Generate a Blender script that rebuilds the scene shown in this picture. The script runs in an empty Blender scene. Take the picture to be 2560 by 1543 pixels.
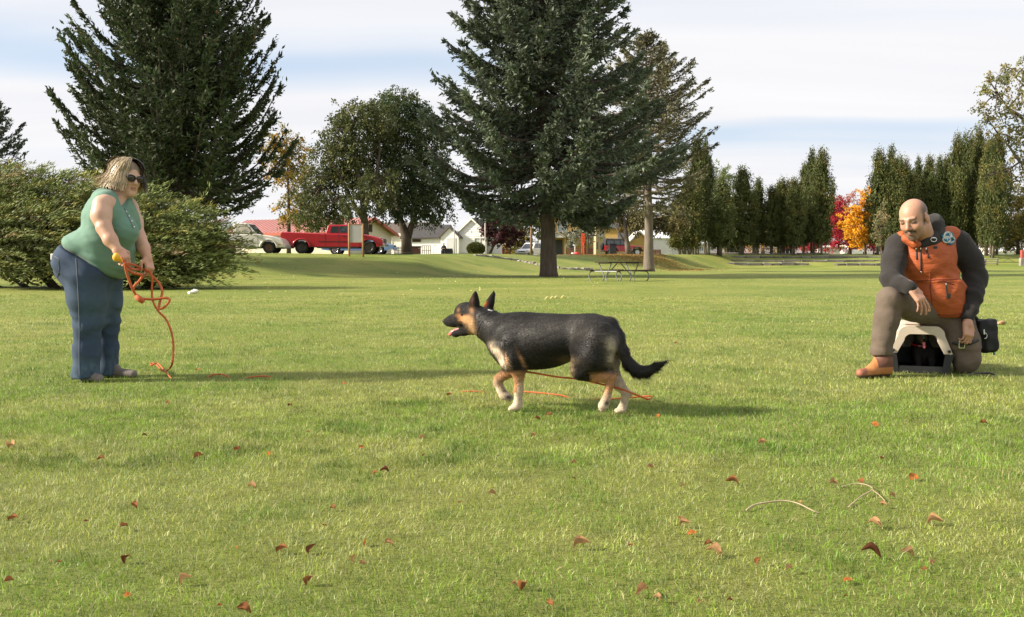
import bpy, bmesh, math, random
import numpy as np
from mathutils import Vector, Matrix

sc = bpy.context.scene
COL = sc.collection
R = math.radians
# ------------------------------------------------------------------ camera
F = 2300.0
CAMZ = 0.87
TH = math.atan(123 / F)
cam_d = bpy.data.cameras.new('camera')
cam = bpy.data.objects.new('camera', cam_d)
COL.objects.link(cam)
cam.location = (0, 0, CAMZ)
cam.rotation_euler = (math.pi / 2 - TH, 0, 0)
cam_d.sensor_width = 36
cam_d.lens = 36 * F / 2560
cam_d.clip_end = 6000
cam_d.clip_start = 0.05
sc.camera = cam
sc.render.resolution_x = 1024
sc.render.resolution_y = 617

# ------------------------------------------------------------------ light
SUN_EL = R(29)
SUN_AZ = R(176)        # direction towards the sun, measured from +X anticlockwise
to_sun = Vector((math.cos(SUN_AZ) * math.cos(SUN_EL), -abs(math.sin(R(7))) * math.cos(SUN_EL), math.sin(SUN_EL))).normalized()
sun_d = bpy.data.lights.new('sun', 'SUN')
sun_d.energy = 4.0
sun_d.angle = R(5)
sun_d.color = (1.0, 0.90, 0.75)
sun = bpy.data.objects.new('sun', sun_d)
COL.objects.link(sun)
sun.rotation_euler = to_sun.to_track_quat('Z', 'Y').to_euler()

sc.view_settings.view_transform = 'Standard'
sc.view_settings.look = 'None'
sc.view_settings.exposure = 1.22
sc.view_settings.gamma = 1
sc.view_settings.use_curve_mapping = False

world = bpy.data.worlds.new('World')
sc.world = world
world.use_nodes = True
wt = world.node_tree
wt.nodes.clear()


def wn(t, **kw):
    n = wt.nodes.new(t)
    for k, v in kw.items():
        setattr(n, k, v)
    return n


def wmath(op, a, b=None, c=None, clamp=False):
    n = wn('ShaderNodeMath', operation=op)
    n.use_clamp = clamp
    for i, v in enumerate((a, b, c)):
        if v is None:
            continue
        if isinstance(v, (int, float)):
            n.inputs[i].default_value = v
        else:
            wt.links.new(v, n.inputs[i])
    return n.outputs[0]


sky = wn('ShaderNodeTexSky', sky_type='NISHITA')
sky.sun_disc = False
sky.sun_elevation = SUN_EL
sky.sun_rotation = math.atan2(to_sun.x, to_sun.y)
sky.air_density = 1.0
sky.dust_density = 1.5
tc = wn('ShaderNodeTexCoord')
sep = wn('ShaderNodeSeparateXYZ')
wt.links.new(tc.outputs['Generated'], sep.inputs[0])
zz = wmath('MAXIMUM', sep.outputs[2], 0.0)
den = wmath('ADD', zz, 0.10)
u = wmath('DIVIDE', sep.outputs[0], den)
v = wmath('DIVIDE', sep.outputs[1], den)
cmb = wn('ShaderNodeCombineXYZ')
wt.links.new(wmath('MULTIPLY', u, 0.16), cmb.inputs[0])
wt.links.new(wmath('MULTIPLY_ADD', u, 0.10, v), cmb.inputs[1])
cmb.inputs[2].default_value = 3.7
nz = wn('ShaderNodeTexNoise')
nz.inputs['Scale'].default_value = 0.62
nz.inputs['Detail'].default_value = 4
nz.inputs['Roughness'].default_value = 0.46
nz.inputs['Distortion'].default_value = 0.3
wt.links.new(cmb.outputs[0], nz.inputs['Vector'])
ramp = wn('ShaderNodeValToRGB')
ramp.color_ramp.elements[0].position = 0.20
ramp.color_ramp.elements[0].color = (0.0, 0.0, 0.0, 1)
ramp.color_ramp.elements[1].position = 0.44
ramp.color_ramp.elements[1].color = (1, 1, 1, 1)
# two long gaps in the cloud sheet
def gap(c, s, a0, a1):
    zc = wmath('MULTIPLY_ADD', nz3.outputs['Fac'], 0.035, wmath('SUBTRACT', sep.outputs[2], c + 0.0175))
    q_ = wmath('DIVIDE', zc, s)
    g_ = wmath('EXPONENT', wmath('MULTIPLY', wmath('MULTIPLY', q_, q_), -1.0))
    az_ = wmath('DIVIDE', sep.outputs[0], wmath('MAXIMUM', sep.outputs[1], 0.05))
    mr_ = wn('ShaderNodeMapRange', interpolation_type='SMOOTHSTEP')
    mr_.inputs['From Min'].default_value = a0
    mr_.inputs['From Max'].default_value = a1
    wt.links.new(az_, mr_.inputs['Value'])
    return wmath('MULTIPLY', g_, mr_.outputs['Result'])


nz3 = wn('ShaderNodeTexNoise')
nz3.inputs['Scale'].default_value = 3.0
nz3.inputs['Detail'].default_value = 3
wt.links.new(tc.outputs['Generated'], nz3.inputs['Vector'])
gaps = wmath('ADD', wmath('MULTIPLY', gap(0.198, 0.026, 0.12, -0.05), 0.23), wmath('MULTIPLY', gap(0.134, 0.014, 0.05, 0.24), 0.20))
wt.links.new(wmath('SUBTRACT', nz.outputs['Fac'], gaps), ramp.inputs['Fac'])
# finer streaks that vary the thickness of the cloud sheet
cmb2 = wn('ShaderNodeCombineXYZ')
wt.links.new(wmath('MULTIPLY', u, 0.4), cmb2.inputs[0])
wt.links.new(wmath('MULTIPLY', v, 2.2), cmb2.inputs[1])
nz2 = wn('ShaderNodeTexNoise')
nz2.inputs['Scale'].default_value = 1.0
nz2.inputs['Detail'].default_value = 5
wt.links.new(cmb2.outputs[0], nz2.inputs['Vector'])
ccol = wn('ShaderNodeMix', data_type='RGBA')
wt.links.new(nz2.outputs['Fac'], ccol.inputs['Factor'])
ccol.inputs['A'].default_value = (3.9, 3.95, 4.2, 1)
ccol.inputs['B'].default_value = (4.9, 4.85, 4.85, 1)
thin = wn('ShaderNodeMix', data_type='RGBA')      # blue gaps are veiled by thin cirrus
thin.inputs['Factor'].default_value = 0.80
wt.links.new(sky.outputs[0], thin.inputs['A'])
thin.inputs['B'].default_value = (2.9, 3.45, 4.25, 1)
mx = wn('ShaderNodeMix', data_type='RGBA')
wt.links.new(ramp.outputs['Color'], mx.inputs['Factor'])
wt.links.new(thin.outputs['Result'], mx.inputs['A'])
wt.links.new(ccol.outputs['Result'], mx.inputs['B'])
bg = wn('ShaderNodeBackground')
bg.inputs['Strength'].default_value = 0.092
wt.links.new(mx.outputs['Result'], bg.inputs['Color'])
wo = wn('ShaderNodeOutputWorld')
wt.links.new(bg.outputs[0], wo.inputs['Surface'])


# ------------------------------------------------------------------ picture <-> place
def ray(px, py):
    xc = (px - 1280) / F
    yc = -(py - 771.5) / F
    return np.array([xc, math.cos(TH) + yc * math.sin(TH), -math.sin(TH) + yc * math.cos(TH)])


def P(px, py, Y):
    d = ray(px, py)
    return np.array([0, 0, CAMZ]) + d * (Y / d[1])


_t = [-0.75, -0.45, -0.30, -0.10, 0.04, 0.16, 0.20, 0.24, 0.60]
_foot = [34, 36, 37, 43, 57, 68, 80, 92, 92]
_crest = [50, 51, 51.5, 58, 78, 87, 98, 108, 108]
_top = [1.2, 1.2, 1.2, 1.22, 1.25, 1.3, 1.4, 1.45, 1.45]


def gz(x, y):
    x = np.asarray(x, float)
    y = np.asarray(y, float)
    t = x / np.maximum(y, 5.0)
    f = np.interp(t, _t, _foot)
    c = np.interp(t, _t, _crest)
    top = np.interp(t, _t, _top)
    s = np.clip((y - f) / (c - f), 0, 1)
    s = s * s * (3 - 2 * s)
    und = 0.015 * np.sin(x * 0.7 + 1.3) * np.sin(y * 0.55) + 0.03 * np.sin(x * 0.13 + y * 0.21)
    return top * s + und * np.clip((y - 9) / 10, 0, 1)


def ground(px, py):
    d = ray(px, py)
    ys = np.linspace(1.5, 160, 16000)
    zz_ = CAMZ + d[2] / d[1] * ys
    g = gz(d[0] / d[1] * ys, ys)
    i = np.argmax(zz_ < g) if (zz_ < g).any() else len(ys) - 1
    Y = ys[i]
    return np.array([d[0] / d[1] * Y, Y, float(g[i])])


def at(px, Y, dz=0.0):
    """point on the ground at picture column px and distance Y"""
    x = (px - 1280) / F * Y
    return np.array([x, Y, float(gz(x, Y)) + dz])


# ------------------------------------------------------------------ object helpers
def tag(o, label=None, cat=None, group=None, kind=None):
    if label:
        o['label'] = label
    if cat:
        o['category'] = cat
    if group:
        o['group'] = group
    if kind:
        o['kind'] = kind
    return o


def thing(name, label, cat, loc=(0, 0, 0), rz=0.0, group=None):
    o = bpy.data.objects.new(name, None)
    o.empty_display_size = 0.2
    COL.objects.link(o)
    o.location = [float(v) for v in loc]
    o.rotation_euler = (0, 0, rz)
    return tag(o, label, cat, group)


def dup(root, loc, rz=0.0, scale=None, label=None, group=None):
    r = root.copy()
    COL.objects.link(r)
    r.location = [float(v) for v in loc]
    r.rotation_euler = (0, 0, rz)
    if scale is not None:
        r.scale = scale
    if label:
        r['label'] = label
    if group:
        r['group'] = group
    for ch in list(root.children):
        c = ch.copy()
        COL.objects.link(c)
        c.parent = r
        for g in list(ch.children):
            d = g.copy()
            COL.objects.link(d)
            d.parent = c
    return r


def link(name, me, mats, parent=None):
    o = bpy.data.objects.new(name, me)
    COL.objects.link(o)
    if not isinstance(mats, (list, tuple)):
        mats = [mats]
    if not me.materials:
        for m in mats:
            me.materials.append(m)
    if parent is not None:
        o.parent = parent
    return o


def np_mesh(name, V, faces, mat, parent=None, col=None, smooth=False, org=None):
    """V (n,3); faces: (m,k) array or list of such arrays; col (n,3) point colours"""
    V = np.asarray(V, np.float32)
    if org is not None:
        V = V - np.asarray(org, np.float32)
    if not isinstance(faces, list):
        faces = [faces]
    faces = [np.asarray(f, np.int32) for f in faces if len(f)]
    me = bpy.data.meshes.new(name)
    me.vertices.add(len(V))
    me.vertices.foreach_set('co', V.ravel())
    nl = sum(f.size for f in faces)
    npoly = sum(len(f) for f in faces)
    me.loops.add(nl)
    me.loops.foreach_set('vertex_index', np.concatenate([f.ravel() for f in faces]))
    me.polygons.add(npoly)
    tot = np.concatenate([np.full(len(f), f.shape[1], np.int32) for f in faces])
    start = np.concatenate([[0], np.cumsum(tot)[:-1]]).astype(np.int32)
    me.polygons.foreach_set('loop_start', start)
    me.polygons.foreach_set('loop_total', tot)
    me.polygons.foreach_set('use_smooth', np.full(npoly, bool(smooth)))
    me.update(calc_edges=True)
    if col is not None:
        a = me.attributes.new('Col', 'FLOAT_COLOR', 'POINT')
        c4 = np.ones((len(V), 4), np.float32)
        c4[:, :3] = col
        a.data.foreach_set('color', c4.ravel())
    return link(name, me, mat, parent)


class MB:
    """collects simple shapes; build() links them as ONE mesh object"""

    def __init__(s):
        s.v, s.f, s.m = [], [], []

    def add(s, verts, faces, mi=0):
        n = len(s.v)
        s.v += [tuple(float(c) for c in p) for p in verts]
        s.f += [tuple(n + i for i in f) for f in faces]
        s.m += [mi] * len(faces)
        return s

    def box(s, c, d, rz=0.0, mi=0, M=None):
        x, y, z = d[0] / 2, d[1] / 2, d[2] / 2
        vs = [(-x, -y, -z), (x, -y, -z), (x, y, -z), (-x, y, -z), (-x, -y, z), (x, -y, z), (x, y, z), (-x, y, z)]
        if M is None:
            M = Matrix.Rotation(rz, 3, 'Z')
        vs = [Vector(c) + M @ Vector(p) for p in vs]
        return s.add(vs, [(3, 2, 1, 0), (4, 5, 6, 7), (0, 1, 5, 4), (1, 2, 6, 5), (2, 3, 7, 6), (3, 0, 4, 7)], mi)

    def prism(s, poly, a, b, axis='y', mi=0):
        """poly: 2-D outline, extruded from a to b along axis"""
        n = len(poly)

        def pt(p, t):
            return {'y': (p[0], t, p[1]), 'x': (t, p[0], p[1]), 'z': (p[0], p[1], t)}[axis]
        vs = [pt(p, a) for p in poly] + [pt(p, b) for p in poly]
        fs = [tuple(range(n)), tuple(range(2 * n - 1, n - 1, -1))]
        fs += [(i, n + i, n + (i + 1) % n, (i + 1) % n) for i in range(n)]
        return s.add(vs, fs, mi)

    def tube(s, pts, rad, n=8, mi=0, caps=True):
        pts = [Vector([float(c) for c in p]) for p in pts]
        if isinstance(rad, (int, float)):
            rad = [rad] * len(pts)
        rings = []
        prev = None
        for i, p in enumerate(pts):
            t = (pts[min(i + 1, len(pts) - 1)] - pts[max(i - 1, 0)])
            t = t.normalized() if t.length > 1e-9 else Vector((0, 0, 1))
            if prev is None:
                ref = Vector((0, 0, 1)) if abs(t.z) < 0.9 else Vector((1, 0, 0))
                a = t.cross(ref).normalized()
            else:
                a = (prev - t * prev.dot(t))
                a = a.normalized() if a.length > 1e-6 else t.orthogonal().normalized()
            prev = a
            b = t.cross(a)
            rings.append([p + (a * math.cos(k * 2 * math.pi / n) + b * math.sin(k * 2 * math.pi / n)) * rad[i] for k in range(n)])
        vs = [q for r in rings for q in r]
        fs = []
        for i in range(len(pts) - 1):
            for k in range(n):
                fs.append((i * n + k, i * n + (k + 1) % n, (i + 1) * n + (k + 1) % n, (i + 1) * n + k))
        if caps:
            fs.append(tuple(range(n - 1, -1, -1)))
            fs.append(tuple(range((len(pts) - 1) * n, len(pts) * n)))
        return s.add(vs, fs, mi)

    def cyl(s, a, b, r, n=14, mi=0, r2=None):
        return s.tube([a, b], [r, r if r2 is None else r2], n, mi)

    def ell(s, c, r, n=14, m=9, mi=0, M=None):
        vs, fs = [], []
        for i in range(m + 1):
            th = math.pi * i / m
            for k in range(n):
                ph = 2 * math.pi * k / n
                p = Vector((r[0] * math.sin(th) * math.cos(ph), r[1] * math.sin(th) * math.sin(ph), r[2] * math.cos(th)))
                if M is not None:
                    p = M @ p
                vs.append(Vector([float(q) for q in c]) + p)
        for i in range(m):
            for k in range(n):
                fs.append((i * n + k, (i + 1) * n + k, (i + 1) * n + (k + 1) % n, i * n + (k + 1) % n))
        return s.add(vs, fs, mi)

    def lathe(s, prof, c=(0, 0, 0), n=20, axis='y', mi=0):
        """prof: (radius, offset along axis)"""
        vs, fs = [], []
        for r, o in prof:
            for k in range(n):
                a = 2 * math.pi * k / n
                q = {'y': (r * math.cos(a), o, r * math.sin(a)), 'z': (r * math.cos(a), r * math.sin(a), o), 'x': (o, r * math.cos(a), r * math.sin(a))}[axis]
                vs.append((c[0] + q[0], c[1] + q[1], c[2] + q[2]))
        for i in range(len(prof) - 1):
            for k in range(n):
                fs.append((i * n + k, i * n + (k + 1) % n, (i + 1) * n + (k + 1) % n, (i + 1) * n + k))
        return s.add(vs, fs, mi)

    def build(s, name, mats, parent=None, smooth=False, bevel=0.0, org=None, seg=2, recalc=True):
        me = bpy.data.meshes.new(name)
        vs = s.v if org is None else [(p[0] - org[0], p[1] - org[1], p[2] - org[2]) for p in s.v]
        me.from_pydata(vs, [], s.f)
        if len(set(s.m)) > 1:
            me.polygons.foreach_set('material_index', s.m)
        if recalc:
            bm = bmesh.new()
            bm.from_mesh(me)
            bmesh.ops.remove_doubles(bm, verts=bm.verts, dist=1e-5)
            bmesh.ops.recalc_face_normals(bm, faces=bm.faces)
            bm.to_mesh(me)
            bm.free()
        if smooth:
            me.polygons.foreach_set('use_smooth', [True] * len(me.polygons))
        o = link(name, me, mats, parent)
        if bevel:
            b = o.modifiers.new('bevel', 'BEVEL')
            b.width = bevel
            b.segments = seg
            b.limit_method = 'ANGLE'
            b.angle_limit = R(35)
            b.use_clamp_overlap = True
        return o


# ------------------------------------------------------------------ materials
def mat(name, color, rough=0.6, var=0.0, scale=8.0, bump=0.0, bscale=None, metal=0.0, spec=None, coat=0.0, col2=None,
        attr=False, transl=0.0, stretch=None, obj_random=0.0, sheen=0.0, sss=0.0, alpha=None, trans=0.0):
    m = bpy.data.materials.new(name)
    m.use_nodes = True
    nt = m.node_tree
    b = nt.nodes['Principled BSDF']
    b.inputs['Roughness'].default_value = rough
    b.inputs['Metallic'].default_value = metal
    if spec is not None:
        b.inputs['Specular IOR Level'].default_value = spec
    if coat:
        b.inputs['Coat Weight'].default_value = coat
        b.inputs['Coat Roughness'].default_value = 0.06
    if sheen:
        b.inputs['Sheen Weight'].default_value = sheen
    if sss:
        b.inputs['Subsurface Weight'].default_value = sss
        b.inputs['Subsurface Radius'].default_value = (0.02, 0.008, 0.004)
        b.inputs['Subsurface Scale'].default_value = 0.5
    if trans:
        b.inputs['Transmission Weight'].default_value = trans
    base = (*color, 1)
    b.inputs['Base Color'].default_value = base
    src = None
    co = nt.nodes.new('ShaderNodeTexCoord')
    vec = co.outputs['Object']
    if stretch:
        mp = nt.nodes.new('ShaderNodeMapping')
        mp.inputs['Scale'].default_value = stretch
        nt.links.new(vec, mp.inputs['Vector'])
        vec = mp.outputs['Vector']
    if attr:
        an = nt.nodes.new('ShaderNodeAttribute')
        an.attribute_name = 'Col'
        src = an.outputs['Color']
    if var or col2:
        n = nt.nodes.new('ShaderNodeTexNoise')
        n.inputs['Scale'].default_value = scale
        n.inputs['Detail'].default_value = 5
        n.inputs['Roughness'].default_value = 0.6
        nt.links.new(vec, n.inputs['Vector'])
        if col2:
            rp = nt.nodes.new('ShaderNodeValToRGB')
            rp.color_ramp.elements[0].position = 0.38
            rp.color_ramp.elements[1].position = 0.62
            nt.links.new(n.outputs['Fac'], rp.inputs['Fac'])
            mxx = nt.nodes.new('ShaderNodeMix')
            mxx.data_type = 'RGBA'
            nt.links.new(rp.outputs['Color'], mxx.inputs['Factor'])
            mxx.inputs['A'].default_value = base
            mxx.inputs['B'].default_value = (*col2, 1)
            if src is not None:
                nt.links.new(src, mxx.inputs['A'])
            src = mxx.outputs['Result']
        if var:
            mr = nt.nodes.new('ShaderNodeMapRange')
            mr.inputs['From Min'].default_value = 0.25
            mr.inputs['From Max'].default_value = 0.75
            mr.inputs['To Min'].default_value = 1 - var
            mr.inputs['To Max'].default_value = 1 + var
            nt.links.new(n.outputs['Fac'], mr.inputs['Value'])
            hv = nt.nodes.new('ShaderNodeHueSaturation')
            nt.links.new(mr.outputs['Result'], hv.inputs['Value'])
            hv.inputs['Color'].default_value = base
            if src is not None:
                nt.links.new(src, hv.inputs['Color'])
            src = hv.outputs['Color']
    if obj_random:
        oi = nt.nodes.new('ShaderNodeObjectInfo')
        mr = nt.nodes.new('ShaderNodeMapRange')
        mr.inputs['To Min'].default_value = 1 - obj_random
        mr.inputs['To Max'].default_value = 1 + obj_random
        nt.links.new(oi.outputs['Random'], mr.inputs['Value'])
        hv = nt.nodes.new('ShaderNodeHueSaturation')
        nt.links.new(mr.outputs['Result'], hv.inputs['Value'])
        hv.inputs['Color'].default_value = base
        if src is not None:
            nt.links.new(src, hv.inputs['Color'])
        src = hv.outputs['Color']
    if src is not None:
        nt.links.new(src, b.inputs['Base Color'])
    if bump:
        n2 = nt.nodes.new('ShaderNodeTexNoise')
        n2.inputs['Scale'].default_value = bscale or scale
        n2.inputs['Detail'].default_value = 6
        nt.links.new(vec, n2.inputs['Vector'])
        bp = nt.nodes.new('ShaderNodeBump')
        bp.inputs['Strength'].default_value = bump
        bp.inputs['Distance'].default_value = 0.02
        nt.links.new(n2.outputs['Fac'], bp.inputs['Height'])
        nt.links.new(bp.outputs['Normal'], b.inputs['Normal'])
    if transl:
        tr = nt.nodes.new('ShaderNodeBsdfTranslucent')
        if src is not None:
            nt.links.new(src, tr.inputs['Color'])
        else:
            tr.inputs['Color'].default_value = base
        ms = nt.nodes.new('ShaderNodeMixShader')
        ms.inputs['Fac'].default_value = transl
        nt.links.new(b.outputs[0], ms.inputs[1])
        nt.links.new(tr.outputs[0], ms.inputs[2])
        nt.links.new(ms.outputs[0], nt.nodes['Material Output'].inputs['Surface'])
    return m


# ------------------------------------------------------------------ implicit surfaces (for bodies and clothing)
class SDF:
    def __init__(s, lo, hi, h):
        s.lo = np.array(lo, np.float32)
        s.h = float(h)
        s.n = np.ceil((np.array(hi) - np.array(lo)) / h).astype(int) + 1
        s.d = np.full(tuple(s.n), 1.0, np.float32)

    def sl(s, lo, hi):
        a = np.clip(np.floor((np.array(lo) - s.lo) / s.h).astype(int), 0, s.n - 1)
        b = np.clip(np.ceil((np.array(hi) - s.lo) / s.h).astype(int) + 1, 1, s.n)
        S = tuple(slice(int(i), int(j)) for i, j in zip(a, b))
        g = [(s.lo[i] + s.h * np.arange(a[i], b[i])).astype(np.float32) for i in range(3)]
        return S, g[0][:, None, None], g[1][None, :, None], g[2][None, None, :]

    def comb(s, S, b, k, mode):
        a = s.d[S]
        if a.size == 0:
            return
        if mode == 'u':
            if k > 0:
                hh = np.maximum(k - np.abs(a - b), 0) / k
                s.d[S] = np.minimum(a, b) - hh * hh * (k * 0.25)
            else:
                s.d[S] = np.minimum(a, b)
        else:
            b = -b
            if k > 0:
                hh = np.maximum(k - np.abs(a - b), 0) / k
                s.d[S] = np.maximum(a, b) + hh * hh * (k * 0.25)
            else:
                s.d[S] = np.maximum(a, b)

    def cone(s, a, b, ra, rb, k=0.02, mode='u'):
        a = np.array(a, np.float32)
        b = np.array(b, np.float32)
        m = max(ra, rb) + k + 3 * s.h
        S, x, y, z = s.sl(np.minimum(a, b) - m, np.maximum(a, b) + m)
        ab = b - a
        L2 = float(ab @ ab) + 1e-12
        t = np.clip(((x - a[0]) * ab[0] + (y - a[1]) * ab[1] + (z - a[2]) * ab[2]) / L2, 0, 1)
        d = np.sqrt((x - a[0] - t * ab[0]) ** 2 + (y - a[1] - t * ab[1]) ** 2 + (z - a[2] - t * ab[2]) ** 2) - (ra + t * (rb - ra))
        s.comb(S, d, k, mode)
        return s

    def chain(s, pts, rads, k=0.02, mode='u'):
        for i in range(len(pts) - 1):
            s.cone(pts[i], pts[i + 1], rads[i], rads[i + 1], k, mode)
        return s

    def ell(s, c, r, M=None, k=0.02, mode='u'):
        c = np.array(c, np.float32)
        r = np.array(r, np.float32)
        m = (float(r.max()) if M is not None else r) + k + 3 * s.h
        S, x, y, z = s.sl(c - m, c + m)
        X, Y, Z = x - c[0], y - c[1], z - c[2]
        if M is not None:
            M = np.array(M, np.float32)
            X, Y, Z = (M[0, 0] * X + M[1, 0] * Y + M[2, 0] * Z, M[0, 1] * X + M[1, 1] * Y + M[2, 1] * Z, M[0, 2] * X + M[1, 2] * Y + M[2, 2] * Z)
        k0 = np.sqrt((X / r[0]) ** 2 + (Y / r[1]) ** 2 + (Z / r[2]) ** 2)
        k1 = np.sqrt((X / r[0] ** 2) ** 2 + (Y / r[1] ** 2) ** 2 + (Z / r[2] ** 2) ** 2) + 1e-9
        s.comb(S, k0 * (k0 - 1) / k1, k, mode)
        return s

    def rbox(s, c, half, M=None, rr=0.02, k=0.02, mode='u'):
        c = np.array(c, np.float32)
        half = np.array(half, np.float32)
        m = float(np.linalg.norm(half)) + k + 3 * s.h
        S, x, y, z = s.sl(c - m, c + m)
        X, Y, Z = x - c[0], y - c[1], z - c[2]
        if M is not None:
            M = np.array(M, np.float32)
            X, Y, Z = (M[0, 0] * X + M[1, 0] * Y + M[2, 0] * Z, M[0, 1] * X + M[1, 1] * Y + M[2, 1] * Z, M[0, 2] * X + M[1, 2] * Y + M[2, 2] * Z)
        qx, qy, qz = np.abs(X) - half[0] + rr, np.abs(Y) - half[1] + rr, np.abs(Z) - half[2] + rr
        d = np.sqrt(np.maximum(qx, 0) ** 2 + np.maximum(qy, 0) ** 2 + np.maximum(qz, 0) ** 2) + np.minimum(np.maximum(np.maximum(qx, qy), qz), 0) - rr
        s.comb(S, d, k, mode)
        return s

    def plane(s, p, nrm, k=0.0):
        """cuts away the side the normal points to"""
        p = np.array(p, np.float32)
        nrm = np.array(nrm, np.float32)
        nrm = nrm / np.linalg.norm(nrm)
        S, x, y, z = s.sl(s.lo, s.lo + s.h * s.n)
        d = (x - p[0]) * nrm[0] + (y - p[1]) * nrm[1] + (z - p[2]) * nrm[2]
        s.d = np.maximum(s.d, d).astype(np.float32)
        return s

    def ripple(s, fn):
        """adds a displacement fn(x,y,z) near the surface"""
        idx = np.argwhere(np.abs(s.d) < 4 * s.h)
        p = s.lo + s.h * idx
        s.d[idx[:, 0], idx[:, 1], idx[:, 2]] += fn(p[:, 0], p[:, 1], p[:, 2]).astype(np.float32)
        return s

    def mesh(s, smooth=1):
        d = s.d
        neg = d < 0
        c = np.zeros(tuple(s.n - 1), np.uint8)
        offs = [(i, j, k) for i in (0, 1) for j in (0, 1) for k in (0, 1)]
        nx, ny, nz_ = s.n - 1
        for i, j, k in offs:
            c += neg[i:i + nx, j:j + ny, k:k + nz_]
        act = np.argwhere((c > 0) & (c < 8))
        vid = np.full(tuple(s.n - 1), -1, np.int32)
        vid[act[:, 0], act[:, 1], act[:, 2]] = np.arange(len(act))
        vals = np.stack([d[act[:, 0] + i, act[:, 1] + j, act[:, 2] + k] for i, j, k in offs], 1)
        acc = np.zeros((len(act), 3), np.float32)
        cnt = np.zeros(len(act), np.float32)
        for a in range(8):
            for b in range(a + 1, 8):
                oa, ob = np.array(offs[a]), np.array(offs[b])
                if np.abs(oa - ob).sum() != 1:
                    continue
                va, vb = vals[:, a], vals[:, b]
                m = (va < 0) != (vb < 0)
                t = np.where(m, va / np.where(m, va - vb, 1), 0)
                pt = oa[None] + t[:, None] * (ob - oa)[None]
                acc += np.where(m[:, None], pt, 0)
                cnt += m
        V = s.lo + s.h * (act + acc / np.maximum(cnt, 1)[:, None])
        Q = []
        for ax in range(3):
            o1, o2 = [(1, 2), (2, 0), (0, 1)][ax]
            sl0 = [slice(None)] * 3
            sl1 = [slice(None)] * 3
            sl0[ax] = slice(0, -1)
            sl1[ax] = slice(1, None)
            n0, n1 = neg[tuple(sl0)], neg[tuple(sl1)]
            e = np.argwhere(n0 != n1)
            ok = np.ones(len(e), bool)
            for o in (o1, o2):
                ok &= (e[:, o] > 0) & (e[:, o] < s.n[o] - 1)
            e = e[ok]
            flip = n0[e[:, 0], e[:, 1], e[:, 2]]
            u1 = np.zeros(3, int)
            u2 = np.zeros(3, int)
            u1[o1] = 1
            u2[o2] = 1
            q = np.stack([vid[tuple((e - u1 - u2).T)], vid[tuple((e - u2).T)], vid[tuple(e.T)], vid[tuple((e - u1).T)]], 1)
            q = np.where(flip[:, None], q, q[:, ::-1])
            Q.append(q)
        Q = np.concatenate(Q)
        Q = Q[(Q >= 0).all(1)]
        for _ in range(smooth):
            acc = np.zeros_like(V)
            cnt = np.zeros(len(V), np.float32)
            for a in range(4):
                i, j = Q[:, a], Q[:, (a + 1) % 4]
                for dd in range(3):
                    acc[:, dd] += np.bincount(i, V[j, dd], len(V)) + np.bincount(j, V[i, dd], len(V))
                cnt += np.bincount(i, minlength=len(V)) + np.bincount(j, minlength=len(V))
            V = V * 0.45 + 0.55 * acc / np.maximum(cnt, 1)[:, None]
        return V.astype(np.float32), Q


def vnormals(V, Q):
    n = np.zeros_like(V)
    a, b, c, d = V[Q[:, 0]], V[Q[:, 1]], V[Q[:, 2]], V[Q[:, 3]]
    fn = np.cross(c - a, d - b)
    for i in range(4):
        for dd in range(3):
            n[:, dd] += np.bincount(Q[:, i], fn[:, dd], len(V))
    return n / (np.linalg.norm(n, axis=1, keepdims=True) + 1e-9)


def vnoise(x, y, seed=0, s=1.0):
    """smooth value noise in the plane, 0..1"""
    rg = np.random.default_rng(seed)
    T = rg.random((64, 64))
    x = np.asarray(x) / s + 1000.37
    y = np.asarray(y) / s + 1000.71
    xi, yi = np.floor(x).astype(int), np.floor(y).astype(int)
    fx, fy = x - xi, y - yi
    fx = fx * fx * (3 - 2 * fx)
    fy = fy * fy * (3 - 2 * fy)
    g = lambda i, j: T[(xi + i) % 64, (yi + j) % 64]
    return (g(0, 0) * (1 - fx) + g(1, 0) * fx) * (1 - fy) + (g(0, 1) * (1 - fx) + g(1, 1) * fx) * fy


def leaves(c, u, l, w, rng, flat=None):
    """diamond leaves: centre c, axis u, length l, width w -> V (4n,3), Q (n,4)"""
    n = len(c)
    u = u / (np.linalg.norm(u, axis=1, keepdims=True) + 1e-9)
    r = rng.normal(size=(n, 3))
    if flat is not None:
        r = r * (1 - flat) + np.array([0, 0, 1.0]) * flat * 2
    s = np.cross(u, r)
    s /= (np.linalg.norm(s, axis=1, keepdims=True) + 1e-9)
    l = np.broadcast_to(np.asarray(l, float), (n,))[:, None]
    w = np.broadcast_to(np.asarray(w, float), (n,))[:, None]
    V = np.empty((n, 4, 3), np.float32)
    V[:, 0] = c - u * l * 0.5
    V[:, 1] = c + s * w * 0.5 - u * l * 0.06
    V[:, 2] = c + u * l * 0.5
    V[:, 3] = c - s * w * 0.5 - u * l * 0.06
    return V.reshape(-1, 3), np.arange(4 * n, dtype=np.int32).reshape(n, 4)
# ================================================================== SETTING
rng = np.random.default_rng(5)

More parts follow.
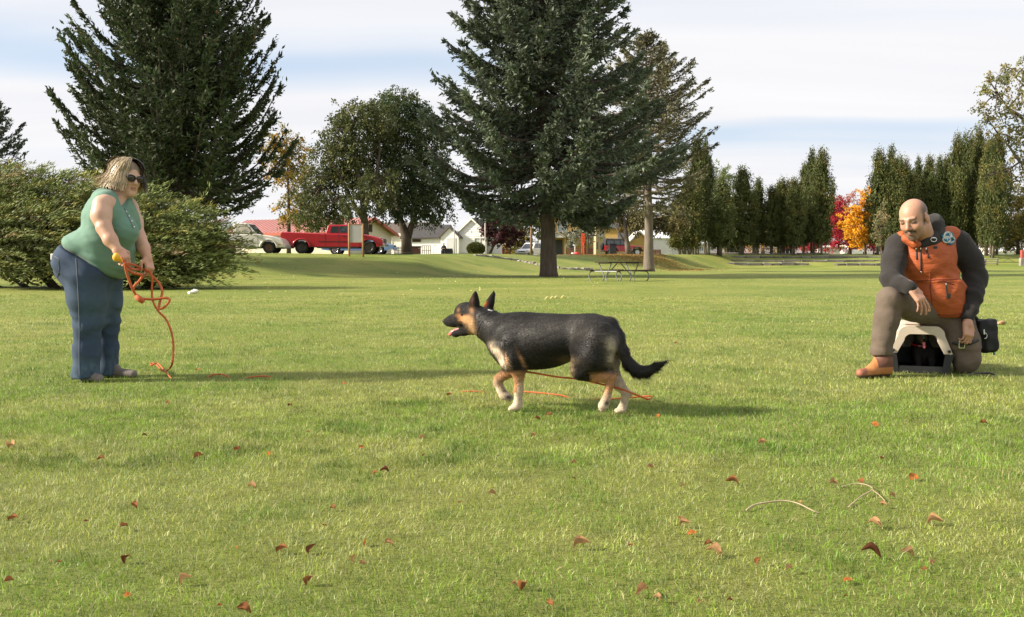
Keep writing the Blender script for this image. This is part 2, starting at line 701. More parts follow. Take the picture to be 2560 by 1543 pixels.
# ---- lawn: one sheet out to the horizon
ys = np.concatenate([np.linspace(-30, 0, 12), np.linspace(0.5, 20, 50), np.linspace(20.8, 130, 150), np.geomspace(134, 5500, 40)])
xs1 = np.concatenate([np.linspace(0, 12, 40), np.linspace(12.8, 90, 64), np.geomspace(95, 5000, 36)])
xs = np.concatenate([-xs1[::-1], xs1[1:]])
X, Y = np.meshgrid(xs, ys, indexing='ij')
Z = gz(X, Y)
V = np.stack([X, Y, Z], -1).reshape(-1, 3)
ny = len(ys)
ii, jj = np.meshgrid(np.arange(len(xs) - 1), np.arange(ny - 1), indexing='ij')
a = (ii * ny + jj).ravel()
Q = np.stack([a, a + ny, a + ny + 1, a + 1], 1)
lawn_m = bpy.data.materials.new('lawn_grass')
lawn_m.use_nodes = True
nt = lawn_m.node_tree
bs = nt.nodes['Principled BSDF']
bs.inputs['Roughness'].default_value = 0.75
bs.inputs['Specular IOR Level'].default_value = 0.2
geo = nt.nodes.new('ShaderNodeNewGeometry')


def lnoise(scale, detail=4, rough=0.6, sx=1, sy=1):
    mp = nt.nodes.new('ShaderNodeMapping')
    mp.inputs['Scale'].default_value = (sx, sy, 1)
    nt.links.new(geo.outputs['Position'], mp.inputs['Vector'])
    n = nt.nodes.new('ShaderNodeTexNoise')
    n.inputs['Scale'].default_value = scale
    n.inputs['Detail'].default_value = detail
    n.inputs['Roughness'].default_value = rough
    nt.links.new(mp.outputs[0], n.inputs['Vector'])
    return n.outputs['Fac']


def lmix(fac, a, b, lo=0.4, hi=0.6):
    mr = nt.nodes.new('ShaderNodeMapRange')
    mr.inputs['From Min'].default_value = lo
    mr.inputs['From Max'].default_value = hi
    nt.links.new(fac, mr.inputs['Value'])
    m = nt.nodes.new('ShaderNodeMix')
    m.data_type = 'RGBA'
    nt.links.new(mr.outputs[0], m.inputs['Factor'])
    for s_, v_ in (('A', a), ('B', b)):
        if isinstance(v_, tuple):
            m.inputs[s_].default_value = (*v_, 1)
        else:
            nt.links.new(v_, m.inputs[s_])
    return m.outputs['Result']


GREEN = (0.170, 0.225, 0.038)
YELLOW = (0.285, 0.295, 0.072)
DARKG = (0.120, 0.180, 0.030)
c1 = lmix(lnoise(0.28, 5, 0.62, 0.7, 1.0), GREEN, YELLOW, 0.36, 0.62)
c2 = lmix(lnoise(1.1, 4, 0.6, 0.55, 1.0), c1, DARKG, 0.56, 0.74)
c3 = lmix(lnoise(9.0, 5, 0.7), c2, (0.25, 0.24, 0.085), 0.58, 0.80)
c4 = lmix(lnoise(60.0, 3, 0.7), c3, (0.085, 0.115, 0.022), 0.55, 0.75)
nt.links.new(c4, bs.inputs['Base Color'])
bp = nt.nodes.new('ShaderNodeBump')
bp.inputs['Strength'].default_value = 0.9
bp.inputs['Distance'].default_value = 0.05
nt.links.new(lnoise(38.0, 5, 0.75), bp.inputs['Height'])
nt.links.new(bp.outputs[0], bs.inputs['Normal'])
lawn = np_mesh('lawn', V, Q, lawn_m, smooth=True)
lawn['kind'] = 'structure'

# ---- grass blades (nobody could count them: one object)
def blade_field(n, y0, y1, power):
    uu = rng.random(n)
    e = 2 - power
    y = (y0 ** e + uu * (y1 ** e - y0 ** e)) ** (1 / e)
    x = (rng.random(n) * 2 - 1) * (0.60 * y + 1.1)
    return x, y


def grass(name, n, y0, y1, power, hmul, wmul, seg2):
    x, y = blade_field(n, y0, y1, power)
    patch = vnoise(x, y * 1.2, 1, 0.50) * 0.52 + vnoise(x, y, 2, 0.17) * 0.48       # height / green patches
    dry = vnoise(x * 0.7, y, 3, 1.5) * 0.5 + vnoise(x, y, 4, 0.38) * 0.5
    tall = np.clip((patch - 0.60) * 7, 0, 1)
    h = (0.018 + 0.020 * rng.random(n) + 0.018 * tall * rng.random(n)) * hmul * 0.80
    h *= np.where(rng.random(n) < 0.02, 1.5, 1)
    w = (0.0017 + 0.0013 * rng.random(n)) * wmul * np.maximum(1, (y / 3.2)) ** 0.55
    az = rng.random(n) * 2 * math.pi
    comb = vnoise(x, y, 7, 0.4) * 2 * math.pi
    lean = np.clip(rng.gamma(2.0, 0.27, n), 0, 1.3)
    ldir = np.where(rng.random(n) < 0.22, comb, rng.random(n) * 2 * math.pi)
    lx, ly = np.cos(ldir) * lean, np.sin(ldir) * lean
    z = gz(x, y) - 0.004
    sx, sy = np.cos(az), np.sin(az)
    b = np.stack([x, y, z], 1)
    s = np.stack([sx, sy, np.zeros(n)], 1) * (w * 0.5)[:, None]
    up = np.stack([lx, ly, np.ones(n)], 1)
    up /= np.linalg.norm(up, axis=1, keepdims=True)
    up2 = np.stack([lx * 2.4, ly * 2.4, np.ones(n) * 0.75], 1)
    up2 /= np.linalg.norm(up2, axis=1, keepdims=True)
    mid = b + up * (h * 0.55)[:, None]
    tip = mid + up2 * (h * 0.55)[:, None]
    tip[:, 2] = np.maximum(tip[:, 2], z + 0.004)
    # colour of the blade itself
    base = np.empty((n, 3))
    g1 = np.array([0.185, 0.295, 0.036])
    g2 = np.array([0.095, 0.185, 0.022])
    y1_ = np.array([0.325, 0.355, 0.066])
    st = np.array([0.42, 0.38, 0.17])
    bl = np.array([0.24, 0.315, 0.12])
    t = np.clip((dry - 0.34) * 3.6, 0, 1)[:, None]
    base[:] = g1 * (1 - t) + y1_ * t
    base = base * (1 - 0.75 * tall[:, None]) + g2 * 0.75 * tall[:, None]
    r = rng.random(n)
    pst = 0.05 + 0.11 * t[:, 0]
    base = np.where((r < pst)[:, None], st, base)
    base = np.where((r > 0.86)[:, None], bl, base)
    pale = np.array([0.41, 0.425, 0.20])
    base = np.where((rng.random(n) < (0.10 + 0.22 * t[:, 0]) * (1 - .8 * tall))[:, None], pale, base)
    cl_ = vnoise(x, y, 17, 0.10) * 0.5 + vnoise(x, y, 18, 0.045) * 0.5
    base *= (0.70 + 0.62 * rng.random(n))[:, None] * (0.50 + 1.06 * cl_)[:, None]
    if seg2:
        Vv = np.stack([b - s, b + s, mid + s * 0.8, mid - s * 0.8, tip], 1).reshape(-1, 3)
        k = np.arange(n)[:, None] * 5
        F4 = k + np.array([[0, 1, 2, 3]])
        F3 = k + np.array([[3, 2, 4]])
        C = np.repeat(base, 5, 0)
        fs = [F4, F3]
    else:
        Vv = np.stack([b - s, b + s, tip], 1).reshape(-1, 3)
        fs = [np.arange(3 * n).reshape(n, 3)]
        C = np.repeat(base, 3, 0)
    return Vv, fs, C


grass_m = mat('grass_blades', (0.1, 0.2, 0.03), rough=0.5, attr=True, transl=0.36, spec=0.35)
Va, Fa, Ca = grass('grass', 205000, 1.75, 6.2, 1.5, 1.0, 1.0, True)
Vb, Fb, Cb = grass('grass', 320000, 3.8, 22.0, 1.75, 1.25, 1.45, False)
Vc, Fc, Cc = grass('grass', 60000, 20.0, 52.0, 1.4, 1.2, 1.6, False)
off1 = len(Va)
off2 = off1 + len(Vb)
g = np_mesh('grass', np.concatenate([Va, Vb, Vc]), [Fa[0], Fa[1], Fb[0] + off1, Fc[0] + off2], grass_m, col=np.concatenate([Ca, Cb, Cc]))
tag(g, 'short autumn lawn grass with yellowish and dark green patches', 'grass', kind='stuff')

# ---- street on the plateau behind the crest
def strip(name, ts, d0, d1, m, dz):
    vs, fs = [], []
    for t in ts:
        c = float(np.interp(t, _t, _crest))
        for d in np.linspace(d0, d1, 6):
            Yy = c + d
            vs.append((t * Yy, Yy, float(gz(t * Yy, Yy)) + dz))
    n = 6
    for i in range(len(ts) - 1):
        for k in range(n - 1):
            fs.append((i * n + k, (i + 1) * n + k, (i + 1) * n + k + 1, i * n + k + 1))
    o = np_mesh(name, vs, np.array(fs), m)
    o['kind'] = 'structure'
    return o


asphalt = mat('pale_asphalt', (0.20, 0.195, 0.19), 0.9, var=0.25, scale=1.5, bump=0.2, bscale=60)
concrete = mat('concrete', (0.36, 0.35, 0.33), 0.9, var=0.15, scale=2, bump=0.15, bscale=50)
strip('road', np.linspace(-0.9, 0.16, 60), 1.6, 11.0, asphalt, 0.02)
strip('pavement', np.linspace(-0.9, 0.16, 60), 11.0, 12.6, concrete, 0.14)

# ---- worn edge of stones running down the slope
edge_pts = [ground(px, py) for px, py in [(1186, 639), (1215, 641.5), (1245, 645), (1290, 651.5), (1330, 660), (1360, 666), (1400, 671.5), (1440, 674.5), (1480, 676)]]
stone_m = mat('weathered_stone', (0.30, 0.27, 0.23), 0.9, var=0.35, scale=3, bump=0.8, bscale=9, obj_random=0.25)
edging = thing('path_edging', 'low edging of pale stones running down the grassy slope', 'edging', edge_pts[0])
ep = [np.array(p) for p in edge_pts]
seglen = [np.linalg.norm(ep[i + 1] - ep[i]) for i in range(len(ep) - 1)]
tot = sum(seglen)
nst = 34
for k in range(nst):
    s_ = (k + 0.5) / nst * tot
    i = 0
    while s_ > seglen[i] and i < len(seglen) - 1:
        s_ -= seglen[i]
        i += 1
    p = ep[i] + (ep[i + 1] - ep[i]) * (s_ / seglen[i])
    d = ep[i + 1] - ep[i]
    hh = rng.uniform(0.06, 0.13)
    b = MB().box((0, 0, 0), (tot / nst * rng.uniform(0.8, 0.97), rng.uniform(0.28, 0.45), hh * 2))
    b.v = [tuple(np.array(q) * (1 + rng.uniform(-0.12, 0.12, 3))) for q in b.v]
    o = b.build('stone', stone_m, edging, bevel=0.02, seg=1)
    o.location = [float(q) for q in (np.array([p[0], p[1], float(gz(p[0], p[1])) + hh * 0.3]) - ep[0])]
    o.rotation_euler = (0, 0, math.atan2(d[1], d[0]))

# ---- stone terraces at the back of the lawn
def terrace(pxa, pxb, pyb, Yd, h, label, dark_end=True):
    za = P(pxa, pyb, Yd)[2]
    x0, x1 = (pxa - 1280) / F * Yd, (pxb - 1280) / F * Yd
    org = np.array([x0, Yd, za])
    t = thing('terrace_wall', label, 'stone wall', org, group='low stone terrace walls')
    x = 0.0
    while x < x1 - x0:
        w = rng.uniform(0.9, 2.1)
        hh = h * rng.uniform(0.82, 1.12)
        dd = rng.uniform(0.7, 1.0)
        b = MB().box((w / 2, dd / 2, hh / 2 - 0.15), (w * 0.97, dd, hh + 0.3))
        b.v = [(q[0] + rng.uniform(-.05, .05), q[1] + rng.uniform(-.06, .06), q[2] + rng.uniform(-.05, .05)) for q in b.v]
        o = b.build('stone', terr_m, t, bevel=0.05, seg=1)
        o.location = (x, 0.18 * math.sin(x * 0.35) + (x / (x1 - x0) - 0.5) ** 2 * 2, 0)
        x += w
    return t


terr_m = mat('terrace_stone', (0.15, 0.135, 0.115), 0.95, var=0.45, scale=1.3, bump=0.9, bscale=5, obj_random=0.3)
terrace(1812, 2010, 665.5, 96.0, 0.36, 'lowest short stone terrace wall in front of the longer ones')
terrace(1766, 2245, 655.5, 99.0, 0.24, 'long thin stone terrace wall just above the short lowest one')
terrace(1718, 2300, 648.5, 102.0, 0.36, 'longest and tallest dark stone terrace wall, second from the top')
terrace(1742, 2060, 636.5, 106.0, 0.18, 'topmost low stone ledge at the feet of the columnar trees')
terrace(2095, 2330, 664.0, 95.5, 0.22, 'low light topped stone wall behind the young staked tree')

# ---- far hill
hill_m = mat('hazy_dry_hillside', (0.235, 0.205, 0.20), 0.95, col2=(0.16, 0.16, 0.155), scale=0.02, bump=0.6, bscale=0.05)  # base colour greyed to imitate distance haze over dry scrub
hx = np.linspace(-2200, 2600, 120)
hv, hf = [], []
prof = [(0, 0.0), (60, 0.25), (160, 0.62), (280, 0.92), (380, 1.0), (600, 0.9)]
for i, x in enumerate(hx):
    top = (78 if x > 350 else 78 - 60 * min(1, (350 - x) / 300)) + 22 * math.sin(x * 0.0016 + 0.4) + 6 * math.sin(x * 0.011) + 4 * math.sin(x * 0.031 + 1)
    for d, k in prof:
        hv.append((x, 1500 + d + 25 * math.sin(x * 0.006 + d * 0.02), 1.0 + top * k * (1 + 0.05 * math.sin(x * 0.02 + d))))
n = len(prof)
for i in range(len(hx) - 1):
    for k in range(n - 1):
        hf.append((i * n + k, (i + 1) * n + k, (i + 1) * n + k + 1, i * n + k + 1))
hill = np_mesh('hills', hv, np.array(hf), hill_m, smooth=True)
hill['kind'] = 'structure'
# ================================================================== TREES
def mk_foliage(name, transl=0.22, rough=0.6):
    return mat(name, (0.1, 0.15, 0.05), rough=rough, attr=True, transl=transl, spec=0.25, var=0.22, scale=0.55)


fol_spruce = mk_foliage('spruce_needles', 0.16, 0.55)
fol_leaf = mk_foliage('broad_leaves', 0.30)
fol_thuja = mk_foliage('scale_foliage', 0.12)
bark_m = mat('bark', (0.105, 0.078, 0.058), 0.95, var=0.45, scale=3.0, bump=1.0, bscale=7, stretch=(3, 3, 0.6))
bark_pale = mat('pale_bark', (0.17, 0.14, 0.11), 0.95, var=0.35, scale=3.0, bump=1.0, bscale=7, stretch=(3, 3, 0.6))
cone_m = mat('spruce_cones', (0.24, 0.11, 0.045), 0.8, var=0.3, scale=6)


class Crown:
    def __init__(s):
        s.V, s.Q, s.C, s.n = [], [], [], 0

    def add(s, c, u, l, w, col, rng, flat=None):
        V, Q = leaves(np.asarray(c), np.asarray(u), l, w, rng, flat)
        s.V.append(V)
        s.Q.append(Q + s.n)
        s.n += len(V)
        s.C.append(np.repeat(np.broadcast_to(np.asarray(col), (len(c), 3)), 4, 0))

    def build(s, name, m, parent):
        return np_mesh(name, np.concatenate(s.V), np.concatenate(s.Q), m, parent, np.concatenate(s.C))


def interp(x, pts):
    return float(np.interp(x, [p[0] for p in pts], [p[1] for p in pts]))


def trunk_mb(H, r0, flare=1.35, lean=(0, 0), n=12, wob=0.05, seed=0, taper=0.9):
    rg = random.Random(seed)
    pts, rr = [], []
    for i in range(12):
        t = i / 11
        pts.append((lean[0] * t + rg.uniform(-wob, wob) * (i > 0), lean[1] * t + rg.uniform(-wob, wob) * (i > 0), H * t - 0.15 * (i == 0)))
        rr.append(r0 * (1 - taper * t) * (1 + (flare - 1) * math.exp(-t * H / 0.35)))
    pts.insert(1, (lean[0] * 0.015, 0, 0.28))
    rr.insert(1, r0 * (1 + (flare - 1) * 0.35))
    mb = MB()
    mb.tube(pts, rr, n)
    return mb


def spruce(root, H, h0, prof, nb, seed, tone, r0, lean=(0, 0), upturn=0.30, e_top=0.55, e_bot=-0.20, dens=1.0, bark=None, sprig=0.24, cones=0, hang=0.5, trunk_clear=True):
    rg = np.random.default_rng(seed)
    tr = trunk_mb(H * 0.98, r0, lean=lean, seed=seed)
    wood = MB()
    cr = Crown()
    tone = np.array(tone)
    ga = 2.39996
    cone_mb = MB()
    for i in range(nb):
        f = ((i + rg.random()) / nb) ** 0.92
        h = h0 + (H - h0 - 0.2) * f
        az = i * ga + rg.normal() * 0.35
        L = interp(h, prof) * rg.uniform(0.80, 1.07)
        if L < 0.25:
            L = 0.25
        e0 = e_bot + (e_top - e_bot) * f + rg.normal() * 0.07
        up = upturn * rg.uniform(0.6, 1.4)
        ca, sa = math.cos(az), math.sin(az)
        bx, by = lean[0] * h / H, lean[1] * h / H
        bend = rg.normal() * 0.12

        def pt(s):
            s = np.asarray(s)
            rr = L * s
            lat = bend * L * s * s
            z = h + L * (e0 * s - 0.34 * s * (1 - s) + up * s ** 3)
            return np.stack([bx + ca * rr - sa * lat, by + sa * rr + ca * lat, z], -1)
        ss = np.linspace(0, 1, 6)
        wood.tube(pt(ss), [max(0.012, 0.045 * L ** 0.6 * (1 - 0.85 * q)) for q in ss], 5, caps=False)
        nt_ = max(5, int((7 + L * 6.5) * dens))
        s = np.sort(rg.random(nt_) ** 0.75 * 0.97 + 0.03)
        s = np.clip(s, 0.12, 1)
        side = np.where(rg.random(nt_) < 0.5, 1.0, -1.0)
        tan = pt(np.minimum(s + 0.03, 1.03)) - pt(s)
        tan /= np.linalg.norm(tan, axis=1, keepdims=True)
        lat = np.stack([-sa * np.ones(nt_), ca * np.ones(nt_), np.zeros(nt_)], 1) * side[:, None]
        hg = rg.random(nt_) * hang
        d = tan * 0.75 + lat * (0.85 * (1 - hg))[:, None] - np.array([0, 0, 1.0]) * hg[:, None] + rg.normal(size=(nt_, 3)) * 0.12
        d /= np.linalg.norm(d, axis=1, keepdims=True)
        tl = (0.30 + 0.30 * min(L, 3.8) * (1 - s) + 0.12 * rg.random(nt_)) * rg.uniform(0.7, 1.15, nt_)
        tl = np.where(s > 0.93, tl * 0.8, tl)
        m = 7 if dens < 1.2 else 8
        k = (np.arange(m) + 0.6) / m
        base = pt(s)
        C = base[:, None, :] + d[:, None, :] * (tl[:, None] * k[None])[..., None]
        C = C + np.array([0, 0, 1.0]) * (0.10 * tl[:, None] * k[None] ** 2)[..., None]
        C = C + rg.normal(size=C.shape) * 0.05
        U = d[:, None, :] + rg.normal(size=C.shape) * 0.45 + np.array([0, 0, 0.18])
        n_ = nt_ * m
        clump = rg.uniform(0.72, 1.25)
        tipf = (s[:, None] * 0.5 + k[None] * 0.5).reshape(-1)
        col = tone[None] * (clump * rg.uniform(0.7, 1.3, n_))[:, None]
        new = (rg.random(n_) < 0.35 * tipf)[:, None]
        col = np.where(new, col * np.array([1.35, 1.35, 1.30]), col)
        cr.add(C.reshape(-1, 3), U.reshape(-1, 3), sprig * rg.uniform(0.6, 1.25, n_), sprig * 0.30 * rg.uniform(0.7, 1.3, n_), col, rg)
        # dense tip of the branch
        q = 10
        st = rg.uniform(0.86, 1.03, q)
        Ct = pt(st) + rg.normal(size=(q, 3)) * 0.07
        tt = pt(np.array([1.0])) - pt(np.array([0.9]))
        cr.add(Ct, tt / np.linalg.norm(tt) + rg.normal(size=(q, 3)) * 0.4 + np.array([0, 0, 0.25]), sprig, sprig * 0.4, tone * clump * 1.1, rg)
        if cones and h > H * 0.36 and rg.random() < cones and s[-1] > 0.8:
            for _ in range(rg.integers(2, 6)):
                p = pt(rg.uniform(0.72, 0.99)) + rg.normal(size=3) * np.array([0.18, 0.18, 0.05])
                l_ = rg.uniform(0.13, 0.2)
                cone_mb.tube([p, p - np.array([0, 0, l_ * 0.5]), p - np.array([0, 0, l_])], [0.02, 0.045, 0.012], 5)
    # leader
    q = 40
    zt = rg.uniform(H - 1.2, H + 0.25, q)
    cr.add(np.stack([lean[0] + rg.normal(size=q) * 0.1, lean[1] + rg.normal(size=q) * 0.1, zt], 1), rg.normal(size=(q, 3)) * 0.5 + np.array([0, 0, 0.8]), sprig, sprig * 0.4, tone, rg)
    tr.build('trunk', bark or bark_m, root, smooth=True)
    wood.build('branches', bark or bark_m, root, smooth=True, recalc=False)
    cr.build('crown', fol_spruce, root)
    if cone_mb.v:
        o = cone_mb.build('cones', cone_m, root, recalc=False)
        o['kind'] = 'stuff'
    return root


def broad(root, H, trunks, clusters, nleaf, lsize, tones, seed, droop=0.2, bark=None, m=None, rad_tw=0.05, hole=0.0, limb=True):
    """broad-leaved tree. trunks: lists of (points, r0, r1); clusters: (centre, radii)"""
    rg = np.random.default_rng(seed)
    tr = MB()
    for pts, ra, rb in trunks:
        pts = [np.array(p, float) for p in pts]
        tr.tube(pts, list(np.linspace(ra, rb, len(pts))), 10)
    cr = Crown()
    tones = np.array(tones)
    ends = [np.array(t[0][-1], float) for t in trunks] + [np.array(t[0][len(t[0]) // 2], float) for t in trunks]
    vol = np.array([c[1][0] * c[1][1] * c[1][2] for c in clusters]) ** 0.72
    cnt = (nleaf * vol / vol.sum()).astype(int)
    for (c, r), n in zip(clusters, cnt):
        c = np.array(c, float)
        r = np.array(r, float)
        e = min(ends, key=lambda q: np.linalg.norm(q - c))
        if limb:
            midp = (e + c) / 2 + rg.normal(size=3) * 0.15 + np.array([0, 0, 0.1])
            tr.tube([e, midp, c + (c - e) * 0.15], [rad_tw * 1.3, rad_tw, rad_tw * 0.35], 6)
        nt_ = max(6, n // 26)
        d = rg.normal(size=(nt_, 3))
        d /= np.linalg.norm(d, axis=1, keepdims=True)
        rr = rg.random(nt_) ** 0.42
        tc_ = c + d * r * rr[:, None]
        for kk in range(0, nt_, 3):
            tr.tube([c + (tc_[kk] - c) * 0.1, c + (tc_[kk] - c) * 0.55 + rg.normal(size=3) * 0.05, tc_[kk]], [rad_tw * 0.42, rad_tw * 0.3, 0.008], 4, caps=False)
        per = max(1, n // nt_)
        spread = 0.26 * float(r.mean()) ** 0.6
        u = d * 0.7 + rg.normal(size=(nt_, 3)) * 0.5 - np.array([0, 0, droop])
        k = rg.random((nt_, per))
        ctone = tones[rg.integers(0, len(tones), nt_)] * rg.uniform(0.75, 1.25, (nt_, 1))
        C = tc_[:, None] + u[:, None] * (k * spread * 2.0)[..., None] + rg.normal(size=(nt_, per, 3)) * spread * np.array([0.5, 0.5, 0.42]) - np.array([0, 0, 1.0]) * (droop * spread * 2 * k ** 2)[..., None]
        U = u[:, None] + rg.normal(size=C.shape) * 0.7 - np.array([0, 0, droop])
        n_ = nt_ * per
        colr = np.repeat(ctone, per, 0) * rg.uniform(0.75, 1.3, (n_, 1))
        cr.add(C.reshape(-1, 3), U.reshape(-1, 3), lsize * rg.uniform(0.7, 1.3, n_), lsize * 0.55 * rg.uniform(0.7, 1.3, n_), colr, rg)
    tr.build('trunk', bark or bark_m, root, smooth=True, recalc=False)
    cr.build('crown', m or fol_leaf, root)
    return root


def clump_set(n, c, r, rr, seed, bottom=-0.6):
    rg = np.random.default_rng(seed)
    out = []
    while len(out) < n:
        d = rg.normal(size=3)
        d /= np.linalg.norm(d)
        if d[2] < bottom:
            continue
        k = rg.random() ** 0.5 * 0.82
        q = rr * rg.uniform(0.7, 1.25)
        out.append((np.array(c) + d * np.array(r) * k, (q, q, q * 0.8)))
    return out


# ---- left spruce
p = at(452, 45)
t = thing('spruce_tree', 'dark green spruce with upswept branch tips and brown cones behind the juniper', 'tree', p)
spruce(t, 19.5, 2.9, [(2.9, 4.2), (3.6, 5.3), (6, 5.2), (9, 4.5), (13, 3.2), (16.5, 1.8), (19.5, 0.2)], 330, 11, (0.056, 0.076, 0.034), 0.34, upturn=0.50, e_bot=-0.10, e_top=0.35, dens=1.7, cones=0.4, sprig=0.29, hang=0.6)
# ---- middle blue spruce
p = at(1372, 47)
t = thing('spruce_tree', 'big blue green spruce in the middle with a bare lower trunk', 'tree', p)
spruce(t, 24.0, 3.5, [(3, 2.6), (4.0, 4.9), (5.6, 7.0), (7.5, 6.3), (10, 5.1), (14, 3.9), (19, 2.4), (24, 0.2)], 350, 23, (0.105, 0.130, 0.086), 0.40, lean=(-0.9, 0), upturn=0.20, e_bot=-0.24, e_top=0.35, dens=1.75, sprig=0.31, hang=0.85, cones=0.05)
# ---- thin conifer on the right
p = at(1622, 65)
t = thing('conifer_tree', 'thin brownish conifer with a pale straight trunk and sparse top', 'tree', p)
spruce(t, 16.6, 4.6, [(4, 2.4), (6, 4.6), (9, 4.6), (12, 3.9), (14.5, 1.9), (16.6, 0.2)], 135, 37, (0.135, 0.130, 0.074), 0.36, lean=(-0.3, 0), upturn=0.10, e_bot=0.0, e_top=0.45, dens=1.25, bark=bark_pale, sprig=0.26, hang=0.65)

# ---- dark tree cut by the left edge
p = at(-22, 60)
t = thing('spruce_tree', 'dark spruce cut off by the left edge behind the juniper', 'tree', p)
spruce(t, 9.6, 2.0, [(2, 2.6), (5, 2.4), (7.5, 1.9), (9.6, 0.5)], 80, 41, (0.045, 0.064, 0.034), 0.22, upturn=0.3, sprig=0.28)

# ---- broad-leaved pair behind the pickups
def up_at(px, Y, pts):
    """pixel outline -> local coordinates at distance Y"""
    o = at(px, Y)
    return [tuple(P(a, b, Y + c) - o) for a, b, c in pts]


p = at(905, 72)
t = thing('leafy_tree', 'airy olive green tree with upright limbs behind the red pickup', 'tree', p)
q = lambda a, b, c=0: tuple(P(a, b, 72 + c) - p)
tr_ = [([q(915, 640), q(912, 560), q(905, 480), q(890, 400), q(880, 330)], 0.34, 0.08), ([q(912, 560), q(880, 500), q(850, 440), q(815, 380)], 0.16, 0.05), ([q(910, 520), q(940, 450), q(950, 370), q(940, 300)], 0.18, 0.05), ([q(905, 500), q(850, 490), q(800, 470)], 0.1, 0.04)]
cl = []
for a, b, r_ in [(895, 300, 1.5), (850, 330, 1.5), (935, 290, 1.5), (960, 330, 1.4), (825, 380, 1.5), (880, 375, 1.6), (930, 380, 1.6), (800, 440, 1.5), (850, 440, 1.5), (905, 450, 1.4), (950, 450, 1.4), (790, 500, 1.4), (835, 505, 1.2), (880, 510, 1.0), (770, 525, 1.1), (820, 530, .9), (945, 500, 1.1), (760, 480, 1.0), (865, 275, 1.0), (960, 520, .8), (765, 550, .8), (815, 550, .8), (850, 540, .7), (785, 570, .6), (920, 510, .8), (880, 410, 1.4)]:
    cl.append((q(a, b, random.Random(a + b).uniform(-2.2, 2.2)), (r_, r_, r_ * 0.85)))
broad(t, 12, tr_, cl, 30000, 0.22, [(0.090, 0.105, 0.034), (0.115, 0.120, 0.040), (0.075, 0.092, 0.032)], 51, droop=0.5)

p = at(1028, 76)
t = thing('leafy_tree', 'denser dark green tree with a forked trunk left of the white house', 'tree', p)
q = lambda a, b, c=0: tuple(P(a, b, 76 + c) - p)
tr_ = [([q(1018, 636), q(1015, 590), q(1000, 550), q(990, 480), q(985, 400)], 0.5, 0.1), ([q(1018, 600), q(1030, 560), q(1050, 500), q(1060, 400)], 0.32, 0.08), ([q(1004, 560), q(975, 500), q(965, 430)], 0.16, 0.06)]
cl = []
for a, b, r_ in [(965, 265, 1.3), (1000, 255, 1.5), (1040, 285, 1.5), (960, 320, 1.5), (1010, 320, 1.7), (1060, 340, 1.6), (980, 390, 1.6), (1030, 400, 1.7), (1080, 330, 1.3), (1085, 400, 1.5), (965, 450, 1.4), (1010, 460, 1.6), (1060, 470, 1.6), (1095, 470, 1.4), (980, 500, 1.1), (1030, 500, 1.2), (1080, 505, 1.2), (1105, 530, 0.9), (1050, 535, .8), (985, 530, .7), (1080, 545, .7), (1010, 530, .7)]:
    cl.append((q(a, b, random.Random(a * 3 + b).uniform(-2.4, 2.4)), (r_, r_, r_ * 0.85)))
broad(t, 12, tr_, cl, 32000, 0.22, [(0.050, 0.078, 0.028), (0.064, 0.092, 0.032), (0.078, 0.100, 0.034)], 53, droop=0.45)

# ---- yellow tree showing behind the left spruce
p = at(722, 85)
t = thing('autumn_tree', 'yellow leaved autumn tree peeking out behind the left spruce', 'tree', p)
q = lambda a, b, c=0: tuple(P(a, b, 85 + c) - p)
cl = [(q(a, b, 0), (1.5, 1.5, 1.3)) for a, b in [(715, 350), (740, 385), (690, 360), (745, 430), (715, 410), (740, 475), (690, 420), (720, 520), (750, 545)]]
broad(t, 9, [([q(722, 640), q(722, 520), q(718, 400)], 0.22, 0.06)], cl, 6000, 0.26, [(0.36, 0.22, 0.03), (0.28, 0.19, 0.03), (0.18, 0.16, 0.04)], 57)

# ---- pale-trunked small tree on the leaf-strewn mound
p = at(1570, 84)
t = thing('leafy_tree', 'small olive brown tree with a pale forked trunk in front of the red off-roader', 'tree', p)
q = lambda a, b, c=0: tuple(P(a, b, 84 + c) - p)
cl = []
for a, b, r_ in [(1440, 535, 1.1), (1480, 520, 1.3), (1520, 530, 1.2), (1500, 550, .8), (1560, 530, 1.5), (1600, 545, 1.3), (1640, 540, 1.5), (1580, 550, 0.8), (1670, 550, 1.1), (1700, 540, 1.3), (1620, 560, .8), (1690, 570, .7)]:
    cl.append((q(a, b, random.Random(a + 7 * b).uniform(-1.5, 1.5)), (r_, r_, r_ * 0.75)))
broad(t, 6, [([q(1572, 641), q(1568, 610), q(1564, 580), q(1560, 545)], 0.30, 0.12), ([q(1562, 604), q(1550, 585), q(1535, 560)], 0.10, 0.05), ([q(1565, 585), q(1590, 560), q(1630, 548)], 0.11, 0.05)], cl, 11000, 0.25, [(0.130, 0.115, 0.048), (0.105, 0.105, 0.040), (0.165, 0.140, 0.055)], 61, droop=0.5, bark=bark_pale)

# ---- purple plum
p = at(1262, 104)
t = thing('plum_tree', 'rounded dark purple plum tree right of the white gabled house', 'tree', p)
q = lambda a, b, c=0: tuple(P(a, b, 104 + c) - p)
cl = [(q(a, b, c), (r_, r_, r_ * .8)) for a, b, c, r_ in [(1222, 560, 0, 1.2), (1245, 548, 0, 1.3), (1265, 555, -1, 1.2), (1235, 580, -1, 1.2), (1260, 580, 0, 1.3), (1280, 585, -.5, 1.1), (1295, 590, 0, .8), (1222, 590, 0, .9), (1275, 600, -1, .8), (1250, 600, -1, .9)]]
broad(t, 5, [([q(1222, 642), q(1232, 618), q(1252, 592)], 0.2, 0.08), ([q(1236, 612), q(1262, 600)], 0.1, 0.05)], cl, 6500, 0.26, [(0.060, 0.018, 0.024), (0.085, 0.024, 0.030), (0.050, 0.020, 0.022)], 67)

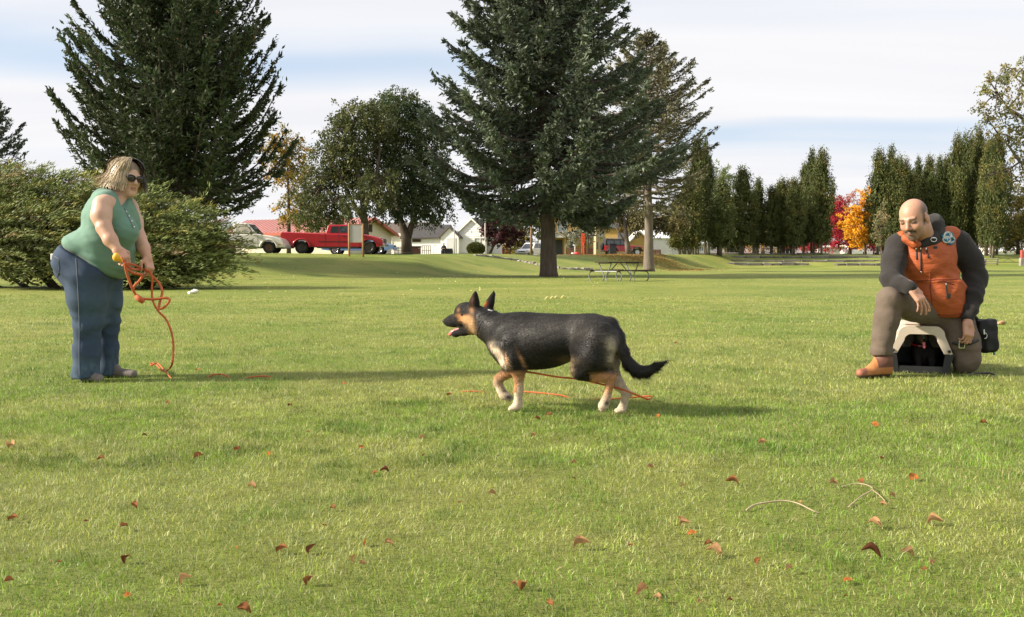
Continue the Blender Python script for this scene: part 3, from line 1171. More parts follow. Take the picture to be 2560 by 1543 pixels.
# ---- yellow-green trees behind the plum
for (px, Y, pts, tone, lab, sd) in [
    (1305, 118, [(1285, 560), (1310, 565), (1330, 550), (1300, 590), (1325, 595), (1345, 575), (1290, 605), (1280, 615)], [(0.20, 0.20, 0.045), (0.30, 0.24, 0.05), (0.14, 0.17, 0.04)], 'yellow green tree between the plum tree and the big spruce trunk', 71),
    (1480, 135, [(1455, 575), (1500, 560), (1540, 565), (1575, 575), (1520, 585)], [(0.36, 0.25, 0.04), (0.30, 0.20, 0.04)], 'golden tree crown behind the roofs left of the pale conifer trunk', 73),
]:
    p = at(px, Y)
    t = thing('autumn_tree', lab, 'tree', p)
    q = lambda a, b, c=0: tuple(P(a, b, Y + c) - p)
    cl = [(q(a, b, 0), (1.6, 1.6, 1.3)) for a, b in pts]
    broad(t, 6, [([q(px, 640), q(px, 600), q(px, 575)], 0.18, 0.06)], cl, 4500, 0.32, tone, sd)

# ---- pale blossoming-looking shrub in front of the yellow house
p = at(1462, 108)
t = thing('pale_shrub', 'pale grey green open shrub in front of the yellow house', 'shrub', p)
q = lambda a, b, c=0: tuple(P(a, b, 108 + c) - p)
cl = [(q(a, b, 0), (1.0, 1.0, .8)) for a, b in [(1450, 575), (1470, 572), (1462, 592), (1440, 592), (1480, 590), (1425, 585)]]
broad(t, 4, [([q(1462, 642), q(1462, 610), q(1460, 590)], 0.12, 0.05)], cl, 1800, 0.22, [(0.33, 0.32, 0.23), (0.26, 0.27, 0.19)], 79)

# ---- arborvitae columns: three kinds, copied
def thuja_proto(name, H, r, seed, tone, spires):
    rg = np.random.default_rng(seed)
    root = thing(name, None, 'tree', (0, 0, 0))
    tr = MB()
    cr = Crown()
    tone = np.array(tone)
    h0 = H * 0.135
    for (ox, oy, hk, rk) in spires:
        Hs = H * hk
        tr.tube([(ox * 0.6, oy * 0.6, -0.2), (ox * 0.8, oy * 0.8, h0 * 1.1), (ox, oy, Hs * 0.55)], [0.15, 0.12, 0.06], 8)
        tr.tube([(ox * 0.6 + 0.28, oy * 0.6 - .1, -0.2), (ox * 0.8 + 0.2, oy * 0.8, h0 * 1.3)], [0.09, 0.07], 7)
        nc = int(120 * Hs / 10)
        hh = h0 * 0.8 + (Hs - h0 * 0.8) * rg.random(nc) ** 0.95
        f = (hh - h0) / (Hs - h0)
        rad = r * rk * np.clip(np.minimum(0.55 + f * 2.2, 1.0) * np.clip((1 - f) * 2.3, 0, 1) ** 0.62, 0.05, 1) * rg.uniform(0.86, 1.14, nc)
        az = rg.random(nc) * 2 * math.pi
        cc = np.stack([ox + rad * np.cos(az) * 0.9, oy + rad * np.sin(az) * 0.9, hh], 1)
        per = 54
        out = np.stack([np.cos(az), np.sin(az), np.zeros(nc)], 1)
        C = cc[:, None] + rg.normal(size=(nc, per, 3)) * np.array([0.17, 0.17, 0.34]) + out[:, None] * (0.12 * rg.random((nc, per)))[..., None]
        U = out[:, None] * 0.35 + np.array([0, 0, 0.8]) + rg.normal(size=C.shape) * 0.45
        n_ = nc * per
        ct = np.repeat(tone[None] * rg.uniform(0.7, 1.35, (nc, 1)) * np.array([1, 1, 1]), per, 0) * rg.uniform(0.75, 1.3, (n_, 1))
        brown = np.repeat(rg.random(nc) < 0.10, per)
        ct = np.where(brown[:, None], ct * np.array([1.6, 1.12, 0.9]), ct)
        cr.add(C.reshape(-1, 3), U.reshape(-1, 3), 0.20 * rg.uniform(0.7, 1.3, n_), 0.085 * rg.uniform(0.7, 1.3, n_), ct, rg)
        # inner mass
        ni = 500
        hi_ = h0 + (Hs * 0.93 - h0) * rg.random(ni)
        fi = (hi_ - h0) / (Hs - h0)
        ri = r * rk * 0.6 * np.clip((1 - fi) * 2.3, 0, 1) ** 0.6 * rg.random(ni) ** .5
        ai = rg.random(ni) * 2 * math.pi
        cr.add(np.stack([ox + ri * np.cos(ai), oy + ri * np.sin(ai), hi_], 1), rg.normal(size=(ni, 3)) * 0.4 + np.array([0, 0, 1]), 0.7, 0.45, tone * 0.9, rg)
    tr.build('trunk', bark_pale, root, smooth=True, recalc=False)
    cr.build('crown', fol_thuja, root)
    return root


protos = [thuja_proto('columnar_tree', 10, 1.15, 101, (0.085, 0.098, 0.028), [(0, 0, 1, 1)]),
          thuja_proto('columnar_tree', 10, 1.0, 102, (0.074, 0.090, 0.027), [(-0.35, 0, 1, 1), (0.6, 0.2, 0.86, 0.8)]),
          thuja_proto('columnar_tree', 10, 1.25, 103, (0.090, 0.100, 0.028), [(0, 0, 0.96, 0.9), (-0.7, 0.1, 0.84, 0.75), (0.65, -0.2, 1.0, 0.7)])]
thj = [  # px, top py, Y, kind, width factor, label
    (1738, 352, 103, 0, 1.25, 'tall flat topped columnar tree just right of the thin conifer'),
    (1764, 356, 105, 1, 0.85, 'slim tall columnar tree beside the flat topped one right of the conifer'),
    (1712, 470, 100, 2, 1.4, 'broad low columnar tree partly behind the thin conifer branches'),
    (1800, 455, 101, 1, 1.4, 'broad columnar tree left of the short pointed one, beside the terraces'),
    (1855, 425, 106, 0, 1.5, 'pointed columnar tree standing alone above its shorter neighbours'),
    (1889, 453, 108, 1, 1.1, 'short twin tipped columnar tree right of the pointed one'),
    (1828, 490, 112, 2, 1.3, 'low bushy columnar tree in the dark gap left of the pointed one'),
    (1926, 470, 107, 0, 1.05, 'shortest slim columnar tree in the middle of the left row'),
    (1945, 466, 110, 1, 0.95, 'small columnar tree behind the shortest slim one'),
    (1966, 450, 108, 2, 1.1, 'three tipped columnar tree left of the tallest pair'),
    (1984, 452, 105, 0, 1.1, 'stout columnar tree at the foot of the tallest pair'),
    (2006, 416, 112, 0, 0.95, 'slim columnar tree leading up to the tallest pair'),
    (2028, 384, 110, 1, 1.1, 'left one of the tallest columnar pair beside the red maple'),
    (2052, 381, 106, 0, 1.2, 'right one of the tallest columnar pair beside the red maple'),
    (2192, 383, 106, 0, 1.25, 'left outermost columnar tree of the group behind the man'),
    (2215, 376, 110, 1, 1.15, 'high spire columnar tree second from the left behind the man'),
    (2232, 402, 105, 0, 1.0, 'columnar tree directly above the man with a rounded tip'),
    (2258, 396, 108, 2, 1.0, 'columnar tree with three tips right above the bald head'),
    (2296, 404, 112, 1, 1.0, 'thin see-through columnar tree in the middle of the right group'),
    (2318, 398, 109, 0, 1.0, 'short columnar tree between the two high blocks of the right group'),
    (2335, 402, 107, 1, 1.0, 'narrow columnar tree with a brownish tip in the right group'),
    (2358, 398, 108, 0, 1.1, 'columnar tree at the left foot of the tallest right block'),
    (2386, 345, 106, 0, 1.05, 'left front spire of the tallest right block'),
    (2402, 348, 110, 1, 1.0, 'second spire of the tallest right block'),
    (2422, 346, 112, 0, 0.95, 'spire set back in the middle of the tallest right block'),
    (2440, 330, 107, 0, 1.05, 'highest spire of all the columnar trees'),
    (2462, 352, 105, 2, 1.15, 'broad columnar tree right of the highest spire'),
    (2490, 350, 107, 0, 1.25, 'right outermost columnar tree next to the hazy hill'),
    (2475, 365, 103, 1, 1.2, 'low front columnar tree near the right end of the tallest block'),
]
used_k = set()
for px, top, Y, k, wf, lab in thj:
    p = at(px, Y)
    Hh = P(px, top, Y)[2] - p[2]
    s = Hh / 10
    ws = wf * (0.82 + 0.06 * Hh / 10)
    rz = (px * 0.73) % 6.28
    if k not in used_k:
        used_k.add(k)
        o = protos[k]
        o.location = [float(v) for v in p]
        o.rotation_euler = (0, 0, rz)
        o.scale = (ws, ws, s)
        tag(o, lab, group='columnar evergreen trees at the back of the park')
    else:
        dup(protos[k], p, rz, (ws, ws, s), lab, 'columnar evergreen trees at the back of the park')

# ---- red and yellow maples
for (name, px, Y, pts, n, tone, lab, sd, trunk_b) in [
    ('red_maple', 2125, 138, [(2085, 530, 2.2), (2110, 545, 2.2), (2080, 565, 2.2), (2100, 590, 2.0), (2135, 590, 2.2), (2070, 600, 1.6), (2165, 600, 1.8), (2190, 605, 1.5), (2120, 560, 2.0), (2085, 500, 1.2), (2060, 612, 1.2), (2035, 606, 1.0), (2210, 608, 1.2)], 11000, [(0.33, 0.016, 0.034), (0.26, 0.014, 0.030), (0.38, 0.035, 0.05)], 'crimson maple between the two groups of columnar trees', 83, 0.3),
    ('pink_maple', 2120, 150, [(2110, 510, 2.4), (2140, 520, 2.4), (2085, 515, 2.0), (2155, 540, 2.0)], 3000, [(0.40, 0.15, 0.12), (0.36, 0.17, 0.13)], 'faded pink brown tree top behind the crimson and golden maples', 85, 0.25),
    ('golden_maple', 2163, 118, [(2165, 485, 1.0), (2172, 515, 1.3), (2150, 530, 1.2), (2130, 540, 1.3), (2175, 550, 1.3), (2145, 560, 1.4), (2120, 565, 1.1), (2165, 580, 1.3), (2140, 590, 1.1), (2178, 590, 1.1), (2150, 605, .8), (2178, 600, .8)], 7500, [(0.64, 0.32, 0.018), (0.55, 0.25, 0.015), (0.70, 0.38, 0.03)], 'golden orange maple in front of the crimson one', 87, 0.2),
    ('russet_tree', 2484, 135, [(2478, 560, 1.8), (2490, 585, 1.8), (2470, 590, 1.6), (2500, 560, 1.5), (2485, 610, 1.4)], 4000, [(0.28, 0.13, 0.08), (0.22, 0.11, 0.06)], 'russet brown tree at the foot of the hazy hill on the right', 89, 0.2),
    ('yellow_tree', 2545, 112, [(2545, 520, 1.8), (2560, 490, 1.6), (2530, 555, 1.8), (2555, 570, 2.0), (2520, 590, 1.5), (2550, 605, 1.6), (2580, 560, 2.0), (2510, 610, 1.0)], 8000, [(0.24, 0.21, 0.06), (0.30, 0.24, 0.07), (0.18, 0.18, 0.05)], 'yellow green tree at the right edge beyond the rail fence', 91, 0.25),
    ('autumn_tree', 1905, 150, [(1880, 600, 2), (1905, 590, 2), (1930, 610, 2), (1850, 610, 2), (1960, 612, 2), (1820, 615, 1.6), (1895, 560, 1.0), (1900, 545, 1.0)], 4500, [(0.42, 0.24, 0.03), (0.30, 0.24, 0.05), (0.45, 0.17, 0.03)], 'orange and yellow tree glowing between the columnar trunks', 93, 0.2),
    ('autumn_tree', 1985, 145, [(1975, 612, 1.4), (2000, 608, 1.5), (2020, 612, 1.5), (2040, 615, 1.2)], 2500, [(0.50, 0.03, 0.04), (0.4, 0.05, 0.05)], 'bright red bush seen between the trunks under the tallest pair', 95, 0.2),
    ('leafy_tree', 1815, 140, [(1810, 440, 2.2), (1800, 450, 2.0), (1822, 455, 1.6), (1790, 470, 2.0), (1820, 480, 1.5)], 3500, [(0.12, 0.16, 0.06), (0.16, 0.19, 0.07)], 'light green round crown beyond the flat topped columnar tree', 97, 0.25),
]:
    p = at(px, Y)
    t = thing(name, lab, 'tree', p)
    q = lambda a, b, c=0: tuple(P(a, b, Y + c) - p)
    cl = [(q(a, b, random.Random(a + b).uniform(-1.5, 1.5)), (r_, r_, r_ * .85)) for a, b, r_ in pts]
    hy = min(b for a, b, r_ in pts)
    broad(t, 6, [([q(px, 642), q(px, 612), q(px, (612 + hy) / 2)], trunk_b, trunk_b * 0.35)], cl, n, 0.30, tone, sd)

# ---- young staked tree
p = at(2203, 83)
t = thing('young_tree', 'slender young tree with a narrow pale crown left of the kneeling man', 'tree', p)
q = lambda a, b, c=0: tuple(P(a, b, 83 + c) - p)
cl = [(q(a, b, 0), (r_, r_, r_ * 1.3)) for a, b, r_ in [(2202, 515, .25), (2204, 540, .42), (2198, 560, .55), (2208, 575, .6), (2196, 590, .6), (2206, 600, .55), (2202, 615, .4), (2192, 575, .35)]]
broad(t, 6, [([q(2203, 674), q(2203, 640), q(2202, 560), q(2202, 510)], 0.07, 0.015)], cl, 1500, 0.17, [(0.20, 0.19, 0.09), (0.26, 0.20, 0.10), (0.16, 0.17, 0.08)], 99, droop=-0.5)

# ---- big airy tree at the right edge
p = at(2720, 52)
t = thing('leafy_tree', 'open pale yellow green tree leaning in from the right edge', 'tree', p)
q = lambda a, b, c=0: tuple(P(a, b, 52 + c) - p)
tr_ = [([q(2720, 700), q(2715, 560), q(2690, 440), q(2640, 340), q(2590, 260)], 0.4, 0.09), ([q(2680, 430), q(2600, 425), q(2550, 405), q(2525, 370), q(2495, 335)], 0.15, 0.03), ([q(2620, 320), q(2560, 300), q(2520, 270), q(2495, 235)], 0.1, 0.03), ([q(2550, 405), q(2520, 425), q(2490, 435)], 0.06, 0.02), ([q(2600, 270), q(2570, 225), q(2540, 195)], 0.08, 0.03)]
cl = []
for a, b, r_ in [(2450, 275, .45), (2470, 240, .6), (2475, 205, .6), (2500, 190, .7), (2535, 180, .7), (2560, 170, .7), (2490, 275, .7), (2520, 245, .7), (2555, 235, .8), (2580, 200, .8), (2470, 300, .5), (2510, 305, .7), (2545, 310, .7), (2490, 335, .6), (2550, 360, .7), (2575, 300, .9), (2530, 345, .5), (2565, 400, .7), (2535, 390, .4), (2475, 430, .55), (2495, 420, .5), (2465, 455, .4), (2490, 450, .5), (2560, 440, .5), (2530, 450, .35), (2600, 350, .9), (2620, 260, 1.0), (2640, 420, 1.0)]:
    cl.append((q(a, b, random.Random(a + b).uniform(-1.2, 1.2)), (r_, r_, r_ * 0.8)))
broad(t, 12, tr_, cl, 7200, 0.16, [(0.24, 0.22, 0.075), (0.17, 0.17, 0.06), (0.29, 0.23, 0.08), (0.13, 0.145, 0.05)], 121, droop=0.35, rad_tw=0.035)

# ---- round clipped shrub by the white house
p = at(1190, 101)
t = thing('clipped_shrub', 'round clipped olive shrub in front of the white gabled house', 'shrub', p)
rg = np.random.default_rng(5)
cr = Crown()
n = 5000
d = rg.normal(size=(n, 3))
d /= np.linalg.norm(d, axis=1, keepdims=True)
c = d * np.array([1.02, 0.9, 0.72]) * (rg.random((n, 1)) ** 0.2) + np.array([0, 0, 0.75])
cr.add(c, d + rg.normal(size=(n, 3)) * 0.5, 0.2, 0.1, np.array([0.085, 0.095, 0.025]) * rg.uniform(0.7, 1.5, (n, 1)), rg)
cr.build('foliage', fol_thuja, t)
MB().tube([(0, 0, -0.1), (0, 0, 0.9)], [0.08, 0.04], 7).build('stem', bark_m, t)

# ---- sprawling juniper on the left
p = at(250, 29)
t = thing('juniper_shrub', 'huge sprawling juniper with feathery olive sprays behind the woman', 'shrub', p)
rg = np.random.default_rng(77)
cr = Crown()
wood = MB()
lobes = [(-40, 570, 1.0, 2.6, 2.0, 1.95), (60, 565, 0.5, 2.5, 2.0, 1.85), (160, 570, 0.8, 2.3, 2.0, 1.80), (260, 585, 0.0, 2.2, 1.9, 1.75), (360, 600, -.3, 2.1, 1.8, 1.55), (440, 612, -.5, 1.7, 1.6, 1.28), (505, 625, -.3, 1.15, 1.3, 0.85), (-150, 580, 1.0, 2.6, 2.2, 2.1), (80, 620, -1.2, 2.2, 1.5, 1.3), (260, 650, -1.3, 2.0, 1.4, 0.95), (420, 665, -1.1, 1.5, 1.3, 0.75)]
ptot = 0
for (a, b, c_, rx, ry, rz_) in lobes:
    cc = P(a, b, 29 + c_) - p
    cc[2] = max(cc[2], 0.5)
    ns = int(215 * rx * rz_ / 2.2)
    d = rg.normal(size=(ns, 3))
    d[:, 1] = -np.abs(d[:, 1]) * 0.9 + 0.25
    d /= np.linalg.norm(d, axis=1, keepdims=True)
    d = d[d[:, 2] > -0.75]
    root_ = cc + d * np.array([rx, ry, rz_]) * rg.uniform(0.66, 0.97, (len(d), 1))
    root_[:, 2] = np.maximum(root_[:, 2], 0.12)
    for r0_, dd in zip(root_, d):
        az = rg.normal() * 0.7
        u0 = dd * 0.34 + np.array([0.92 * math.cos(az * .6), -0.22 + 0.25 * math.sin(az), 0.16]) + rg.normal(size=3) * 0.10
        u0 /= np.linalg.norm(u0)
        L = rg.uniform(0.6, 1.2)
        m_ = 36
        k = rg.random(m_)
        cen = r0_ + u0 * (k * L)[:, None] + np.array([0, 0, -1.0]) * (0.22 * L * k ** 2)[:, None]
        side = np.cross(u0, [0, 0, 1.0])
        side /= np.linalg.norm(side) + 1e-9
        wdt = 0.15 * (1 - k) + 0.03
        cen = cen + side * (rg.normal(size=m_) * wdt)[:, None] + rg.normal(size=(m_, 3)) * 0.035
        uu = u0 * 0.9 + side * (rg.normal(size=(m_, 1)) * 0.30) + rg.normal(size=(m_, 3)) * 0.20 + np.array([0, 0, 0.05])
        tone = np.array([0.170, 0.205, 0.062]) * rg.uniform(0.70, 1.20)
        if rg.random() < 0.20:
            tone = np.array([0.26, 0.245, 0.065]) * rg.uniform(0.8, 1.15)
        if rg.random() < 0.03:
            tone = np.array([0.24, 0.17, 0.10])
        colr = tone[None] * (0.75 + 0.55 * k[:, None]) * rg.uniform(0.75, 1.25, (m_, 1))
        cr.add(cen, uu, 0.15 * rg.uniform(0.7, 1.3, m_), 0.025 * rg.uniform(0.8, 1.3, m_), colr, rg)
    # inner twigs that close the mass
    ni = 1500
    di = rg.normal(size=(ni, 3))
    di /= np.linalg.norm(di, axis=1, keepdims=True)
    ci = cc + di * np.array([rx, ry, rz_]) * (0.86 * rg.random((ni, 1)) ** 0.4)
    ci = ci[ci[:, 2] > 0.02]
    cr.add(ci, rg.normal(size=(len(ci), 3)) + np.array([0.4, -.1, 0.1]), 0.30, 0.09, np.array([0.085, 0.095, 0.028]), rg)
    wood.tube([(cc[0] * 0.6, cc[1] * 0.6, -0.1), (cc[0] * 0.8, cc[1] * 0.8, 0.4), tuple(cc)], [0.09, 0.07, 0.03], 6)
wood.build('stem', bark_m, t, smooth=True, recalc=False)
cr.build('foliage', fol_thuja, t)
# ================================================================== BUILDINGS
def paint(name, c, rough=0.6, var=0.06, scale=1.5, bump=0.0):
    return mat(name, c, rough, var=var, scale=scale, bump=bump, bscale=30)


cream_m = paint('cream_paint', (0.66, 0.60, 0.44))
white_m = paint('white_siding_paint', (0.84, 0.83, 0.82))
offwhite_m = paint('aged_white_paint', (0.72, 0.69, 0.62))
yellow_m = paint('ochre_paint', (0.56, 0.36, 0.11))
tan_m = paint('tan_paint', (0.42, 0.34, 0.20))
taupe_m = paint('taupe_paint', (0.34, 0.28, 0.23))
grey_m = paint('grey_paint', (0.50, 0.49, 0.46))
trim_m = paint('trim_white', (0.76, 0.75, 0.72))
redroof_m = mat('red_metal_roof', (0.40, 0.165, 0.145), 0.45, var=0.12, scale=1.2)
redtrim_m = paint('red_trim', (0.42, 0.10, 0.055))
brownroof_m = mat('brown_shingle', (0.105, 0.085, 0.070), 0.9, var=0.3, scale=4, bump=0.5, bscale=12)
darkroof_m = mat('dark_shingle', (0.055, 0.052, 0.052), 0.9, var=0.3, scale=4, bump=0.5, bscale=12)
whiteroof_m = mat('white_metal_roof', (0.80, 0.80, 0.80), 0.4, var=0.05, scale=1)
glass_m = mat('window_glass', (0.05, 0.06, 0.065), 0.08, spec=0.8)
curtain_m = mat('window_curtain', (0.42, 0.46, 0.44), 0.5, var=0.2, scale=2)
door_m = paint('grey_door', (0.62, 0.62, 0.62))
darkdoor_m = paint('dark_door', (0.06, 0.065, 0.07))
brick_m = mat('brown_brick', (0.17, 0.075, 0.05), 0.9, var=0.35, scale=7, bump=0.4, bscale=20)
wood_m = mat('weathered_wood', (0.19, 0.125, 0.08), 0.9, var=0.3, scale=3, bump=0.4, bscale=18, stretch=(1, 1, 5))
darkwood_m = mat('dark_wood', (0.06, 0.038, 0.028), 0.9, var=0.3, scale=3, bump=0.4, bscale=18)


def window(par, x, z, w, h, y=-0.02, glass=None, cross=True, sashes=1, fr=0.07):
    """a window in the wall plane y=0 facing -y: frame > pane"""
    f = MB()
    f.box((x - w / 2 - fr / 2, y, z), (fr, 0.10, h + 2 * fr)).box((x + w / 2 + fr / 2, y, z), (fr, 0.10, h + 2 * fr))
    f.box((x, y, z + h / 2 + fr / 2), (w - 0.002, 0.10, fr)).box((x, y - 0.01, z - h / 2 - fr / 2), (w + 3 * fr, 0.14, fr * 0.98))
    for k in range(1, sashes):
        f.box((x - w / 2 + w * k / sashes, y - 0.003, z), (fr * 0.9, 0.09, h - 0.004))
    if cross:
        f.box((x, y + 0.006, z), (w - 0.004, 0.07, 0.05))
    fo = f.build('window', trim_m, par)
    MB().box((x, y + 0.035, z), (w, 0.012, h)).build('pane', glass or glass_m, fo)
    return fo


def siding(par, W, h, apex, gable, m, x0=None, step=0.2, y=0.0, holes=()):
    """overlapping boards on the wall plane facing -y"""
    b = MB()
    z = 0.0
    x0 = -W / 2 if x0 is None else x0
    while z < (apex if gable else h) - 0.02:
        zt = min(z + step, apex if gable else h)
        def half(zz):
            if not gable or zz <= h:
                return 0.0
            return (zz - h) / (apex - h) * W / 2
        xa, xb = x0 + half(zt), x0 + W - half(zt)
        if xb - xa > 0.05:
            segs = [(xa, xb)]
            for (hx0, hx1, hz0, hz1) in holes:
                if zt > hz0 + 0.02 and z < hz1 - 0.02:
                    ns = []
                    for (p0, p1) in segs:
                        if p1 <= hx0 or p0 >= hx1:
                            ns.append((p0, p1))
                        else:
                            if p0 < hx0:
                                ns.append((p0, hx0))
                            if p1 > hx1:
                                ns.append((hx1, p1))
                    segs = ns
            for (p0, p1) in segs:
                b.add([(p0, y - 0.045, z), (p1, y - 0.045, z), (p1, y - 0.012, zt), (p0, y - 0.012, zt), (p0, y + 0.0, z), (p1, y + 0.0, z)],
                      [(0, 1, 2, 3), (4, 5, 1, 0)])
        z = zt
    o = b.build('siding', m, par, recalc=False)
    o['kind'] = 'stuff'
    return o


def walls(par, W, D, h, apex, m, gable_front=True, name='wall'):
    b = MB()
    if gable_front:
        b.prism([(-W / 2, -0.4), (W / 2, -0.4), (W / 2, h), (0, apex), (-W / 2, h)], 0, D, 'y')
    else:
        b.prism([(0, -0.4), (D, -0.4), (D, h), (D / 2, apex), (0, h)], -W / 2, W / 2, 'x')
    return b.build(name, m, par)


def roof(par, W, D, h, apex, m, gable_front=True, ov=0.35, th=0.14, trim=None, name='roof'):
    b = MB()
    if gable_front:
        L = W / 2
        sl = (apex - h) / L
        e = ov * 0.7
        for s in (-1, 1):
            b.prism([(0, apex + 0.01), (s * (L + e), h - sl * e + 0.01), (s * (L + e), h - sl * e + th), (0, apex + th + 0.02)], -ov, D + ov, 'y')
    else:
        L = D / 2
        sl = (apex - h) / L
        e = ov
        for s in (-1, 1):
            b.prism([(L, apex + 0.01), (L + s * (L + e), h - sl * e + 0.01), (L + s * (L + e), h - sl * e + th), (L, apex + th + 0.02)], -W / 2 - ov, W / 2 + ov, 'x')
    ro = b.build(name, m, par)
    if trim:
        t = MB()
        if gable_front:
            for s in (-1, 1):
                t.prism([(0, apex + th + 0.04), (s * (W / 2 + e), h - sl * e + th + 0.02), (s * (W / 2 + e), h - sl * e - 0.06), (0, apex - 0.08)], -ov - 0.05, -ov - 0.005, 'y')
        else:
            t.box((0, -e - 0.03, h - sl * e + th / 2 - 0.02), (W + 2 * ov, 0.06, th + 0.14))
            for sx in (-1, 1):
                for s in (-1, 1):
                    t.prism([(L, apex + th + 0.05), (L + s * (L + e), h - sl * e + th + 0.03), (L + s * (L + e), h - sl * e - 0.10), (L, apex - 0.10)], sx * (W / 2 + ov + 0.005), sx * (W / 2 + ov + 0.06), 'x')
        t.build('fascia', trim, ro)
    return ro


def house_at(px, Y, rz, name, label):
    return thing(name, label, 'house', at(px, Y), rz)


# -- cream hall with the red metal roof
h = house_at(715, 93, R(-24), 'hall', 'low cream building with a red metal roof behind the two pickups')
W, D = 15.0, 8.0
walls(h, W, D, 2.35, 3.75, cream_m, False)
rf = roof(h, W, D, 2.35, 3.75, redroof_m, False, 0.55, 0.16, redtrim_m)
for k in range(34):
    x = -W / 2 - 0.5 + (W + 1.0) * k / 33
    MB().prism([(4.0, 3.91), (-0.5, 2.33 + 0.0), (-0.5, 2.37), (4.0, 3.97)], x - 0.018, x + 0.018, 'x').build('seam', redroof_m, rf)
MB().cyl((-1.5, 1.6, 2.9), (-1.5, 1.6, 3.35), 0.09).build('vent_pipe', darkwood_m, rf)
MB().cyl((-2.4, 3.0, 3.4), (-2.4, 3.0, 3.85), 0.16).cyl((-2.4, 3.0, 3.85), (-2.4, 3.0, 3.93), 0.26).build('vent_pipe', darkwood_m, rf)
for x in (-4.5, -1.0, 2.5, 5.2):
    window(h, x, 1.35, 1.2, 0.9)
b = MB().box((W / 2 + 0.03, 4.0, 2.85), (0.05, 0.6, 0.75))
b.build('vent_louver', darkwood_m, h)
# -- taupe gable far behind
h = house_at(735, 132, R(-8), 'house', 'taupe gabled building rising behind the red roof')
walls(h, 9, 9, 4.6, 6.1, taupe_m)
roof(h, 9, 9, 4.6, 6.1, taupe_m, True, 0.3)
window(h, -2.5, 3.4, 1.0, 1.2)

# -- aged white house left of the forked tree
h = house_at(985, 108, R(-12), 'house', 'old off-white clapboard house with a brown roof behind the forked tree')
W, D = 8.6, 6.0
walls(h, W, D, 2.65, 3.9, offwhite_m, False)
siding(h, W, 2.65, 2.65, False, offwhite_m, step=0.22)
roof(h, W, D, 2.65, 3.9, brownroof_m, False, 0.4, 0.13, trim_m)
window(h, -0.6, 1.55, 0.75, 1.1, -0.06, curtain_m)
window(h, -3.0, 1.55, 0.75, 1.1, -0.06)

# -- white gabled house
h = house_at(1180, 104, R(-14), 'white_house', 'white clapboard house with a tall narrow gable and a small gabled entry')
W, D, hh, ap = 3.35, 7.0, 2.6, 4.15
walls(h, W, D, hh, ap, white_m)
siding(h, W, hh, ap, True, white_m, holes=[(0.3, 1.0, 0.75, 2.05)])
roof(h, W, D, hh, ap, brownroof_m, True, 0.22, 0.12, trim_m)
window(h, 0.66, 1.4, 0.62, 1.15, -0.05, curtain_m, True)
MB().cyl((-0.12, -0.09, 2.75), (-0.12, 0.02, 2.75), 0.07).build('wall_lamp', trim_m, h)
e = MB()
e.prism([(-1.05, -0.4), (1.05, -0.4), (1.05, 2.15), (0, 3.15), (-1.05, 2.15)], -0.9, 0.0, 'y')
e.v = [(p[0] - 2.35, p[1], p[2]) for p in e.v]
en = e.build('entry_porch', white_m, h)
b = MB()
for s in (-1, 1):
    b.prism([(-2.35, 3.17), (-2.35 + s * 1.3, 1.95), (-2.35 + s * 1.3, 2.08), (-2.35, 3.3)], -1.1, 0.0, 'y')
b.build('porch_roof', brownroof_m, en)
d_ = MB().box((-2.15, -0.925, 0.98), (0.86, 0.05, 1.96)).build('door', door_m, h)
MB().ell((-1.82, -0.97, 0.95), (0.03, 0.03, 0.03), 8, 6).build('handle', darkwood_m, d_)
f = MB()
f.box((-2.62, -0.93, 1.0), (0.09, 0.07, 2.08)).box((-1.68, -0.93, 1.0), (0.09, 0.07, 2.08)).box((-2.15, -0.93, 2.0), (0.85, 0.07, 0.09))
f.build('door_frame', trim_m, h)
# long wing with the dark roof
w = MB()
w.prism([(0.6, -0.4), (5.0, -0.4), (5.0, 2.15), (2.8, 3.5), (0.6, 2.15)], -8.4, -3.4, 'x')
w.build('wing_wall', white_m, h)
siding(h, 5.0, 2.1, 2.1, False, white_m, x0=-8.4, y=0.6)
r_ = MB()
for s in (-1, 1):
    r_.prism([(2.8, 3.52), (2.8 + s * 2.6, 1.97), (2.8 + s * 2.6, 2.11), (2.8, 3.67)], -8.7, -3.35, 'x')
r_.build('wing_roof', darkroof_m, h)
b = MB().box((-6.8, 0.52, 1.78), (1.0, 0.06, 0.32)).build('window', darkwood_m, h)

# -- yellow house
h = house_at(1412, 118, R(-6), 'yellow_house', 'ochre yellow house with a dark porch roof behind the big spruce trunk')
W, D, hh, ap = 6.2, 8, 4.0, 5.6
walls(h, W, D, hh, ap, yellow_m)
roof(h, W, D, hh, ap, darkroof_m, True, 0.4, 0.15, tan_m)
window(h, -0.35, 3.75, 1.15, 1.25, -0.03, curtain_m, True, 2)
window(h, 0.85, 1.55, 0.55, 1.5, -0.03, glass_m, True)
window(h, -2.6, 1.55, 0.55, 1.5, -0.03, glass_m, True)
MB().box((-0.75, -0.03, 1.05), (0.9, 0.06, 2.1)).build('door', darkdoor_m, h)
pr = MB()
pr.prism([(0.0, 3.0), (-1.7, 2.3), (-1.7, 2.42), (0.0, 3.14)], -3.6, 4.0, 'x')
pr.build('porch_roof', darkroof_m, h)
pg = MB()
for s in (-1, 1):
    pg.prism([(-0.9, 3.0), (-0.9 + s * 1.1, 2.3), (-0.9 + s * 1.1, 2.42), (-0.9, 3.14)], -2.1, -0.4, 'y')
pg.build('porch_gable', tan_m, h)
MB().prism([(-1.85, 2.33), (0.05, 2.33), (-0.9, 2.95)], -1.98, -1.9, 'y').build('gable_panel', grey_m, h)
for x in (-3.3, -1.8, 0.1, 3.7):
    MB().box((x, -1.55, 1.1), (0.14, 0.14, 2.4)).build('porch_post', tan_m, h)
for k in range(4):
    MB().box((1.9, -1.62, 0.25 + 0.24 * k), (3.4, 0.06, 0.10)).build('porch_rail', brick_m, h)
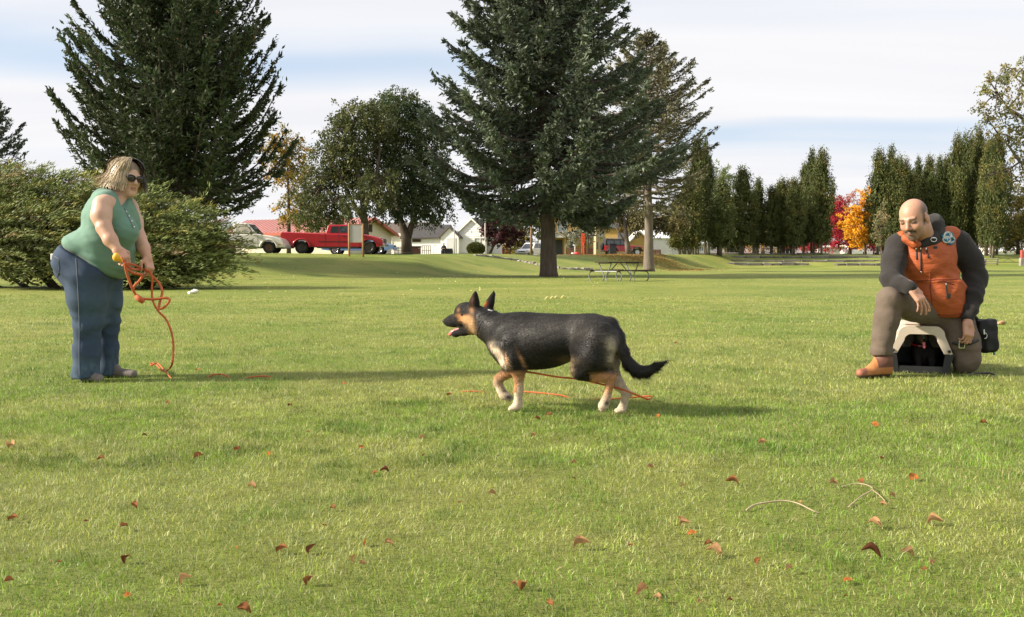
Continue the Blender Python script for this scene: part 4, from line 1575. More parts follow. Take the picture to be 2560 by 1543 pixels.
MB().box((4.9, 0.8, 1.55), (3.6, 1.6, 3.9)).build('wing_wall', yellow_m, h)
MB().box((4.75, -0.08, 0.4), (3.5, 0.14, 1.3)).build('brick_base', brick_m, h)
MB().prism([(-0.3, 3.5), (2.2, 4.2), (2.2, 4.32), (-0.3, 3.62)], 3.0, 6.9, 'x').build('wing_roof', darkroof_m, h)

# -- tan pylon with the eight-sided sign
h = thing('tan_pylon', 'tan building corner with a pale octagonal plate on it', 'pylon', at(1501, 112), R(8))
MB().box((0, 0.6, 1.7), (1.15, 1.2, 4.2)).build('wall', tan_m, h)
MB().lathe([(0.0, -0.045), (0.33, -0.045), (0.33, -0.003)], (0, 0, 2.62), 8, 'y').build('plate', grey_m, h)
for x in (-0.42, 0.42):
    MB().box((x, -0.02, 1.25), (0.18, 0.04, 0.85)).build('window', glass_m, h)

# -- grey roofs and sheds behind the off-roader
h = house_at(1532, 128, R(6), 'shed', 'low shed with a dark grey roof just left above the off-roader')
walls(h, 5.0, 5, 2.2, 3.2, tan_m, False)
roof(h, 5.0, 5, 2.2, 3.2, darkroof_m, False, 0.3, 0.12, darkwood_m)
h = house_at(1590, 134, R(8), 'long_shed', 'white shed with a pale metal roof behind the off-roader')
walls(h, 9.0, 7, 2.3, 3.6, white_m, False)
roof(h, 9.0, 7, 2.3, 3.6, whiteroof_m, False, 0.3, 0.12, trim_m)
h = house_at(1598, 122, R(5), 'hut', 'small hut with an ochre gable right of the off-roader roof')
walls(h, 2.6, 3, 1.9, 3.2, yellow_m)
roof(h, 2.6, 3, 1.9, 3.2, grey_m, True, 0.25, 0.12, grey_m)
h = house_at(1645, 126, R(8), 'annex', 'plain white annex wall right of the pale conifer trunk')
walls(h, 3.8, 4, 2.5, 3.5, white_m, False)
roof(h, 3.8, 4, 2.5, 3.5, whiteroof_m, False, 0.2, 0.1)
h = house_at(1715, 130, R(10), 'painted_shed', 'long white shed with blue painted marks seen between tree trunks')
walls(h, 7.4, 6, 1.65, 2.65, white_m, False)
roof(h, 7.4, 6, 1.65, 2.65, whiteroof_m, False, 0.25, 0.1, grey_m)
blue_m = paint('blue_paint', (0.05, 0.06, 0.22))
mk = MB()
mk.lathe([(0.10, -0.03), (0.26, -0.03), (0.26, 0.0)], (1.0, 0, 1.05), 14, 'y')
mk.box((1.0, -0.025, 1.42), (0.12, 0.04, 0.3)).box((1.0, -0.025, 0.7), (0.12, 0.04, 0.25))
mk.build('painted_emblem', blue_m, h)
for i, x in enumerate((1.75, 2.05, 2.4)):
    m_ = MB()
    m_.box((x - 0.07, -0.02, 1.0), (0.05, 0.03, 0.5)).box((x + 0.07, -0.023, 1.0), (0.05, 0.03, 0.5)).box((x, -0.017, 1.0 + (0.2 if i % 2 else 0.0)), (0.09, 0.03, 0.07))
    m_.build('painted_letter', blue_m, h)

# -- far right, beyond the rail fence
h = house_at(2545, 150, R(0), 'long_shed', 'long low white building beyond the rail fence at the right edge')
walls(h, 9.5, 5, 0.75, 0.95, white_m, False)
roof(h, 9.5, 5, 0.75, 1.2, whiteroof_m, False, 0.3, 0.1, trim_m)
h = house_at(2100, 160, R(0), 'shed', 'pale grey flat shed beneath the crimson maple')
walls(h, 7, 4, 1.5, 1.9, grey_m, False)
roof(h, 7, 4, 1.5, 1.9, grey_m, False, 0.2, 0.1)
h = house_at(2150, 158, R(0), 'shelter', 'dark open shelter under the golden maple')
for x in (-2.2, 0, 2.2):
    MB().box((x, 0, 0.7), (0.16, 0.16, 1.8)).build('post', darkwood_m, h)
MB().box((0, 1, 1.7), (5.4, 3.0, 0.18)).build('roof', tan_m, h)

# -- fences
def rail_fence(pxa, pxb, Y, n, h_, rails, m, label, name='rail_fence', picket=0):
    a_, b_ = at(pxa, Y), at(pxb, Y)
    t = thing(name, label, 'fence', a_)
    d = b_ - a_
    for k in range(n + 1):
        p_ = d * k / n
        MB().box((p_[0], p_[1], p_[2] + h_ / 2 - 0.1), (0.13, 0.13, h_ + 0.2)).build('post', m, t)
    for r_ in range(rails):
        z = h_ * (r_ + 0.8) / (rails + 0.2)
        for k in range(n):
            p_, q_ = d * k / n, d * (k + 1) / n
            jz = random.Random(k * 7 + r_).uniform(-0.05, 0.05)
            MB().tube([p_ + np.array([0, -0.09, z + jz]), q_ + np.array([0, -0.09, z - jz])], 0.055, 6).build('rail', m, t)
    if picket:
        L = float(np.linalg.norm(d))
        k = 0.0
        while k < L:
            p_ = d * k / L
            MB().box((p_[0], p_[1] - 0.16, p_[2] + h_ * 0.5), (0.10, 0.02, h_)).build('picket', m, t)
            k += picket
    return t


logm = mat('grey_log', (0.30, 0.265, 0.215), 0.9, var=0.3, scale=4, bump=0.6, bscale=12)
rail_fence(2432, 2492, 96, 2, 0.75, 3, logm, 'rough grey split rail fence behind the man')
rail_fence(1226, 1292, 112, 4, 0.95, 3, darkwood_m, 'dark brown rail fence under the plum tree')
rail_fence(1295, 1326, 114, 2, 0.9, 1, wood_m, 'reddish picket fence left of the white car', 'picket_fence', 0.14)
rail_fence(1626, 1650, 112, 2, 0.75, 1, brick_m, 'short red brown board fence right of the conifer trunk', 'board_fence', 0.12)
rail_fence(1908, 1958, 116, 3, 0.95, 2, darkwood_m, 'dark rail fence seen between the columnar trunks', 'rail_fence')
# pipe gate + post
pip = mat('dark_pipe', (0.06, 0.055, 0.05), 0.5)
g0 = at(2493, 96)
t = thing('pipe_gate', 'low dark pipe gate with a peaked brace right of the rail fence', 'gate', g0)
L = (2548 - 2493) / F * 96
MB().cyl((0, 0, 0.32), (L, 0, 0.32), 0.035).build('bottom_pipe', pip, t)
MB().cyl((0, 0, 0.72), (L, 0, 0.72), 0.028).build('top_pipe', pip, t)
MB().tube([(L * .25, 0, .32), (L * .47, 0, .68), (L * .75, 0, .32)], 0.022, 6).build('brace', pip, t)
MB().cyl((0, 0, -.1), (0, 0, 0.8), 0.05).build('post', pip, t)
t = thing('gate_pillar', 'stone gate pillar with a pink red upper half at the right edge', 'pillar', at(2553, 95.5))
MB().box((0, 0, 0.35), (0.42, 0.42, 0.9)).build('stone_base', stone_m, t, bevel=0.03)
MB().box((0, 0, 1.2), (0.26, 0.26, 0.8)).build('painted_post', paint('pink_red', (0.55, 0.10, 0.08)), t, bevel=0.02)
# ================================================================== VEHICLES
def carpaint(name, c, rough=0.35):
    return mat(name, c, rough, var=0.05, scale=2, coat=0.7, spec=0.5)


tyre_m = mat('tyre_rubber', (0.018, 0.018, 0.018), 0.85, bump=0.3, bscale=60)
rim_m = mat('steel_rim', (0.10, 0.09, 0.08), 0.45, metal=0.6)
alloy_m = mat('alloy_rim', (0.55, 0.55, 0.55), 0.3, metal=0.9)
rust_m = mat('rusty_rim', (0.13, 0.07, 0.045), 0.7, var=0.3, scale=10)
black_m = mat('black_trim', (0.015, 0.015, 0.016), 0.5)
chrome_m = mat('chrome', (0.6, 0.6, 0.6), 0.15, metal=1.0)
cglass_m = mat('car_glass', (0.035, 0.045, 0.05), 0.05, spec=0.9)
lamp_m = mat('lamp_lens', (0.62, 0.60, 0.52), 0.15, coat=0.6)
amber_m = mat('amber_lens', (0.55, 0.20, 0.03), 0.2)
redlens_m = mat('red_lens', (0.30, 0.012, 0.012), 0.2)
wheel_cache = {}


def wheel(par, x, y, r, w, side, rim):
    """tyre with a rim as sub-part"""
    tb = MB()
    tb.lathe([(r * 0.60, -w * .42), (r * 0.80, -w * .5), (r * 0.95, -w * .44), (r, -w * .28), (r, w * .28), (r * 0.95, w * .44), (r * 0.80, w * .5), (r * 0.60, w * .42)], (0, 0, 0), 28)
    o = tb.build('wheel', tyre_m, par, smooth=True)
    o.location = (x, y, r)
    rb = MB()
    s = -1 if side < 0 else 1
    rb.lathe([(r * 0.62, s * w * .40), (r * 0.58, s * w * .34), (r * 0.50, s * w * .24), (r * 0.24, s * w * .20), (r * 0.20, s * w * .32), (0.001, s * w * .34)], (0, 0, 0), 24)
    for k in range(5):
        a = k * 2 * math.pi / 5
        rb.box((r * 0.40 * math.cos(a), s * w * .26, r * .40 * math.sin(a)), (r * 0.34, 0.05, r * 0.13), M=Matrix.Rotation(-a, 3, 'Y'))
    rb.build('rim', rim, o, smooth=False)
    return o


def arch_outline(top, bottom, wheels, R_):
    """side outline: top list left->right, bottom edge right->left with arches"""
    out = list(top)
    for (wx, wz) in sorted(wheels, key=lambda q: -q[0]):
        zb = bottom
        dx = math.sqrt(max(R_ ** 2 - (zb - wz) ** 2, 0.01))
        a0 = math.atan2(zb - wz, dx)
        n = 10
        for k in range(n + 1):
            a = a0 + (math.pi - 2 * a0) * k / n
            out.append((wx + R_ * math.cos(a), wz + R_ * math.sin(a)))
    return out


def loft(mb, sections, mi=0):
    """sections: list of closed rings with the same point count"""
    n = len(sections[0])
    vs = [p for s in sections for p in s]
    fs = []
    for i in range(len(sections) - 1):
        for k in range(n):
            fs.append((i * n + k, i * n + (k + 1) % n, (i + 1) * n + (k + 1) % n, (i + 1) * n + k))
    fs.append(tuple(range(n - 1, -1, -1)))
    fs.append(tuple(range((len(sections) - 1) * n, len(sections) * n)))
    return mb.add(vs, fs, mi)


def body_shell(outline, W, tuck=0.06, bel=None):
    """side outline extruded with rounded shoulders: five sections across the width"""
    zs = [p[1] for p in outline]
    zmin, zmax = min(zs), max(zs)
    mb = MB()
    secs = []
    for y, ins in ((-W / 2, tuck), (-W / 2 + 0.07, 0.0), (W / 2 - 0.07, 0.0), (W / 2, tuck)):
        secs.append([(p[0], y, p[1] - (ins * 0.55 if p[1] > zmin + 0.55 * (zmax - zmin) else 0)) for p in outline])
    loft(mb, secs)
    return mb


def side_window(par, pts, y, sgn, m=None):
    """dark glass following a side polygon, slightly proud of the cab wall"""
    mb = MB()
    mb.prism([(p[0], p[1]) for p in pts], y, y + sgn * 0.012, 'y')
    return mb.build('side_window', m or cglass_m, par)


# ---------------------------------------------------------------- red pickup (faces +x, origin at the rear, ground)
def red_pickup():
    par = thing('pickup_truck', 'red extended cab pickup parked behind the notice board', 'pickup truck', at(714, 56.2), 0.0)
    red = carpaint('red_paint', (0.40, 0.012, 0.022))
    W = 1.98
    top = [(0.0, 0.50), (0.0, 1.28), (0.06, 1.32), (2.62, 1.225), (2.64, 1.22), (4.75, 1.20), (4.85, 1.19), (5.45, 1.09), (5.95, 0.94), (6.06, 0.86), (6.10, 0.62), (6.06, 0.46)]
    out = arch_outline(top, 0.42, [(1.20, 0.38), (5.25, 0.38)], 0.47)
    out.append((0.02, 0.42))
    body = body_shell(out, W, 0.07).build('body', red, par, bevel=0.025)
    # cab
    cab = MB()
    base = [(2.66, 1.21), (2.78, 1.70), (2.86, 1.75), (4.05, 1.76), (4.22, 1.71), (4.92, 1.20)]
    secs = []
    for y, k in ((-W / 2 + 0.10, 0), (-W / 2 + 0.24, 1), (W / 2 - 0.24, 1), (W / 2 - 0.10, 0)):
        secs.append([(p[0], (y if p[1] < 1.4 else y * 0.90), p[1] - (0.0 if k else 0.025 * (p[1] > 1.4))) for p in base])
    loft(cab, secs)
    cab.build('cab', red, par, bevel=0.03)
    for s in (-1, 1):
        yb = s * (W / 2 - 0.10)
        ytop = yb * 0.905
        for pts, nm in (([(2.92, 1.27), (3.0, 1.64), (3.42, 1.66), (3.42, 1.27)], 'rear'), ([(3.50, 1.27), (3.50, 1.66), (4.08, 1.66), (4.62, 1.27)], 'front')):
            mb = MB()
            vs = []
            for p in pts:
                t = (p[1] - 1.21) / 0.5
                vs.append((p[0], yb + (ytop - yb) * t + s * 0.016, p[1]))
            vs2 = [(v_[0], v_[1] - s * 0.02, v_[2]) for v_ in vs]
            n = len(vs)
            mb.add(vs + vs2, [tuple(range(n)), tuple(range(2 * n - 1, n - 1, -1))] + [(i, n + i, n + (i + 1) % n, (i + 1) % n) for i in range(n)])
            mb.build('side_window', cglass_m, par)
        MB().box((3.78, s * (W / 2 + 0.002), 1.05), (0.17, 0.03, 0.05)).build('door_handle', black_m, par, bevel=0.008)
        MB().box((3.55, s * (W / 2 + 0.006), 0.74), (5.0 if False else 2.6, 0.02, 0.035)).build('side_moulding', black_m, par)
        MB().box((4.62, s * (W / 2 + 0.13), 1.27), (0.10, 0.2, 0.24)).build('mirror', black_m, par, bevel=0.03)
        b = MB()
        b.box((3.46, s * (W / 2 - 0.001), 0.86), (0.012, 0.012, 0.7)).box((2.655, s * (W / 2 - 0.001), 0.85), (0.018, 0.014, 0.74)).box((4.70, s * (W / 2 - 0.001), 0.84), (0.012, 0.012, 0.66))
        b.build('door_gap', black_m, par)
        MB().box((3.4, s * (W / 2 - 0.06), 0.37), (2.5, 0.16, 0.07)).build('running_board', black_m, par, bevel=0.02)
        fl = []
        for k in range(13):
            a = math.pi * (k / 12) * 1.0
            fl.append((1.20 + 0.52 * math.cos(a), s * (W / 2 + 0.02), 0.40 + 0.50 * math.sin(a)))
        MB().tube(fl, 0.045, 6).build('fender_flare', red, par, smooth=True)
        wheel(par, 1.20, s * (W / 2 - 0.14), 0.385, 0.27, s, rim_m)
        wheel(par, 5.25, s * (W / 2 - 0.14), 0.385, 0.27, s, rim_m)
        MB().box((6.03, s * 0.72, 0.80), (0.12, 0.34, 0.17)).build('headlight', lamp_m, par, bevel=0.03)
        MB().box((-0.012, s * 0.9, 0.98), (0.05, 0.14, 0.42)).build('tail_light', redlens_m, par, bevel=0.015)
    ws = MB()
    ws.add([(4.93, -0.78, 1.225), (4.93, 0.78, 1.225), (4.25, 0.68, 1.70), (4.25, -0.68, 1.70), (4.90, -0.78, 1.215), (4.90, 0.78, 1.215), (4.22, 0.68, 1.69), (4.22, -0.68, 1.69)],
           [(0, 1, 2, 3), (7, 6, 5, 4), (0, 4, 5, 1), (1, 5, 6, 2), (2, 6, 7, 3), (3, 7, 4, 0)])
    ws.build('windscreen', cglass_m, par)
    MB().box((6.10, 0, 0.52), (0.18, 1.9, 0.22)).build('front_bumper', chrome_m, par, bevel=0.04)
    MB().box((6.085, 0, 0.79), (0.04, 0.95, 0.24)).build('grille', black_m, par)
    MB().box((-0.10, 0, 0.50), (0.18, 1.8, 0.14)).build('rear_bumper', black_m, par, bevel=0.03)
    MB().tube([(0.7, -0.6, 0.36), (0.2, -0.75, 0.34), (0.1, -0.95, 0.33)], 0.035, 8).build('exhaust', chrome_m, par)
    MB().box((1.32, 0, 1.245), (2.5, 1.6, 0.03)).build('bed_liner', black_m, par)
    MB().box((3.0, 0, 0.46), (5.6, 1.3, 0.12)).build('chassis', black_m, par)


red_pickup()


# ---------------------------------------------------------------- white pickup (faces +x, origin at the front bumper)
def white_pickup():
    par = thing('pickup_truck', 'beige white compact pickup half hidden by the juniper', 'pickup truck', at(719, 54.6), 0.0)
    wp = carpaint('beige_white_paint', (0.68, 0.65, 0.60), 0.4)
    W = 1.70
    top = [(-4.85, 0.5), (-4.85, 1.08), (-4.8, 1.12), (-2.98, 1.12), (-1.62, 1.14), (-0.62, 1.00), (-0.18, 0.84), (-0.06, 0.72), (0.0, 0.55), (-0.05, 0.36)]
    out = arch_outline(top, 0.34, [(-0.88, 0.33), (-3.85, 0.33)], 0.44)
    out.append((-4.83, 0.4))
    body_shell(out, W, 0.06).build('body', wp, par, bevel=0.025)
    cab = MB()
    base = [(-2.96, 1.12), (-2.93, 1.72), (-2.86, 1.79), (-2.25, 1.78), (-2.08, 1.72), (-1.55, 1.13)]
    secs = []
    for y, k in ((-W / 2 + 0.07, 0), (-W / 2 + 0.2, 1), (W / 2 - 0.2, 1), (W / 2 - 0.07, 0)):
        secs.append([(p[0], (y if p[1] < 1.4 else y * 0.88), p[1] - (0.0 if k else 0.025 * (p[1] > 1.4))) for p in base])
    loft(cab, secs)
    cab.build('cab', wp, par, bevel=0.03)
    clear = mat('see_through_glass', (0.55, 0.5, 0.45), 0.05, spec=0.6, var=0.3, scale=1.2)
    for s in (-1, 1):
        yb = s * (W / 2 - 0.07)
        ytop = yb * 0.885
        pts = [(-2.74, 1.17), (-2.72, 1.66), (-2.30, 1.67), (-2.05, 1.5), (-1.80, 1.17)]
        for grow, m_, off, nm in ((0.03, black_m, 0.012, 'window_seal'), (0.0, clear, 0.02, 'side_window')):
            cx, cz = -2.3, 1.4
            vs = []
            for p in pts:
                q0 = p[0] + grow * (1 if p[0] > cx else -1)
                q1 = p[1] + grow * (1 if p[1] > cz else -1)
                t = (q1 - 1.12) / 0.6
                vs.append((q0, yb + (ytop - yb) * t + s * off, q1))
            vs2 = [(v_[0], v_[1] - s * 0.03, v_[2]) for v_ in vs]
            n = len(vs)
            MB().add(vs + vs2, [tuple(range(n)), tuple(range(2 * n - 1, n - 1, -1))] + [(i, n + i, n + (i + 1) % n, (i + 1) % n) for i in range(n)]).build(nm, m_, par)
        MB().box((-2.58, s * (W / 2 + 0.002), 1.0), (0.24, 0.03, 0.06)).build('door_handle', black_m, par, bevel=0.01)
        MB().box((-1.86, s * (W / 2 + 0.1), 1.19), (0.10, 0.18, 0.18)).build('mirror', black_m, par, bevel=0.03)
        b = MB()
        b.box((-2.78, s * (W / 2 - 0.001), 0.75), (0.012, 0.012, 0.7)).box((-1.5, s * (W / 2 - 0.001), 0.72), (0.012, 0.012, 0.62))
        b.build('door_gap', black_m, par)
        MB().box((-2.1, s * (W / 2 + 0.004), 0.62), (1.4, 0.02, 0.05)).build('side_moulding', grey_m, par)
        fl = []
        for k in range(13):
            a = math.pi * k / 12
            fl.append((-0.88 + 0.50 * math.cos(a), s * (W / 2 + 0.015), 0.34 + 0.48 * math.sin(a)))
        MB().tube(fl, 0.05, 6).build('fender_flare', wp, par, smooth=True)
        wheel(par, -0.88, s * (W / 2 - 0.12), 0.345, 0.23, s, rust_m)
        wheel(par, -3.85, s * (W / 2 - 0.12), 0.345, 0.23, s, rust_m)
        MB().box((-0.17, s * 0.62, 0.70), (0.14, 0.3, 0.15)).build('headlight', lamp_m, par, bevel=0.03)
        MB().box((-0.24, s * (W / 2 - 0.01), 0.53), (0.16, 0.05, 0.06)).build('indicator', amber_m, par, bevel=0.01)
    ws = MB()
    ws.add([(-1.56, -0.70, 1.15), (-1.56, 0.70, 1.15), (-2.06, 0.62, 1.72), (-2.06, -0.62, 1.72), (-1.60, -0.70, 1.14), (-1.60, 0.70, 1.14), (-2.10, 0.62, 1.71), (-2.10, -0.62, 1.71)],
           [(0, 1, 2, 3), (7, 6, 5, 4), (0, 4, 5, 1), (1, 5, 6, 2), (2, 6, 7, 3), (3, 7, 4, 0)])
    ws.build('windscreen', cglass_m, par)
    MB().box((-0.0, 0, 0.44), (0.16, 1.66, 0.2)).build('front_bumper', wp, par, bevel=0.04)
    MB().box((-2.4, 0, 0.36), (4.2, 1.2, 0.12)).build('chassis', black_m, par)


white_pickup()


# ---------------------------------------------------------------- blue car behind the red pickup
def car(name, label, loc, rz, c, L=4.4, W=1.75, H=1.45, rim=alloy_m):
    par = thing(name, label, 'car', loc, rz)
    pm = carpaint(name + '_paint', c)
    k = L / 4.4
    top = [(0.0, 0.45), (0.02, 0.75), (0.25, 0.90), (0.9 * k, 0.95), (3.0 * k, 0.93), (3.9 * k, 0.78), (4.3 * k, 0.66), (4.4 * k, 0.45)]
    out = arch_outline(top, 0.27, [(0.85 * k, 0.31), (3.5 * k, 0.31)], 0.37)
    out.append((0.02, 0.33))
    body_shell(out, W, 0.06).build('body', pm, par, bevel=0.03)
    cab = MB()
    base = [(0.45 * k, 0.92), (0.95 * k, H - 0.08), (1.2 * k, H), (2.1 * k, H), (2.35 * k, H - 0.08), (3.1 * k, 0.92)]
    loft(cab, [[(p[0], (y if p[1] < 1.1 else y * 0.84), p[1]) for p in base] for y in (-W / 2 + 0.08, W / 2 - 0.08)])
    cab.build('cabin', pm, par, bevel=0.04)
    for s in (-1, 1):
        yb = s * (W / 2 - 0.08)
        pts = [(0.75 * k, 0.97), (1.05 * k, H - 0.10), (2.2 * k, H - 0.10), (2.85 * k, 0.97)]
        vs = [(p[0], yb * (1 - 0.16 * (p[1] - 0.92) / (H - 0.92)) + s * 0.015, p[1]) for p in pts]
        vs2 = [(v_[0], v_[1] - s * 0.03, v_[2]) for v_ in vs]
        n = 4
        MB().add(vs + vs2, [tuple(range(n)), tuple(range(2 * n - 1, n - 1, -1))] + [(i, n + i, n + (i + 1) % n, (i + 1) % n) for i in range(n)]).build('side_window', cglass_m, par)
        MB().box((1.75 * k, yb * 0.94 + s * 0.025, 1.16), (0.06, 0.05, H - 1.08)).build('door_pillar', pm, par)
        wheel(par, 0.85 * k, s * (W / 2 - 0.1), 0.32, 0.2, s, rim)
        wheel(par, 3.5 * k, s * (W / 2 - 0.1), 0.32, 0.2, s, rim)
        MB().box((4.28 * k, s * (W / 2 - 0.25), 0.62), (0.14, 0.34, 0.12)).build('headlight', lamp_m, par, bevel=0.03)
        MB().box((0.03, s * (W / 2 - 0.22), 0.72), (0.08, 0.3, 0.14)).build('tail_light', redlens_m, par, bevel=0.02)
    for (xa, xb, za, zb, nm) in ((3.08, 2.34, 0.94, H - 0.09, 'windscreen'), (0.47, 0.97, 0.94, H - 0.09, 'rear_window')):
        sg = 1 if nm == 'windscreen' else -1
        MB().add([(xa * k + sg * 0.02, -0.66, za), (xa * k + sg * 0.02, 0.66, za), (xb * k + sg * 0.02, 0.56, zb), (xb * k + sg * 0.02, -0.56, zb), (xa * k, -0.66, za - 0.02), (xa * k, 0.66, za - 0.02), (xb * k, 0.56, zb - 0.02), (xb * k, -0.56, zb - 0.02)],
                 [(0, 1, 2, 3), (7, 6, 5, 4), (0, 4, 5, 1), (1, 5, 6, 2), (2, 6, 7, 3), (3, 7, 4, 0)]).build(nm, cglass_m, par)
    MB().box((4.38 * k, 0, 0.40), (0.10, W * 0.85, 0.18)).build('front_bumper', pm, par, bevel=0.03)
    MB().box((4.39 * k, 0, 0.55), (0.05, W * 0.45, 0.09)).build('grille', black_m, par)
    return par


car('blue_car', 'light blue car parked behind the red pickup', at(810, 61.0), 0.0, (0.16, 0.30, 0.50), L=4.75, H=1.5)
p = at(1338, 112)
car('white_car', 'white car facing the park beside the big spruce trunk', at(1346, 110), R(-118), (0.75, 0.75, 0.74), L=4.3, W=1.8, H=1.6)
car('white_car', 'tiny white car far away below the golden maple', at(2104, 150), R(180 - 175), (0.75, 0.76, 0.78), L=4.3, H=1.7)
car('red_car', 'dark red car showing under the plum tree fence', at(1228, 120), R(0), (0.35, 0.04, 0.04), L=4.3)


# ---------------------------------------------------------------- red off-roader with a soft top (faces +x)
def offroader():
    par = thing('off_roader', 'red off-roader with a black soft top and roof rack behind the small pale-trunked tree', 'off-roader', at(1508, 100), R(8))
    red = carpaint('offroader_red', (0.36, 0.01, 0.016))
    top = [(0.0, 0.55), (0.0, 1.06), (0.05, 1.10), (2.75, 1.10), (2.85, 1.12), (4.0, 1.04), (4.12, 0.98), (4.12, 0.6)]
    out = arch_outline(top, 0.46, [(0.85, 0.40), (3.55, 0.40)], 0.50)
    out.append((0.02, 0.5))
    body_shell(out, 1.6, 0.04).build('body', red, par, bevel=0.03)
    topm = mat('black_canvas', (0.02, 0.02, 0.022), 0.8, var=0.2, scale=5)
    tp = MB()
    loft(tp, [[(0.02, y, 1.1), (0.10, y * .92, 1.78), (0.25, y * .9, 1.83), (2.2, y * .9, 1.80), (2.45, y * .93, 1.68), (2.78, y, 1.12)] for y in (-0.76, 0.76)])
    tp.build('soft_top', topm, par, bevel=0.05)
    for s in (-1, 1):
        for xs_ in ((0.25, 0.95), (1.05, 1.65), (1.72, 2.35)):
            MB().box(((xs_[0] + xs_[1]) / 2, s * 0.745, 1.42), (xs_[1] - xs_[0], 0.03, 0.48), M=Matrix.Rotation(s * 0.11, 3, 'X')).build('side_window', cglass_m, par)
        wheel(par, 0.85, s * 0.78, 0.40, 0.26, s, alloy_m)
        wheel(par, 3.55, s * 0.78, 0.40, 0.26, s, alloy_m)
        for wx in (0.85, 3.55):
            fl = [(wx + 0.56 * math.cos(math.pi * k / 10), s * 0.84, 0.44 + 0.50 * math.sin(math.pi * k / 10)) for k in range(11)]
            MB().tube(fl, 0.06, 6).build('fender_flare', black_m, par, smooth=True)
        MB().box((0.0, s * 0.70, 0.92), (0.06, 0.16, 0.22)).build('tail_light', redlens_m, par)
        MB().box((2.6, s * 0.92, 1.2), (0.08, 0.2, 0.18)).build('mirror', black_m, par, bevel=0.02)
        b = MB().box((1.7, s * 0.803, 0.8), (0.015, 0.01, 0.55)).box((2.6, s * 0.803, 0.8), (0.015, 0.01, 0.55)).box((1.0, s * 0.803, 0.85), (0.015, 0.01, 0.45))
        b.build('door_gap', black_m, par)
    MB().lathe([(0.16, -0.12), (0.36, -0.14), (0.39, 0.0), (0.36, 0.1), (0.16, 0.1), (0.0, 0.1)], (-0.14, 0, 1.0), 22, 'x').build('spare_wheel', tyre_m, par, smooth=True)
    MB().box((-0.05, 0, 0.52), (0.2, 1.55, 0.18)).build('rear_bumper', black_m, par, bevel=0.03)
    MB().box((4.2, 0, 0.58), (0.2, 1.5, 0.16)).build('front_bumper', black_m, par, bevel=0.03)
    MB().add([(2.80, -0.66, 1.13), (2.80, 0.66, 1.13), (2.50, 0.62, 1.66), (2.50, -0.62, 1.66), (2.77, -0.66, 1.13), (2.77, 0.66, 1.13), (2.47, 0.62, 1.66), (2.47, -0.62, 1.66)],
             [(0, 1, 2, 3), (7, 6, 5, 4), (0, 4, 5, 1), (1, 5, 6, 2), (2, 6, 7, 3), (3, 7, 4, 0)]).build('windscreen', cglass_m, par)
    rk = MB()
    for s in (-1, 1):
        rk.tube([(0.3, s * 0.6, 1.92), (2.2, s * 0.6, 1.9)], 0.025, 6)
    for x in (0.4, 1.2, 2.0):
        rk.tube([(x, -0.6, 1.91), (x, 0.6, 1.91)], 0.02, 6)
    rk.build('roof_rack', chrome_m, par)


offroader()
b = thing('rubbish_bin', 'dark wheeled rubbish bin standing beside the red off-roader', 'bin', at(1531, 96.5))
MB().prism([(-0.32, 0.05), (0.32, 0.05), (0.38, 1.15), (-0.38, 1.15)], -0.35, 0.35, 'y').build('body', black_m, b, bevel=0.03)
MB().box((0, 0, 1.19), (0.82, 0.8, 0.08)).build('lid', black_m, b, bevel=0.02)
for s in (-1, 1):
    MB().cyl((s * 0.34, 0.3, 0.12), (s * 0.40, 0.3, 0.12), 0.12).build('wheel', tyre_m, b)
d = thing('dumpster', 'dark dumpster between the columnar trunks behind the terraces', 'dumpster', at(1838, 112))
MB().prism([(-0.85, 0.1), (0.85, 0.1), (0.95, 0.95), (-0.95, 0.95)], -0.7, 0.7, 'y').build('body', black_m, d, bevel=0.03)
MB().box((0, 0, 1.0), (2.0, 1.6, 0.08)).build('lid', black_m, d)
# ================================================================== PEOPLE AND DOGS
from mathutils.bvhtree import BVHTree


def v3(p):
    return np.array(p, float)


def nrm(a):
    a = np.array(a, float)
    return a / np.linalg.norm(a)


def frame(f, up=(0, 0, 1)):
    """columns: forward, left, up"""
    f = nrm(f)
    l = nrm(np.cross(up, f))
    return np.stack([f, l, np.cross(f, l)], 1)


def biggest(V, Q):
    """keeps the largest connected piece of a small mesh"""
    lab = np.arange(len(V))
    while True:
        m = lab[Q].min(1)
        new = lab.copy()
        for i in range(4):
            np.minimum.at(new, Q[:, i], m)
        if (new == lab).all():
            break
        lab = new
    best = np.bincount(lab).argmax()
    keep = lab == best
    idx = np.cumsum(keep) - 1
    return V[keep], idx[Q[keep[Q[:, 0]]]]


def bvh_of(V, Q):
    return BVHTree.FromPolygons([tuple(map(float, p)) for p in V], [tuple(map(int, q)) for q in Q])


def onto(bvh, px, py, lift=0.004, fallback=None):
    """where the sight line through a pixel meets the surface, lifted off it"""
    d = Vector(ray(px, py)).normalized()
    loc, no, i, dist = bvh.ray_cast(Vector((0, 0, CAMZ)), d)
    if loc is None:
        return fallback
    return v3(loc) - v3(d) * lift


def path_on(bvh, pts, lift=0.004, sub=6):
    out = []
    for i in range(len(pts) - 1):
        for k in range(sub):
            t = k / sub
            q = onto(bvh, pts[i][0] + (pts[i + 1][0] - pts[i][0]) * t, pts[i][1] + (pts[i + 1][1] - pts[i][1]) * t, lift)
            if q is not None:
                out.append(q)
    q = onto(bvh, *pts[-1], lift)
    if q is not None:
        out.append(q)
    return out


